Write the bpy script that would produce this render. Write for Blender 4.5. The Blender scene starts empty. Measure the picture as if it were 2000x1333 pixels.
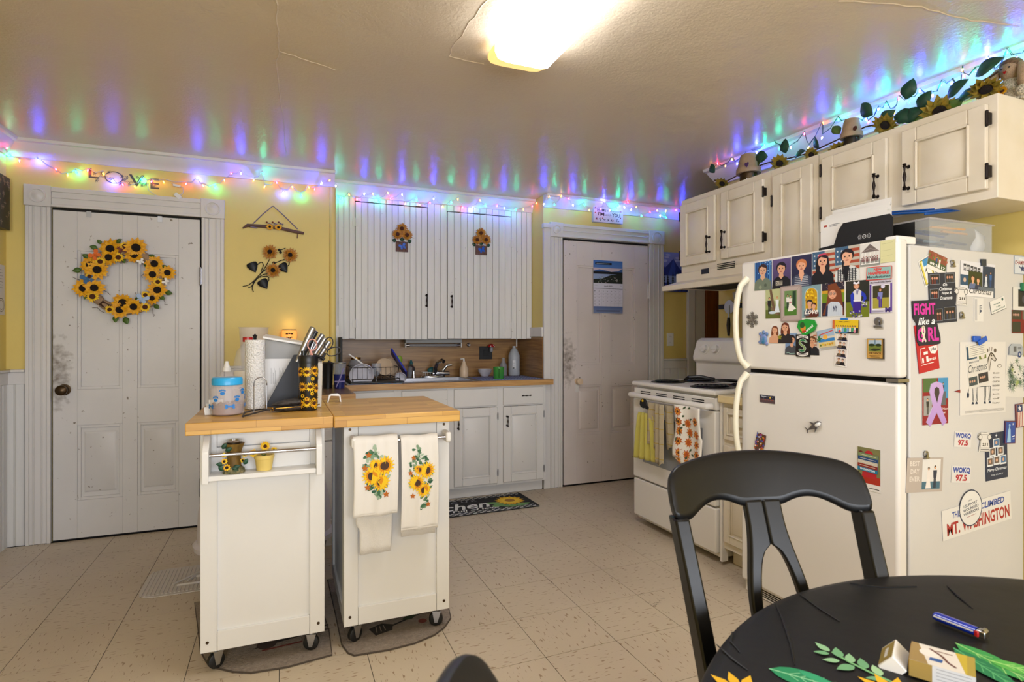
import bpy, bmesh, math, random
from mathutils import Vector, Matrix
random.seed(7)
R = math.radians
sc = bpy.context.scene
COL = sc.collection

# ---------------------------------------------------------------- camera, world, light, exposure
CAMH, FPX, HOR, YAW = 1.183, 1110.0, 661.0, R(22.07)
cd = bpy.data.cameras.new('camera')
cam = bpy.data.objects.new('camera', cd); COL.objects.link(cam)
cam.location = (0, 0, CAMH); cam.rotation_euler = (R(90), 0, -YAW)
cd.sensor_width = 36; cd.lens = FPX/2000*36; cd.shift_y = (HOR-666.5)/2000; cd.clip_start = .02
cd.dof.use_dof = True; cd.dof.focus_distance = 2.8; cd.dof.aperture_fstop = 9
sc.camera = cam
sc.view_settings.view_transform = 'Standard'; sc.view_settings.look = 'None'
sc.view_settings.gamma = 1; sc.view_settings.use_curve_mapping = False
sc.view_settings.exposure = 0.0
sc.cycles.use_denoising = True
sc.cycles.max_bounces = 7; sc.cycles.diffuse_bounces = 4; sc.cycles.glossy_bounces = 3
sc.cycles.transmission_bounces = 6; sc.cycles.transparent_max_bounces = 8
sc.cycles.sample_clamp_indirect = 4; sc.cycles.caustics_reflective = False; sc.cycles.caustics_refractive = False
w = bpy.data.worlds.new('world'); sc.world = w; w.use_nodes = True
w.node_tree.nodes['Background'].inputs[0].default_value = (.75, .86, 1, 1)
w.node_tree.nodes['Background'].inputs[1].default_value = 1.2
def area(name, loc, rot, sx, sy, power, col):
    l = bpy.data.lights.new(name, 'AREA'); l.shape = 'RECTANGLE'; l.size = sx; l.size_y = sy; l.energy = power; l.color = col
    o = bpy.data.objects.new(name, l); COL.objects.link(o); o.location = loc; o.rotation_euler = rot
    return o
# added fill lights at two unseen rear windows, cool as daylight, to flatten shading
area('rear_fill_right', (1.35, -2.33, 1.35), (R(90), 0, 0), 1.5, 1.3, 82, (.86, .91, 1))
area('rear_fill_left', (-.45, -2.33, 1.35), (R(90), 0, 0), 1.3, 1.3, 70, (.86, .91, 1))
LAMP = 18.5      # radiance of the ceiling lamp's diffuser
BULB = 1.0       # overall scale of the fairy lights

# ---------------------------------------------------------------- helpers
S_, C_ = math.sin(YAW), math.cos(YAW)
def ray(px, py):
    t = (px-1000)/FPX
    return Vector((S_+t*C_, C_-t*S_, (HOR-py)/FPX))
O_ = Vector((0, 0, CAMH))
def onX(px, py, X): r = ray(px, py); return O_+r*(X/r.x)
def onY(px, py, Y): r = ray(px, py); return O_+r*(Y/r.y)
def onZ(px, py, Z): r = ray(px, py); return O_+r*((Z-CAMH)/r.z)
def lin(h):
    if not isinstance(h, str): return tuple(h)[:3]
    h = h.lstrip('#'); o = []
    for i in (0, 2, 4):
        c = int(h[i:i+2], 16)/255
        o.append(c/12.92 if c <= .04045 else ((c+.055)/1.055)**2.4)
    return tuple(o)
def FY(x, z, y, rot=0): return Matrix(((1,0,0,x),(0,0,-1,y),(0,1,0,z),(0,0,0,1))) @ Matrix.Rotation(rot, 4, 'Z')
def FX(y, z, x, rot=0): return Matrix(((0,0,-1,x),(-1,0,0,y),(0,1,0,z),(0,0,0,1))) @ Matrix.Rotation(rot, 4, 'Z')
def FZ(x, y, z, rot=0): return Matrix.Translation((x, y, z)) @ Matrix.Rotation(rot, 4, 'Z')
def align(d, up=(0,0,1)):
    z = Vector(d).normalized(); u = Vector(up)
    if abs(z.dot(u)) > .99: u = Vector((1,0,0))
    x = u.cross(z).normalized(); y = z.cross(x)
    return Matrix((x, y, z)).transposed().to_4x4()

class MB:
    """collects faces; build() links them as one mesh object"""
    def __init__(s, mat=None, M=None): s.v=[]; s.f=[]; s.fm=[]; s.mats=[]; s.mat=mat; s.M=M or Matrix()
    def mi(s):
        if s.mat not in s.mats: s.mats.append(s.mat)
        return s.mats.index(s.mat)
    def add(s, vs, fs, M=None):
        T = s.M @ M if M else s.M; n = len(s.v); k = s.mi()
        s.v += [T @ Vector(p) for p in vs]
        for f in fs: s.f.append([n+i for i in f]); s.fm.append(k)
        return s
    def box(s, x0, x1, y0, y1, z0, z1, M=None):
        v = [(x,y,z) for z in (z0,z1) for y in (y0,y1) for x in (x0,x1)]
        return s.add(v, [(0,2,3,1),(4,5,7,6),(0,1,5,4),(2,6,7,3),(0,4,6,2),(1,3,7,5)], M)
    def frus(s, x0, x1, y0, y1, z0, z1, i, M=None, j=None):
        j = i if j is None else j
        v = [(x0,y0,z0),(x1,y0,z0),(x1,y1,z0),(x0,y1,z0),(x0+i,y0+j,z1),(x1-i,y0+j,z1),(x1-i,y1-j,z1),(x0+i,y1-j,z1)]
        return s.add(v, [(3,2,1,0),(4,5,6,7),(0,1,5,4),(1,2,6,5),(2,3,7,6),(3,0,4,7)], M)
    def lathe(s, prof, n=16, M=None, sx=1, sy=1):
        v=[]; f=[]
        for r, z in prof:
            for k in range(n): a = 2*math.pi*k/n; v.append((r*math.cos(a)*sx, r*math.sin(a)*sy, z))
        for i in range(len(prof)-1):
            for k in range(n): a=i*n+k; b=i*n+(k+1)%n; f.append((a,b,b+n,a+n))
        if prof[0][0] > 1e-6: f.append(tuple(range(n))[::-1])
        if prof[-1][0] > 1e-6: f.append(tuple((len(prof)-1)*n+k for k in range(n)))
        return s.add(v, f, M)
    def cyl(s, p0, p1, r0, r1=None, n=10):
        p0, p1 = Vector(p0), Vector(p1); r1 = r0 if r1 is None else r1
        return s.lathe([(r0,0),(r1,(p1-p0).length)], n, Matrix.Translation(p0) @ align(p1-p0))
    def ball(s, c, r, n=10, m=6, sc=(1,1,1), M=None):
        prof = [(max(r*math.sin(math.pi*i/m), 0 if i in (0,m) else 0), -r*math.cos(math.pi*i/m)) for i in range(m+1)]
        prof = [(max(a,1e-5), b) for a, b in prof]
        T = Matrix.Translation(Vector(c)) @ Matrix.Diagonal((*sc, 1))
        return s.lathe(prof, n, (M @ T) if M else T)
    def tube(s, pts, r, n=6, closed=False):
        pts = [Vector(p) for p in pts]; m = len(pts); v=[]; f=[]; up = None
        for i, p in enumerate(pts):
            a = pts[(i-1) % m] if (i or closed) else p; b = pts[(i+1) % m] if (i < m-1 or closed) else p
            t = (b-a); t = t.normalized() if t.length > 1e-9 else Vector((0,0,1))
            if up is None:
                up = Vector((0,0,1)) if abs(t.z) < .9 else Vector((1,0,0))
            x = up.cross(t); x = x.normalized() if x.length > 1e-6 else Vector((1,0,0)); y = t.cross(x); up = y if y.length > .1 else up
            rr = r[i] if isinstance(r, (list, tuple)) else r
            for k in range(n):
                q = 2*math.pi*k/n; v.append(p + x*(rr*math.cos(q)) + y*(rr*math.sin(q)))
        for i in range(m if closed else m-1):
            for k in range(n):
                a=i*n+k; b=i*n+(k+1)%n; c=((i+1)%m)*n+(k+1)%n; d=((i+1)%m)*n+k; f.append((a,b,c,d))
        if not closed: f.append(tuple(range(n))[::-1]); f.append(tuple((m-1)*n+k for k in range(n)))
        return s.add(v, f)
    def prism(s, pts, z0, z1, M=None):
        n = len(pts); v = [(x,y,z0) for x,y in pts]+[(x,y,z1) for x,y in pts]
        f = [tuple(range(n))[::-1], tuple(range(n,2*n))]+[(i,(i+1)%n,n+(i+1)%n,n+i) for i in range(n)]
        return s.add(v, f, M)
    def grid(s, P, th=0, closed=False):
        """P[i][j] points; th: thickness vector added for a back side"""
        a=len(P); b=len(P[0]); v=[p for r in P for p in r]; f=[]
        for i in range(a-1):
            for j in range(b-1 if not closed else b):
                f.append((i*b+j, i*b+(j+1)%b, (i+1)*b+(j+1)%b, (i+1)*b+j))
        return s.add(v, f)
    def build(s, name, parent=None, bevel=0, seg=2, sub=0, solid=0, angle=38, mesh_name=None, smooth=True):
        me = bpy.data.meshes.new(mesh_name or name)
        if parent is not None: base = WM.get(parent.name, Matrix())
        else:
            xs=[p.x for p in s.v]; ys=[p.y for p in s.v]; zs=[p.z for p in s.v]
            base = Matrix.Translation(((min(xs)+max(xs))/2, (min(ys)+max(ys))/2, min(zs)))
        inv = base.inverted()
        me.from_pydata([inv @ p for p in s.v], [], s.f)
        for m in s.mats: me.materials.append(MAT[m] if isinstance(m, str) else m)
        me.polygons.foreach_set('material_index', s.fm)
        if smooth:
            me.polygons.foreach_set('use_smooth', [True]*len(s.f)); me.update(); me.set_sharp_from_angle(angle=R(angle))
        me.validate(); 
        o = bpy.data.objects.new(name, me); COL.objects.link(o)
        if parent is not None: o.parent = parent
        else: o.matrix_basis = base
        WM[o.name] = base
        if solid:
            q = o.modifiers.new('solid', 'SOLIDIFY'); q.thickness = solid; q.offset = 0
        if sub:
            q = o.modifiers.new('sub', 'SUBSURF'); q.levels = sub; q.render_levels = sub
        if bevel:
            q = o.modifiers.new('bevel', 'BEVEL'); q.width = bevel; q.segments = seg; q.limit_method = 'ANGLE'; q.angle_limit = R(40)
        return o
WM = {}
def tag(o, label=None, cat=None, group=None, kind=None):
    if label: o['label'] = label
    if cat: o['category'] = cat
    if group: o['group'] = group
    if kind: o['kind'] = kind
    return o
def thing(name, label, cat, loc, group=None, rot=0):
    o = bpy.data.objects.new(name, None); COL.objects.link(o); o.empty_display_size = .05
    M = Matrix.Translation(Vector(loc)) @ Matrix.Rotation(rot, 4, 'Z'); o.matrix_basis = M; WM[o.name] = M
    return tag(o, label, cat, group)
def clone(o, M, parent=None, label=None):
    """copy of a thing with its parts (two levels)"""
    c = o.copy(); COL.objects.link(c)
    if parent is not None: c.parent = parent
    elif M is not None: c.matrix_basis = M
    WM[c.name] = M if M is not None else WM.get(o.name, Matrix())
    if label: c['label'] = label
    for ch in list(o.children):
        clone(ch, None, c)
    return c

# ---------------------------------------------------------------- materials
MAT = {}
def N(nt, t, **k):
    n = nt.nodes.new(t)
    for a, b in k.items(): setattr(n, a, b)
    return n
def mat(name, col, rough=.5, metal=0, spec=.5, bump=0, bs=40, var=0, vs=6, vcol=None, stretch=(1,1,1), emit=None, es=0,
        trans=0, ior=1.45, coat=0, sheen=0, alpha=1, spots=None, ss=90, sth=.68, detail=4):
    m = bpy.data.materials.new(name); m.use_nodes = True; nt = m.node_tree; b = nt.nodes['Principled BSDF']
    c = lin(col); b.inputs['Base Color'].default_value = (*c, 1); b.inputs['Roughness'].default_value = rough
    b.inputs['Metallic'].default_value = metal; b.inputs['Specular IOR Level'].default_value = spec
    b.inputs['IOR'].default_value = ior; b.inputs['Transmission Weight'].default_value = trans
    b.inputs['Coat Weight'].default_value = coat; b.inputs['Sheen Weight'].default_value = sheen
    b.inputs['Alpha'].default_value = alpha
    if emit: b.inputs['Emission Color'].default_value = (*lin(emit), 1); b.inputs['Emission Strength'].default_value = es
    tc = N(nt, 'ShaderNodeTexCoord'); mp = N(nt, 'ShaderNodeMapping'); mp.inputs['Scale'].default_value = stretch
    geo = N(nt, 'ShaderNodeNewGeometry'); nt.links.new(geo.outputs['Position'], mp.inputs[0])
    out = None
    if var:
        n = N(nt, 'ShaderNodeTexNoise'); n.inputs['Scale'].default_value = vs; n.inputs['Detail'].default_value = detail
        nt.links.new(mp.outputs[0], n.inputs[0])
        r = N(nt, 'ShaderNodeValToRGB'); r.color_ramp.elements[0].position = .32; r.color_ramp.elements[1].position = .68
        d = lin(vcol) if vcol else tuple(x*(1-var) for x in c)
        r.color_ramp.elements[0].color = (*d, 1); r.color_ramp.elements[1].color = (*c, 1)
        nt.links.new(n.outputs[0], r.inputs[0]); out = r.outputs[0]
    if spots:
        n = N(nt, 'ShaderNodeTexNoise'); n.inputs['Scale'].default_value = ss; n.inputs['Detail'].default_value = 3
        nt.links.new(geo.outputs['Position'], n.inputs[0])
        r = N(nt, 'ShaderNodeValToRGB'); r.color_ramp.elements[0].position = sth; r.color_ramp.elements[1].position = sth+.05
        nt.links.new(n.outputs[0], r.inputs[0])
        mx = N(nt, 'ShaderNodeMix', data_type='RGBA'); nt.links.new(r.outputs[0], mx.inputs[0])
        if out: nt.links.new(out, mx.inputs[6])
        else: mx.inputs[6].default_value = (*c, 1)
        mx.inputs[7].default_value = (*lin(spots), 1); out = mx.outputs[2]
    if out: nt.links.new(out, b.inputs['Base Color'])
    if bump:
        n = N(nt, 'ShaderNodeTexNoise'); n.inputs['Scale'].default_value = bs; n.inputs['Detail'].default_value = 3
        nt.links.new(mp.outputs[0], n.inputs[0]); bp = N(nt, 'ShaderNodeBump')
        bp.inputs['Strength'].default_value = min(1, bump*10) if bump < .1 else 1; bp.inputs['Distance'].default_value = .004 if bump < .1 else bump*.02
        bp.inputs['Strength'].default_value = bump if bump <= 1 else 1
        nt.links.new(n.outputs[0], bp.inputs['Height']); nt.links.new(bp.outputs[0], b.inputs['Normal'])
    MAT[name] = m; return m
mat('wall_yellow', '#dfc876', .55, var=.06, vs=3, bump=.15, bs=60)
mat('paint_white', '#d9d6d2', .42, var=.05, vs=5, bump=.08, bs=30, spots='#8d857a', ss=45, sth=.74)
mat('trim_white', '#d8d4d0', .45, var=.05, vs=9, bump=.1, bs=25, stretch=(1,1,.3))
mat('bead_white', '#dcdad6', .45, var=.07, vs=14, stretch=(3,3,.25), bump=.12, bs=30, spots='#8a8078', ss=60, sth=.73)
mat('cab_cream', '#e3d9c8', .38, var=.05, vs=7, vcol='#dbcfb9')
mat('cart_white', '#e2e1de', .35, var=.03, vs=3)
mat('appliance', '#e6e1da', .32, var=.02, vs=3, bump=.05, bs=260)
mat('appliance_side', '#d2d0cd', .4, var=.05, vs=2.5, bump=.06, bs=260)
mat('handle_cream', '#e6dfc6', .35)
mat('beige_laminate', '#e3cf9e', .4)
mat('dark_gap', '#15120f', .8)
mat('old_brass', '#4a3b2a', .35, .9)
mat('bronze', '#2a2320', .4, .8)
mat('chrome', '#c8c8cc', .18, 1)
mat('steel', '#a8a8aa', .36, 1)
mat('black_plastic', '#101012', .35)
mat('black_matte', '#0b0b0c', .6)
mat('rubber', '#141413', .55)
mat('white_plastic', '#e8e6e2', .35)
mat('paper', '#e9e6e1', .7)
mat('towel_white', '#e9e5de', .9, sheen=.3, bump=.5, bs=500)
mat('laminate', '#a9824f', .35, var=.3, vs=7, vcol='#7d5833', stretch=(.5,.5,9), bump=.03)
mat('laminate_top', '#94724c', .3, var=.3, vs=9, vcol='#6d4c34', stretch=(.6,6,6))
mat('laminate_edge', '#c69a60', .4, var=.25, vs=9, vcol='#a67a45', stretch=(.6,6,8))
mat('counter_dark', '#7b5b43', .3, var=.3, vs=9, vcol='#543b2b', stretch=(6,.6,6))
mat('lamp_diffuser', '#fff6e0', .5, emit=(.94,.95,1.0), es=LAMP)
mat('lamp_end', '#e8cf8f', .5, emit='#ffd27a', es=1.1)
mat('orange_wood', '#8a4a18', .35, var=.4, vs=6, vcol='#5f2c0c', stretch=(5,5,.5))
mat('black_paint', '#070708', .38, spec=.45, bump=.05, bs=30)
mat('cloth_black', '#121213', .5, spec=.35, var=.2, vs=20, bump=.25, bs=12)
mat('petal', '#edb012', .6, var=.3, vs=60, vcol='#d08c0a')
mat('petal_orange', '#c4821a', .55, var=.4, vs=90, vcol='#8c5608')
mat('petal_dull', '#a08024', .65, var=.5, vs=50, vcol='#6a6420')
mat('petal_bright', '#f2cf14', .6, var=.3, vs=90, vcol='#d99a08')
mat('seed', '#20130c', .8, bump=.8, bs=400)
mat('seed_brown', '#5a2f17', .8, bump=.8, bs=400)
mat('leaf', '#4c6b22', .55, var=.4, vs=40)
mat('leaf_dark', '#1c4a33', .5, var=.4, vs=30)
mat('metal_leaf', '#23262a', .5, .3, var=.3, vs=60)
mat('twig', '#4a2f20', .8, var=.4, vs=60)
mat('burlap', '#a5886a', .85, bump=.6, bs=300)
mat('driftwood', '#6d5049', .75, var=.4, vs=30, stretch=(.3,1,2))
mat('ribbon', '#776a80', .7)
mat('wire_white', '#c9c9d6', .5)
mat('wire_green', '#1d4a4a', .5)
mat('glass', '#ffffff', .03, trans=1, ior=1.45)
mat('clear_plastic', '#dfe4ea', .15, alpha=.24)
mat('frosted', '#e6dfe4', .25, alpha=.2)
mat('rug', '#a8998a', .95, var=.25, vs=80, bump=.8, bs=220)
mat('rug_edge', '#4c4239', .9)
mat('kibble', '#8a5a32', .85, var=.3, vs=70)
mat('blue_plastic', '#2ba3df', .3)
mat('concrete_grey', '#9d9d9c', .55)
mat('binder', '#26282f', .5)
mat('knife_block', '#c9c2b4', .45)
mat('terracotta', '#a08568', .75, var=.2, vs=30)
mat('wax', '#c78a24', .4)
mat('doll_cloth', '#b89b7c', .9, var=.2, vs=60, bump=.6, bs=300)
mat('fur', '#7d6148', .95, bump=1, bs=150)
mat('sink_steel', '#8f9199', .33, .95)
mat('stoneware', '#d8bfa2', .35)
mat('china', '#d9d8e2', .2)
mat('green_glaze', '#3f8a3c', .25)
mat('cobalt', '#14279a', .3)
mat('burner', '#17171b', .35, .4)
mat('oven_glass', '#8f9092', .12, spec=.8)
mat('yellow_cloth', '#cfc255', .9, sheen=.3, bump=.6, bs=350)
mat('cream_cloth', '#cdbb93', .95, sheen=.3, bump=.7, bs=300)
mat('tan_pot', '#d9bf6c', .45)
mat('stump', '#8a6b28', .6, var=.4, vs=50, vcol='#5c4416', stretch=(1,1,.3))
mat('moss', '#3d4a33', .8, var=.5, vs=60, vcol='#a09066', bump=.8, bs=150)
mat('mat_grey', '#c9c2bb', .6)
mat('red_plastic', '#b02020', .3)
mat('pink_plastic', '#d79a8e', .4)
mat('snow_metal', '#8f887c', .35, .9, bump=.8, bs=300)
mat('bin_white', '#c9c4cc', .4)

def wood_blocks():
    m = bpy.data.materials.new('butcher_block'); m.use_nodes = True; nt = m.node_tree; b = nt.nodes['Principled BSDF']
    g = N(nt, 'ShaderNodeNewGeometry'); br = N(nt, 'ShaderNodeTexBrick'); br.offset = .37; br.offset_frequency = 2
    br.inputs['Color1'].default_value = (*lin('#ddb25e'), 1); br.inputs['Color2'].default_value = (*lin('#bf8f40'), 1)
    br.inputs['Mortar'].default_value = (*lin('#9c7030'), 1); br.inputs['Scale'].default_value = 1
    br.inputs['Mortar Size'].default_value = .0006; br.inputs['Brick Width'].default_value = .22; br.inputs['Row Height'].default_value = .042
    sw = N(nt, 'ShaderNodeSeparateXYZ'); cb = N(nt, 'ShaderNodeCombineXYZ'); ad = N(nt, 'ShaderNodeMath', operation='ADD')
    nt.links.new(g.outputs['Position'], sw.inputs[0]); nt.links.new(sw.outputs[1], ad.inputs[0]); nt.links.new(sw.outputs[2], ad.inputs[1])
    nt.links.new(sw.outputs[0], cb.inputs[0]); nt.links.new(ad.outputs[0], cb.inputs[1]); nt.links.new(cb.outputs[0], br.inputs[0])
    mp = N(nt, 'ShaderNodeMapping'); mp.inputs['Scale'].default_value = (5, 60, 60); nt.links.new(g.outputs['Position'], mp.inputs[0])
    n = N(nt, 'ShaderNodeTexNoise'); n.inputs['Scale'].default_value = 1; nt.links.new(mp.outputs[0], n.inputs[0])
    mx = N(nt, 'ShaderNodeMix', data_type='RGBA', blend_type='MULTIPLY'); mx.inputs[0].default_value = .55
    r = N(nt, 'ShaderNodeValToRGB'); r.color_ramp.elements[0].color = (.55,.45,.35,1); r.color_ramp.elements[1].color = (1.15,1.1,1,1)
    nt.links.new(n.outputs[0], r.inputs[0]); nt.links.new(br.outputs[0], mx.inputs[6]); nt.links.new(r.outputs[0], mx.inputs[7])
    nt.links.new(mx.outputs[2], b.inputs['Base Color']); b.inputs['Roughness'].default_value = .35
    MAT['butcher_block'] = m
wood_blocks()
def tile_mat(name, st):
    m = bpy.data.materials.new(name); m.use_nodes = True; nt = m.node_tree; b = nt.nodes['Principled BSDF']
    g = N(nt, 'ShaderNodeNewGeometry'); mp = N(nt, 'ShaderNodeMapping'); mp.inputs['Scale'].default_value = st
    nt.links.new(g.outputs['Position'], mp.inputs[0])
    n = N(nt, 'ShaderNodeTexNoise'); n.inputs['Scale'].default_value = 1; n.inputs['Detail'].default_value = 1; nt.links.new(mp.outputs[0], n.inputs[0])
    r = N(nt, 'ShaderNodeValToRGB'); e = r.color_ramp.elements; e[0].position = .64; e[1].position = .70
    e[0].color = (*lin('#cdbfa8'), 1); e[1].color = (*lin('#9a8164'), 1)
    nt.links.new(n.outputs[0], r.inputs[0])
    n2 = N(nt, 'ShaderNodeTexNoise'); n2.inputs['Scale'].default_value = 2.2; nt.links.new(g.outputs['Position'], n2.inputs[0])
    r2 = N(nt, 'ShaderNodeValToRGB'); r2.color_ramp.elements[0].color = (.8,.76,.74,1); r2.color_ramp.elements[1].color = (1.03,1.02,1,1)
    nt.links.new(n2.outputs[0], r2.inputs[0]); mx = N(nt, 'ShaderNodeMix', data_type='RGBA', blend_type='MULTIPLY'); mx.inputs[0].default_value = 1
    nt.links.new(r.outputs[0], mx.inputs[6]); nt.links.new(r2.outputs[0], mx.inputs[7]); nt.links.new(mx.outputs[2], b.inputs['Base Color'])
    b.inputs['Roughness'].default_value = .38
    MAT[name] = m
tile_mat('vinyl_a', (28, 110, 1)); tile_mat('vinyl_b', (110, 28, 1))
def ceiling_mat():
    m = bpy.data.materials.new('ceiling_paint'); m.use_nodes = True; nt = m.node_tree; b = nt.nodes['Principled BSDF']
    b.inputs['Base Color'].default_value = (*lin('#cfc2b2'), 1); b.inputs['Roughness'].default_value = .33; b.inputs['Specular IOR Level'].default_value = .6
    g = N(nt, 'ShaderNodeNewGeometry'); n = N(nt, 'ShaderNodeTexNoise'); n.inputs['Scale'].default_value = 75; n.inputs['Detail'].default_value = 3
    n.inputs['Distortion'].default_value = .6
    n2 = N(nt, 'ShaderNodeTexNoise'); n2.inputs['Scale'].default_value = 6; n2.inputs['Detail'].default_value = 2
    for q in (n, n2): nt.links.new(g.outputs['Position'], q.inputs[0])
    a = N(nt, 'ShaderNodeMath', operation='MULTIPLY_ADD'); a.inputs[1].default_value = 3.0
    nt.links.new(n2.outputs[0], a.inputs[0]); nt.links.new(n.outputs[0], a.inputs[2])
    bp = N(nt, 'ShaderNodeBump'); bp.inputs['Strength'].default_value = .75; bp.inputs['Distance'].default_value = .0022
    nt.links.new(a.outputs[0], bp.inputs['Height']); nt.links.new(bp.outputs[0], b.inputs['Normal'])
    n3 = N(nt, 'ShaderNodeTexNoise'); n3.inputs['Scale'].default_value = 1.5; nt.links.new(g.outputs['Position'], n3.inputs[0])
    r = N(nt, 'ShaderNodeValToRGB'); r.color_ramp.elements[0].color = (*lin('#cbb99f'), 1); r.color_ramp.elements[1].color = (*lin('#d9cab2'), 1)
    nt.links.new(n3.outputs[0], r.inputs[0]); nt.links.new(r.outputs[0], b.inputs['Base Color'])
    MAT['ceiling_paint'] = m
ceiling_mat()
def grimy_door(name, col, x0, z0, rad):
    """old paint with a hand-worn grimy patch beside the knob at world (x0, z0)"""
    mat(name, col, .45, var=.05, vs=5, bump=.12, bs=25, spots='#7d7264', ss=38, sth=.7)
    m = MAT[name]; nt = m.node_tree; b = nt.nodes['Principled BSDF']
    src = b.inputs['Base Color'].links[0].from_socket
    g = N(nt, 'ShaderNodeNewGeometry'); sp = N(nt, 'ShaderNodeSeparateXYZ'); nt.links.new(g.outputs['Position'], sp.inputs[0])
    def mth(op, a, b_):
        q = N(nt, 'ShaderNodeMath', operation=op)
        for i, z in enumerate((a, b_)):
            if isinstance(z, (int, float)): q.inputs[i].default_value = z
            else: nt.links.new(z, q.inputs[i])
        return q.outputs[0]
    dx = mth('MULTIPLY', mth('SUBTRACT', sp.outputs[0], x0), 1/rad); dz = mth('MULTIPLY', mth('SUBTRACT', sp.outputs[2], z0), 1/(rad*3.2))
    d = mth('ADD', mth('MULTIPLY', dx, dx), mth('MULTIPLY', dz, dz))
    n = N(nt, 'ShaderNodeTexNoise'); n.inputs['Scale'].default_value = 28; n.inputs['Detail'].default_value = 6; nt.links.new(g.outputs['Position'], n.inputs[0])
    k = mth('SUBTRACT', mth('MULTIPLY', n.outputs[0], 1.9), mth('ADD', d, .5))
    r = N(nt, 'ShaderNodeValToRGB'); r.color_ramp.elements[0].position = 0; r.color_ramp.elements[1].position = .75
    nt.links.new(k, r.inputs[0]); mx = N(nt, 'ShaderNodeMix', data_type='RGBA'); nt.links.new(r.outputs[0], mx.inputs[0])
    nt.links.new(src, mx.inputs[6]); mx.inputs[7].default_value = (*lin('#7c7167'), 1); nt.links.new(mx.outputs[2], b.inputs['Base Color'])
grimy_door('door_paint_a', '#d3d0cd', -1.2, .98, .1)
grimy_door('door_paint_b', '#d6cbc6', 2.12, 1.0, .1)
def print_mat():
    m = bpy.data.materials.new('print'); m.use_nodes = True; nt = m.node_tree; b = nt.nodes['Principled BSDF']
    a = N(nt, 'ShaderNodeVertexColor'); a.layer_name = 'Col'; nt.links.new(a.outputs[0], b.inputs['Base Color']); b.inputs['Roughness'].default_value = .38
    MAT['print'] = m
    m = m.copy(); m.name = 'print_cloth'; m.node_tree.nodes['Principled BSDF'].inputs['Roughness'].default_value = .85; MAT['print_cloth'] = m
print_mat()

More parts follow.
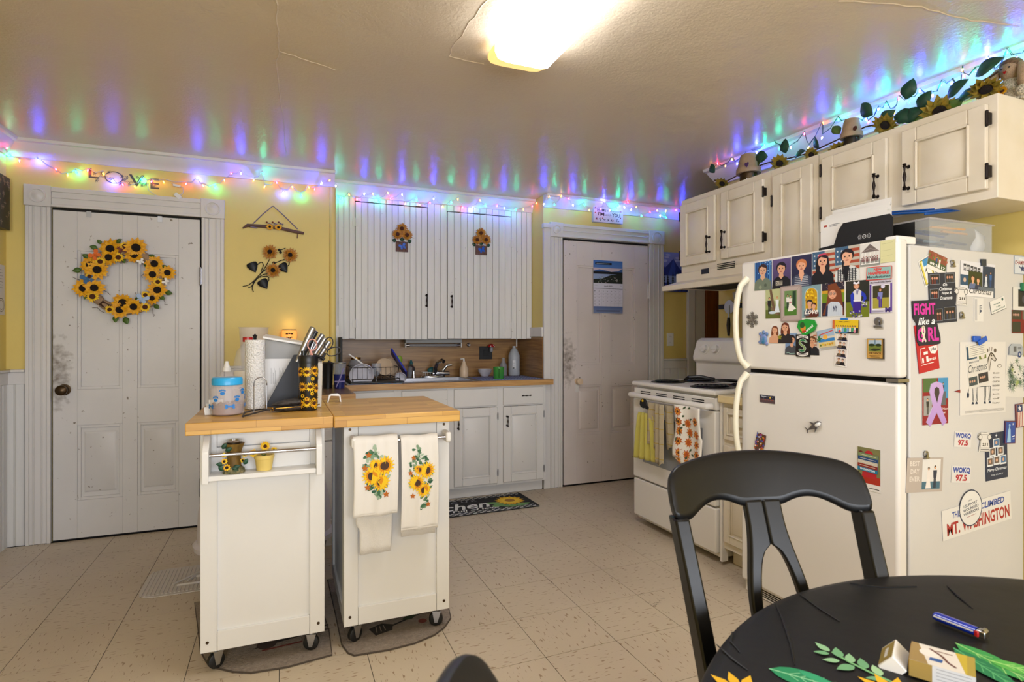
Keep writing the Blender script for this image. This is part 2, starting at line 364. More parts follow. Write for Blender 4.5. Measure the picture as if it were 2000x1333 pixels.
# ---------------------------------------------------------------- flat print on real sheets
_tx = {}
def glyphs(t, bold=0, shear=0):
    k = (t, bold, shear)
    if k in _tx: return _tx[k]
    c = bpy.data.curves.new('txt', 'FONT'); c.body = t; c.resolution_u = 2; c.offset = bold; c.shear = shear; c.space_character = 1.0
    o = bpy.data.objects.new('txt', c); me = o.to_mesh()
    v = [(p.co.x, p.co.y) for p in me.vertices]; f = [tuple(p.vertices) for p in me.polygons]
    o.to_mesh_clear(); bpy.data.objects.remove(o); bpy.data.curves.remove(c)
    xs = [p[0] for p in v] or [0, 1]; ys = [p[1] for p in v] or [0, 1]; x0, x1, y0, y1 = min(xs), max(xs), min(ys), max(ys)
    v = [((x-x0)/max(x1-x0, 1e-6), (y-y0)/max(y1-y0, 1e-6)) for x, y in v]
    _tx[k] = (v, f); return _tx[k]
class Art:
    """draws in fractions of the sheet (0..1 each way); every stroke is a flat face on the sheet"""
    def __init__(s, w, h): s.w=w; s.h=h; s.v=[]; s.f=[]; s.c=[]; s.z=0
    def poly(s, pts, col, col2=None):
        s.z += 2.5e-5; n=len(s.v); c1 = lin(col); c2 = lin(col2) if col2 else c1
        s.v += [(x*s.w, y*s.h, s.z) for x, y in pts]; s.f.append(list(range(n, n+len(pts))))
        ys = [p[1] for p in pts]; a, b = min(ys), max(ys)
        s.c.append([tuple(c1[i]+(c2[i]-c1[i])*((y-a)/max(b-a,1e-6)) for i in range(3)) for _, y in pts]); return s
    def rect(s, x0, y0, x1, y1, col, col2=None): return s.poly([(x0,y0),(x1,y0),(x1,y1),(x0,y1)], col, col2)
    def ell(s, cx, cy, rx, col, ry=None, n=14, rot=0):
        ry = rx*s.w/s.h if ry is None else ry; asp = s.w/s.h; P=[]
        for k in range(n):
            a = 2*math.pi*k/n; x = rx*math.cos(a); y = ry*math.sin(a)
            if rot: xx = x; yy = y/asp; x = xx*math.cos(rot)-yy*math.sin(rot); y = (xx*math.sin(rot)+yy*math.cos(rot))*asp
            P.append((cx+x, cy+y))
        return s.poly(P, col)
    def line(s, pts, wd, col):
        s.z += 2.5e-5; c = lin(col); asp = s.w/s.h
        for (x0,y0),(x1,y1) in zip(pts, pts[1:]):
            dx, dy = x1-x0, (y1-y0)/asp; L = math.hypot(dx, dy) or 1; nx, ny = -dy/L*wd/2, dx/L*wd/2*asp
            n = len(s.v); s.v += [((x)*s.w, (y)*s.h, s.z) for x, y in ((x0-nx,y0-ny),(x1-nx,y1-ny),(x1+nx,y1+ny),(x0+nx,y0+ny))]
            s.f.append([n,n+1,n+2,n+3]); s.c.append([c]*4)
        return s
    def text(s, t, x0, y0, x1, y1, col, bold=.02, shear=0, rot=0):
        v, f = glyphs(t, bold, shear); s.z += 2.5e-5; n = len(s.v); c = lin(col)
        cx, cy = (x0+x1)/2*s.w, (y0+y1)/2*s.h; W=(x1-x0)*s.w; H=(y1-y0)*s.h; ca, sa = math.cos(rot), math.sin(rot)
        for a, b in v:
            x=(a-.5)*W; y=(b-.5)*H; s.v.append((cx+x*ca-y*sa, cy+x*sa+y*ca, s.z))
        for q in f: s.f.append([n+i for i in q]); s.c.append([c]*len(q))
        return s
    def star(s, cx, cy, r, n, col, inner=.45, rot=0, off=0):
        asp = s.w/s.h
        return s.poly([(cx+r*(1 if k%2==0 else inner)*math.cos(math.pi*k/n+rot+1.5708), cy+r*(1 if k%2==0 else inner)*math.sin(math.pi*k/n+rot+1.5708)*asp) for k in range(2*n)], col)
    def sunflower(s, cx, cy, r, p='#f0b820', c='#4a2a14', n=14):
        s.star(cx, cy, r, n, p, .62); s.star(cx, cy, r*.8, n, '#d98a10', .6, rot=.2); s.ell(cx, cy, r*.4, c); return s
    def leafshape(s, cx, cy, L, Wd, a, col):
        asp = s.w/s.h; P=[]
        for k in range(10):
            t = k/10*2*math.pi; x = L/2*math.cos(t); y = Wd/2*math.sin(t)*(1-.4*math.cos(t))
            P.append((cx+x*math.cos(a)-y*math.sin(a), cy+(x*math.sin(a)+y*math.cos(a))*asp))
        return s.poly(P, col)
    def person(s, cx, base, ht, shirt, hair='#3a2418', skin='#d9a380', long=False, face=True):
        """head-and-shoulders portrait; ht = height as a fraction of the sheet"""
        a = s.w/s.h; hw = ht*.2/a
        if long: s.ell(cx, base+ht*.55, hw*1.35, hair, ht*.42)
        s.poly([(cx-hw*2.1, base), (cx-hw*2.0, base+ht*.3), (cx-hw*1.3, base+ht*.42), (cx-hw*.5, base+ht*.48), (cx+hw*.5, base+ht*.48), (cx+hw*1.3, base+ht*.42), (cx+hw*2.0, base+ht*.3), (cx+hw*2.1, base)], shirt)
        s.poly([(cx-hw*.4, base+ht*.6), (cx-hw*.55, base+ht*.46), (cx, base+ht*.36), (cx+hw*.55, base+ht*.46), (cx+hw*.4, base+ht*.6)], skin)
        s.ell(cx, base+ht*.8, hw*1.15, hair, ht*.2); s.ell(cx, base+ht*.74, hw*.88, skin, ht*.19)
        s.poly([(cx-hw*.95, base+ht*.82), (cx-hw*.3, base+ht*.9), (cx+hw*.95, base+ht*.82), (cx+hw*.8, base+ht*.95), (cx, base+ht*1.0), (cx-hw*.8, base+ht*.95)], hair)
        if face:
            for q in (-1, 1): s.ell(cx+q*hw*.36, base+ht*.76, hw*.13, '#2a1a14')
            s.ell(cx, base+ht*.705, hw*.1, '#b9805f'); s.ell(cx, base+ht*.64, hw*.3, '#a84d44', ht*.018)
        return s
    def figure(s, cx, base, ht, top, legs, hair='#3a2418', skin='#d9a380', dress=False):
        a = s.w/s.h; u = ht/a
        if dress: s.poly([(cx-u*.2, base), (cx-u*.06, base+ht*.6), (cx+u*.06, base+ht*.6), (cx+u*.2, base)], legs)
        else: s.rect(cx-u*.08, base, cx-u*.01, base+ht*.5, legs); s.rect(cx+u*.01, base, cx+u*.08, base+ht*.5, legs)
        s.poly([(cx-u*.1, base+ht*.45), (cx-u*.13, base+ht*.78), (cx+u*.13, base+ht*.78), (cx+u*.1, base+ht*.45)], top)
        s.ell(cx, base+ht*.91, u*.075, hair); s.ell(cx, base+ht*.88, u*.055, skin); return s
    def sheet(s, name, M, th=.0008, edge='#e8e5df', parent=None, outline=None, m='print', grid=None, warp=None):
        """the sheet itself (thickness th, optional outline) with the print on its face"""
        P = outline or [(0,0),(1,0),(1,1),(0,1)]; n=len(P); v=[(x*s.w,y*s.h,0) for x,y in P]+[(x*s.w,y*s.h,th) for x,y in P]
        f=[list(range(n))[::-1], list(range(n,2*n))]+[[i,(i+1)%n,n+(i+1)%n,n+i] for i in range(n)]; ec=lin(edge); c=[[ec]*len(q) for q in f]
        if grid:
            gx, gy = grid; v=[]; f=[]; c=[]
            for z in (0, th): v += [(i/gx*s.w, j/gy*s.h, z) for j in range(gy+1) for i in range(gx+1)]
            q = (gx+1)*(gy+1)
            for j in range(gy):
                for i in range(gx):
                    a = j*(gx+1)+i; f.append([q+a, q+a+1, q+a+gx+2, q+a+gx+1]); f.append([a+gx+1, a+gx+2, a+1, a]); c += [[ec]*4]*2
            rim = [i for i in range(gx+1)]+[j*(gx+1)+gx for j in range(1, gy+1)]+[gy*(gx+1)+i for i in range(gx-1,-1,-1)]+[j*(gx+1) for j in range(gy-1,0,-1)]
            for a, b in zip(rim, rim[1:]+rim[:1]): f.append([a, b, q+b, q+a]); c.append([ec]*4)
        k=len(v); v+= [(x,y,z+th) for x,y,z in s.v]; f+=[[k+i for i in q] for q in s.f]; c+=s.c
        if warp: v = [warp(x/s.w, y/s.h, z) for x, y, z in v]
        mid = Vector((s.w/2, 0, 0)); base = M @ Matrix.Translation(mid) if parent is None else WM.get(parent.name, Matrix())
        T = base.inverted() @ M
        me = bpy.data.meshes.new(name); me.from_pydata([T @ Vector(p) for p in v], [], f)
        at = me.color_attributes.new('Col', 'FLOAT_COLOR', 'CORNER'); flat=[]
        for q in c:
            for col in q: flat += [*col, 1]
        at.data.foreach_set('color', flat); me.materials.append(MAT[m])
        if grid: me.polygons.foreach_set('use_smooth', [True]*len(me.polygons))
        o = bpy.data.objects.new(name, me); COL.objects.link(o)
        if parent is None: o.matrix_basis = base
        else: o.parent = parent
        WM[o.name] = base; return o
def place(pl, v, cx, cy, wp, hp, rot=0, lift=.001):
    """a sheet of wp x hp picture pixels centred at (cx, cy) on plane pl ('X' faces -X, 'Y' faces -Y) -> (matrix, width, height) in metres"""
    if pl == 'X':
        p = onX(cx, cy, v); a, b = onX(cx-wp/2, cy, v), onX(cx+wp/2, cy, v); w = abs(a.y-b.y); h = hp*(p.y*C_+p.x*S_)/FPX
        M = FX(p.y, p.z, v-lift)
    else:
        p = onY(cx, cy, v); a, b = onY(cx-wp/2, cy, v), onY(cx+wp/2, cy, v); w = abs(a.x-b.x); h = hp*(p.y*C_+p.x*S_)/FPX
        M = FY(p.x, p.z, v-lift)
    return M @ Matrix.Rotation(R(rot), 4, 'Z') @ Matrix.Translation((-w/2, -h/2, 0)), w, h
# ================================================================ the room
XL, XR, YB, YN, YF, YR, CE = -1.446, 2.752, 4.06, 4.57, -2.4, 3.05, 2.31
NX0, NX1, XE = .335, 1.912, 4.3
def struct(name, mb, **k): return tag(mb.build(name, **k), kind='structure')
fl = struct('floor', MB('dark_gap').box(XL-.1, XE, YF-.1, YN+.1, -.08, -.002))
tw = .3048; G = .0011
tm = [None, None]
i = 0
for a in range(-8, 12):
    for b_ in range(-7, 8):
        x0 = .907+tw*a; y0 = 1.905+tw*b_
        x1, y1 = min(x0+tw, XE)-G, min(y0+tw, YB if x0+tw < NX1+.1 or x0 > NX1 else YB)-G
        x0 = max(x0, XL)+G; y0 += G
        if x1-x0 < .03 or y1-y0 < .03 or y0 < .3: continue
        # tiles never in view are left to the near-camera sheet below
        s = x0 / max(y0, .01)
        if s < -.62 and y0 < 1.5: continue
        full = abs(x1-x0-(tw-2*G)) < .001 and abs(y1-y0-(tw-2*G)) < .001
        k = (a+b_) % 2
        if full and tm[k]:
            o = bpy.data.objects.new('vinyl_tile', tm[k]); COL.objects.link(o); o.parent = fl; o.location = (x0-tm0[k][0], y0-tm0[k][1], 0)
        else:
            mb = MB('vinyl_a' if k else 'vinyl_b'); mb.box(x0, x1, y0, y1, -.0015, 0)
            o = mb.build('vinyl_tile', fl)
            if full: tm[k] = o.data; tm0 = globals().get('tm0', {}); tm0[k] = (x0, y0)
near = MB('vinyl_a').box(XL, XE, YF, .37, -.0015, 0); near.build('vinyl_sheet_behind_camera', fl)
# ceiling
ce = struct('ceiling', MB('ceiling_paint').box(XL-.1, XE+.1, YF-.1, YN+.1, CE, CE+.1))
for pts in ([(540,0),(545,60),(541,120),(560,300)], [(950,0),(905,60),(875,110),(945,125)], [(1640,0),(1800,14),(1900,40),(1990,52)], [(545,100),(600,118),(655,137)]):
    P = [onZ(x, y, CE) for x, y in pts]; Q = []
    for p, q in zip(P, P[1:]):
        for k in range(6): t = k/6; Q.append(p.lerp(q, t)+Vector((random.uniform(-.006,.006), random.uniform(-.006,.006), 0)))
    Q.append(P[-1]); MB('ceiling_paint').tube([q+Vector((0,0,.0008)) for q in Q], .0028, 5).build('crack_ridge', ce)

def wall(name, *b, m='wall_yellow'): return struct(name, MB(m).box(*b))
wl = wall('wall_left', XL-.1, XL, YF-.1, YB+.1, 0, CE)
wb = wall('wall_back', XL, NX0, YB, YB+.1, 0, CE)
struct('wall_back_niche_left', MB('wall_yellow').box(NX0-.1, NX0, YB+.1, YN+.1, 0, CE))
wn = struct('wall_back_niche', MB('laminate').box(NX0, NX1, YN, YN+.1, 0, CE))
wr2 = wall('wall_back_right', NX1, XE, YB, YN+.1, 0, CE)
wr = wall('wall_right', XR, XR+.1, YF, YR, 0, CE)
wall('wall_right_return', XR+.1, XE, YR-.1, YR, 0, CE)
wall('wall_right_far', XE, XE+.1, YR-.1, YB, 0, CE)
# unseen rear wall; its two windows are added to carry the fill lights
mb = MB('wall_yellow'); zs, zt = .75, 1.95
for x0, x1 in ((XL, -1.05), (.15, .65), (2.05, XR+.1)): mb.box(x0, x1, YF-.1, YF, 0, CE)
for x0, x1 in ((-1.05, .15), (.65, 2.05)): mb.box(x0, x1, YF-.1, YF, 0, zs); mb.box(x0, x1, YF-.1, YF, zt, CE)
struct('wall_rear', mb)
for n, (x0, x1) in enumerate(((-1.05, .15), (.65, 2.05))):
    m2 = MB('trim_white')
    for b in ((x0-.08,x0,zs-.08,zt+.08),(x1,x1+.08,zs-.08,zt+.08),(x0,x1,zs-.08,zs),(x0,x1,zt,zt+.08),(x0,x1,(zs+zt)/2-.02,(zs+zt)/2+.02)):
        m2.box(b[0], b[1], YF, YF+.02, b[2], b[3])
    wv = struct('added_window_%d' % (n+1), m2)
    MB('glass').box(x0, x1, YF-.06, YF-.055, zs, zt).build('pane', wv)

# crown moulding: a run of stepped profile between two points
def crown(name, p, q, nrm, k=1):
    p, q, nrm = Vector(p), Vector(q), Vector(nrm)*k
    prof = [(0,-.095),(.012,-.095),(.014,-.08),(.03,-.06),(.05,-.035),(.058,-.02),(.075,-.016),(.078,0),(0,0)]
    a = [p+nrm*u+Vector((0,0,v)) for u, v in prof]; b = [q+nrm*u+Vector((0,0,v)) for u, v in prof]
    n = len(prof); mb = MB('trim_white'); mb.add(a+b, [(i,(i+1)%n,n+(i+1)%n,n+i) for i in range(n)]+[tuple(range(n))[::-1], tuple(range(n,2*n))])
    return struct(name, mb, bevel=0)
crown('trim_1', (XL,YB,CE), (NX0,YB,CE), (0,-1,0))
crown('trim_2', (NX1,YB,CE), (XE,YB,CE), (0,-1,0))
crown('trim_3', (XR,YF,CE), (XR,YR,CE), (-1,0,0), 1.75)
crown('trim_4', (XL,YF,CE), (XL,YB,CE), (1,0,0))
# rounded yellow corner bead at the end of the first wall
struct('trim_5', MB('wall_yellow').lathe([(.022,0),(.022,2.21)], 12, Matrix.Translation((NX0-.012, YB+.0, 0))))

# wainscot: chair rail and beadboard planks
def beadboard(par, M, w, h, pitch=.052, m='bead_white', z0=0, name='bead_board'):
    """planks in local x, height in local y, proud along local z"""
    n = max(1, round(w/pitch)); p = w/n
    for i in range(n):
        mb = MB(m, M); x0 = i*p; x1 = x0+p-.0018
        mb.add([(x0,z0,0),(x1,z0,0),(x0,h,0),(x1,h,0),(x0+.002,z0,.009),(x1-.0085,z0,.009),(x0+.002,h,.009),(x1-.0085,h,.009),
                (x1-.007,z0,.006),(x1-.007,h,.006),(x1-.0055,z0,.009),(x1-.0055,h,.009)],
               [(0,4,6,2),(4,5,7,6),(5,8,9,7),(8,10,11,9),(10,1,3,11),(2,6,7,9,11,3),(0,1,10,8,5,4)])
        mb.build(name, par)
def rail(par, M, w, z=.97, th=.03, m='trim_white'):
    mb = MB(m, M); mb.box(0, w, z-.05, z+.02, 0, .014); mb.box(0, w, z+.02, z+.035, 0, th); mb.build('chair_rail', par, bevel=.003)
beadboard(wb, FY(XL, 0, YB), -1.354-XL, .93); rail(wb, FY(XL, 0, YB), -1.354-XL)
beadboard(wb, FY(-.338, 0, YB), .66, .93); rail(wb, FY(-.338, 0, YB), .67)
Ml = Matrix(((0,0,1,XL),(1,0,0,2.9),(0,1,0,0),(0,0,0,1)))
beadboard(wl, Ml, 1.15, .93); rail(wl, Ml, 1.15)
beadboard(wr2, FY(3.045, 0, YB), .25, .93, .085); rail(wr2, FY(3.045, 0, YB), .25, th=.022)

# door casing with fluted sides and corner blocks
def casing(par, x0, x1, xa, xb, zt, zh, m='trim_white'):
    """x0..xa left leg, xb..x1 right leg, zt top of the opening, zh top of the head"""
    for (a, b) in ((x0, xa), (xb, x1)):
        if b-a < .02: continue
        mb = MB(m); w_ = b-a
        mb.box(a, b, YB-.022, YB, 0, zt)
        for c0, c1 in ((0,.16),(.3,.36),(.62,.68),(.84,1)): mb.box(a+w_*c0+.001, a+w_*c1, YB-.03, YB-.022, 0, zt)
        mb.build('casing_leg', par, bevel=.003)
        mb = MB(m); mb.box(a-.004, b+.004, YB-.036, YB, zt, zh); mb.build('corner_block', par, bevel=.003)
        r_ = w_*.3
        mb = MB(m); mb.lathe([(r_*1.15,0),(r_*1.12,.006),(r_*.95,.006),(r_*.9,.001),(r_*.8,.001),(r_*.5,.007),(.001,.009)], 24, FY((a+b)/2, (zt+zh)/2, YB-.036)); mb.build('rosette', par, angle=60)
    mb = MB(m); mb.box(xa+.004, xb-.004, YB-.024, YB, zt+.002, zh-.006); H = zh-zt
    for c0, c1, d in ((.0,.14,.034),(.42,.47,.03),(.72,.95,.033)): mb.box(xa+.004, xb-.004, YB-d, YB-.024, zt+.002+H*c0, zt+H*c1)
    mb.build('casing_head', par, bevel=.003)
def panel_door(name, x0, x1, z0, z1, y, m, rows, cols, gap=.006, raise_lower=True):
    """rows: list of (zlow, zhigh) as fractions; cols: list of (xlow, xhigh)"""
    w_, h_ = x1-x0, z1-z0; M = FY(x0, z0, y)
    xs = [0]+[c*w_ for p in cols for c in p]+[w_]; zs_ = [0]+[c*h_ for p in rows for c in p]+[h_]
    mb = MB(m, M); mb.box(0, w_, 0, h_, -.02, -.0105)
    for i in range(0, len(xs), 2): mb.box(xs[i], xs[i+1], 0, h_, -.0105, .008)
    for a, b in cols:
        for i in range(0, len(zs_), 2): mb.box(a*w_, b*w_, zs_[i], zs_[i+1], -.0105, .0077)
    d = struct(name, mb, bevel=.0015)
    for r, (za, zb) in enumerate(rows):
        for a, b in cols:
            X0, X1, Z0, Z1 = a*w_, b*w_, za*h_, zb*h_
            mb = MB(m, M)
            for k, q in ((0,.0),(.014,.004)):   # stepped bolection moulding
                pass
            t = .016
            for bx in ((X0,X0+t,Z0,Z1),(X1-t,X1,Z0,Z1),(X0+t,X1-t,Z0,Z0+t),(X0+t,X1-t,Z1-t,Z1)): mb.box(*bx, -.0105, .002)
            if raise_lower and r == 0:
                mb.frus(X0+.03, X1-.03, Z0+.04, Z1-.04, -.0105, -.003, .012)
            mb.build('panel', d, bevel=.0012)
    return d
# door 1
mb = MB('dark_gap').box(-1.232, -.468, YB-.004, YB, 0, 1.945); struct('gap_shade_1', mb)  # near-black sheet behind the slab: shade of the door gap put in as colour
d1 = panel_door('door_1', -1.224, -.475, .012, 1.925, YB-.016, 'door_paint_a', [(.115,.345),(.455,.88)], [(.155,.455),(.555,.845)])
c1 = struct('trim_7', MB('trim_white').box(-1.353, -.339, YB-.004, YB, 1.94, 2.055)); casing(c1, -1.353, -.339, -1.234, -.466, 1.94, 2.06)
kx = onY(125, 762, 4.03)
mb = MB('old_brass'); mb.lathe([(.033,0),(.033,.004),(.014,.006),(.011,.03),(.022,.036),(.029,.048),(.029,.06),(.02,.068),(.001,.07)], 20, FY(kx.x, kx.z, YB-.022)); tag(mb.build('door_knob', d1))
for z in (1.57, .25):
    h_ = MB('steel'); h_.box(-.476, -.462, YB-.04, YB-.02, z-.05, z+.05); h_.cyl((-.47,YB-.043,z-.055),(-.47,YB-.043,z+.055),.006); h_.build('hinge', d1)
for px in (173, 312):
    p = onY(px, 418, YB-.03); MB('steel').box(p.x-.012, p.x+.012, YB-.026, YB-.02, 1.895, 1.93).build('over_door_hook', d1)
# door 2
struct('gap_shade_2', MB('dark_gap').box(2.07, 2.893, YB-.004, YB, 0, 1.985))  # dark backing coloured as the unlit gap around this door
d2 = panel_door('door_2', 2.082, 2.882, .012, 1.965, YB-.016, 'door_paint_b', [(.2,.405),(.49,.9)], [(.145,.435),(.54,.83)])
c2 = struct('trim_9', MB('trim_white').box(1.965, 3.04, YB-.004, YB, 1.985, 2.09)); casing(c2, 1.965, 3.04, 2.068, 2.895, 1.985, 2.1)
mb = MB('stoneware'); kx = onY(1128, 745, YB-.03); mb.lathe([(.024,0),(.024,.003),(.009,.006),(.009,.026),(.02,.032),(.027,.044),(.024,.058),(.001,.062)], 18, FY(kx.x, kx.z, YB-.022)); mb.build('door_knob', d2)
kb = MB('paint_white'); kb.box(kx.x-.016, kx.x+.012, YB-.025, YB-.02, kx.z-.09, kx.z-.03); kb.build('keyhole_plate', d2)
mb = MB('paint_white'); mb.box(2.876, 2.9, YB-.035, YB-.02, 1.52, 1.64); mb.cyl((2.888,YB-.038,1.51),(2.888,YB-.038,1.65),.007); mb.build('hinge', d2)
# narrow pilaster between the niche and door 2
mb = MB('trim_white'); mb.box(1.905, 1.962, YB-.03, YB, 0, 2.05); mb.box(1.898, 1.968, YB-.04, YB, 2.05, 2.085); struct('trim_10', mb, bevel=.003)
# doorway to the far right with an orange stained door
struct('trim_11', MB('trim_white').box(3.30, 3.375, YB-.03, YB, 0, 2.1), bevel=.004)
struct('trim_12', MB('trim_white').box(3.375, 3.50, YB-.012, YB, 0, 2.1), bevel=.004)
struct('trim_13', MB('trim_white').box(4.2, 4.29, YB-.03, YB, 0, 2.1), bevel=.004)
d3 = panel_door('door_3', 3.505, 4.2, .012, 2.05, YB-.016, 'orange_wood', [(.12,.42),(.5,.9)], [(.15,.45),(.55,.85)])
mb = MB('old_brass'); mb.ball((3.56, YB-.06, 1.0), .026, 14, 8); mb.cyl((3.56,YB-.022,1.0),(3.56,YB-.05,1.0),.01); mb.build('door_knob', d3)
# niche side walls: wood laminate splash below, chair rail return, yellow above
nr = struct('trim_14', MB('laminate').box(NX1-.008, NX1, YB-.0, YN, .87, 1.19))
MB('laminate_edge').box(NX1-.008, NX1+.045, YB-.008, YB-.0, .87, 1.19).build('edge_strip', nr)
MB('trim_white').box(NX1-.02, NX1, YB-.01, 4.3, 1.195, 1.27).build('rail_return', nr, bevel=.003)
struct('trim_15', MB('trim_white').box(NX0-.004, NX0+.03, YB+.02, YB+.05, .87, 1.27))
# baseboards
struct('baseboard_back', MB('trim_white').box(-.338, NX0, YB-.018, YB, 0, .1), bevel=.003)

# ---------------------------------------------------------------- ceiling lamp
t = thing('fluorescent_ceiling_lamp', 'long lit fluorescent box lamp mounted on the ceiling', 'ceiling lamp', (.86, 1.46, CE))
mb = MB('white_plastic'); mb.box(.765, .955, .87, 2.05, CE-.025, CE); mb.build('housing', t)
pr = [(.742,CE-.02),(.742,CE-.05),(.755,CE-.075),(.79,CE-.083),(.93,CE-.083),(.96,CE-.075),(.974,CE-.05),(.974,CE-.02)]
mb = MB('lamp_diffuser'); n = len(pr); v = [(x,.86,z) for x,z in pr]+[(x,2.0,z) for x,z in pr]
mb.add(v, [(i,i+1,n+i+1,n+i) for i in range(n-1)]); mb.build('diffuser', t)
MB('lamp_end').add(v[:n], [tuple(range(n))[::-1]]).build('end_cap', t); c = [(.858+(x-.858)*.97,2.09,CE-.02+(z-CE+.02)*.55) for x,z in pr]; MB('lamp_end').add(v[n:]+c, [tuple(range(n,2*n))]+[(i,i+1,n+i+1,n+i) for i in range(n-1)]).build('end_cap', t)
# ================================================================ fitted furniture
def raised(par, M, w_, h_, m, name='door', fr=.055, t=.018, hinge=None, deep=.012):
    """framed cabinet door with a raised panel, in the plane of M, standing t proud"""
    mb = MB(m, M); f_ = min(fr, w_*.26)
    for b in ((0,f_,0,h_),(w_-f_,w_,0,h_),(f_,w_-f_,0,f_),(f_,w_-f_,h_-f_,h_)): mb.box(b[0], b[1], b[2], b[3], 0, t)
    o = mb.build(name, par, bevel=.004)
    mb = MB(m, M); mb.box(f_-.002, w_-f_+.002, f_-.002, h_-f_+.002, 0, t-deep)
    g = .006; mb.frus(f_+g, w_-f_-g, f_+g, h_-f_-g, t-deep, t-.003, .016); mb.build('panel', o)
    for (X0,X1,Z0,Z1) in ((f_-.006,f_+.004,f_-.006,h_-f_+.006),(w_-f_-.004,w_-f_+.006,f_-.006,h_-f_+.006)):
        MB(m, M).box(X0,X1,Z0,Z1,t-.004,t+.0045).build('moulding', o, bevel=.004)
    for (X0,X1,Z0,Z1) in ((f_-.006,w_-f_+.006,f_-.006,f_+.004),(f_-.006,w_-f_+.006,h_-f_-.004,h_-f_+.006)):
        MB(m, M).box(X0,X1,Z0,Z1,t-.004,t+.0045).build('moulding', o, bevel=.004)
    return o
def pull(par, M, x, y, L=.09, vert=True, m='bronze', name='handle'):
    """ornate spindle pull on the plane of M"""
    T = M @ Matrix.Translation((x, y, 0)) @ (Matrix() if vert else Matrix.Rotation(R(90), 4, 'Z'))
    mb = MB(m, T); d = .024
    pr = [(.001,-.5),(.05,-.49),(.075,-.46),(.045,-.43),(.07,-.4),(.035,-.33),(.03,-.2),(.045,-.12),(.065,0),(.045,.12),(.03,.2),(.035,.33),(.07,.4),(.045,.43),(.075,.46),(.05,.49),(.001,.5)]
    mb.lathe([(a*L, b*L) for a, b in pr], 10, Matrix.Translation((0,0,d)) @ Matrix.Rotation(R(-90), 4, 'X'))
    for s in (-1, 1): mb.cyl((0,s*L*.4,0), (0,s*L*.4,d), .0045, .0035, 8); mb.cyl((0,s*L*.4,0), (0,s*L*.4,.002), .008, .007, 10)
    return mb.build(name, par)
def hinges(par, M, x, ys, m='bronze', L=.05):
    for y in ys:
        mb = MB(m, M); mb.box(x-.006, x+.006, y-L*.42, y+L*.42, 0, .021); mb.cyl((x,y-L/2,.02),(x,y+L/2,.02),.0045); mb.ball((x,y-L/2,.02),.006,8,4); mb.ball((x,y+L/2,.02),.006,8,4)
        mb.build('hinge', par)

# ---- tall painted beadboard cupboard in the niche
YC = 4.28
t = thing('wall_cupboard', 'wide white beadboard wall cupboard with two doors over the sink', 'cupboard', (1.12, YC+.14, 1.178))
xs = [onY(px, 660, YC).x for px in (653, 694, 835, 873.5, 998, 1037)]; xs[0] = NX0+.006; xs[5] = NX1-.002
z0_, z1_ = 1.178, CE-.002
MB('paint_white').box(xs[0], xs[5], YC+.012, YN, z0_+.012, z1_).build('case', t)
mbf = MB('dark_gap').box(xs[1]-.004, xs[2]+.004, YC+.008, YC+.0115, z0_, 2.19); mbf.box(xs[3]-.004, xs[4]+.004, YC+.008, YC+.0115, z0_, 2.175)
fr = mbf.build('frame', t)
def plk(par, a, b, za, zb, y, n):
    p = (b-a)/n
    for i in range(n):
        x0 = a+i*p+.0007; x1 = a+(i+1)*p-.0012
        mb = MB('bead_white'); mb.box(x0, x1-.0055, y-.012, y+.001, za+random.uniform(0,.003), zb); mb.box(x1-.0045, x1, y-.0095, y+.001, za, zb); mb.build('plank', par)
plk(fr, xs[0], xs[1]-.002, z0_, z1_-.07, YC+.008, 4); plk(fr, xs[2]+.002, xs[3]-.002, z0_, z1_-.07, YC+.008, 3); plk(fr, xs[4]+.002, xs[5], z0_, z1_-.07, YC+.008, 4)
plk(fr, xs[1], xs[2], 2.186, z1_-.07, YC+.008, 12); plk(fr, xs[3], xs[4], 2.17, z1_-.07, YC+.008, 10)
dA = MB('bead_white').box(xs[1]+.001, xs[2]-.002, YC+.003, YC+.008, z0_-.004, 2.178).build('door', t); plk(dA, xs[1]+.001, xs[2]-.002, z0_-.004, 2.178, YC+.003, 12)
dB = MB('bead_white').box(xs[3]+.002, xs[4]-.001, YC+.003, YC+.008, z0_+.002, 2.163).build('door', t); plk(dB, xs[3]+.002, xs[4]-.001, z0_+.002, 2.163, YC+.003, 10)
pull(dA, FY(xs[2]-.012, 1.47, YC-.009), 0, 0, .1); pull(dB, FY(xs[3]+.03, 1.468, YC-.009), 0, 0, .1)
for dd, x, zz in ((dA, xs[1], (2.03, 1.29)), (dB, xs[4], (1.95, 1.29))):
    for z in zz:
        mb = MB('paint_white', FY(x, z, YC-.008)); mb.prism([(-.018,-.03),(-.022,0),(-.018,.03),(.018,.03),(.022,0),(.018,-.03)], 0, .003); mb.cyl((0,-.03,.005),(0,.03,.005),.005,n=8); mb.build('hinge', dd)
crown('trim_16', (NX0,YC-.004,CE), (NX1,YC-.004,CE), (0,-1,0))

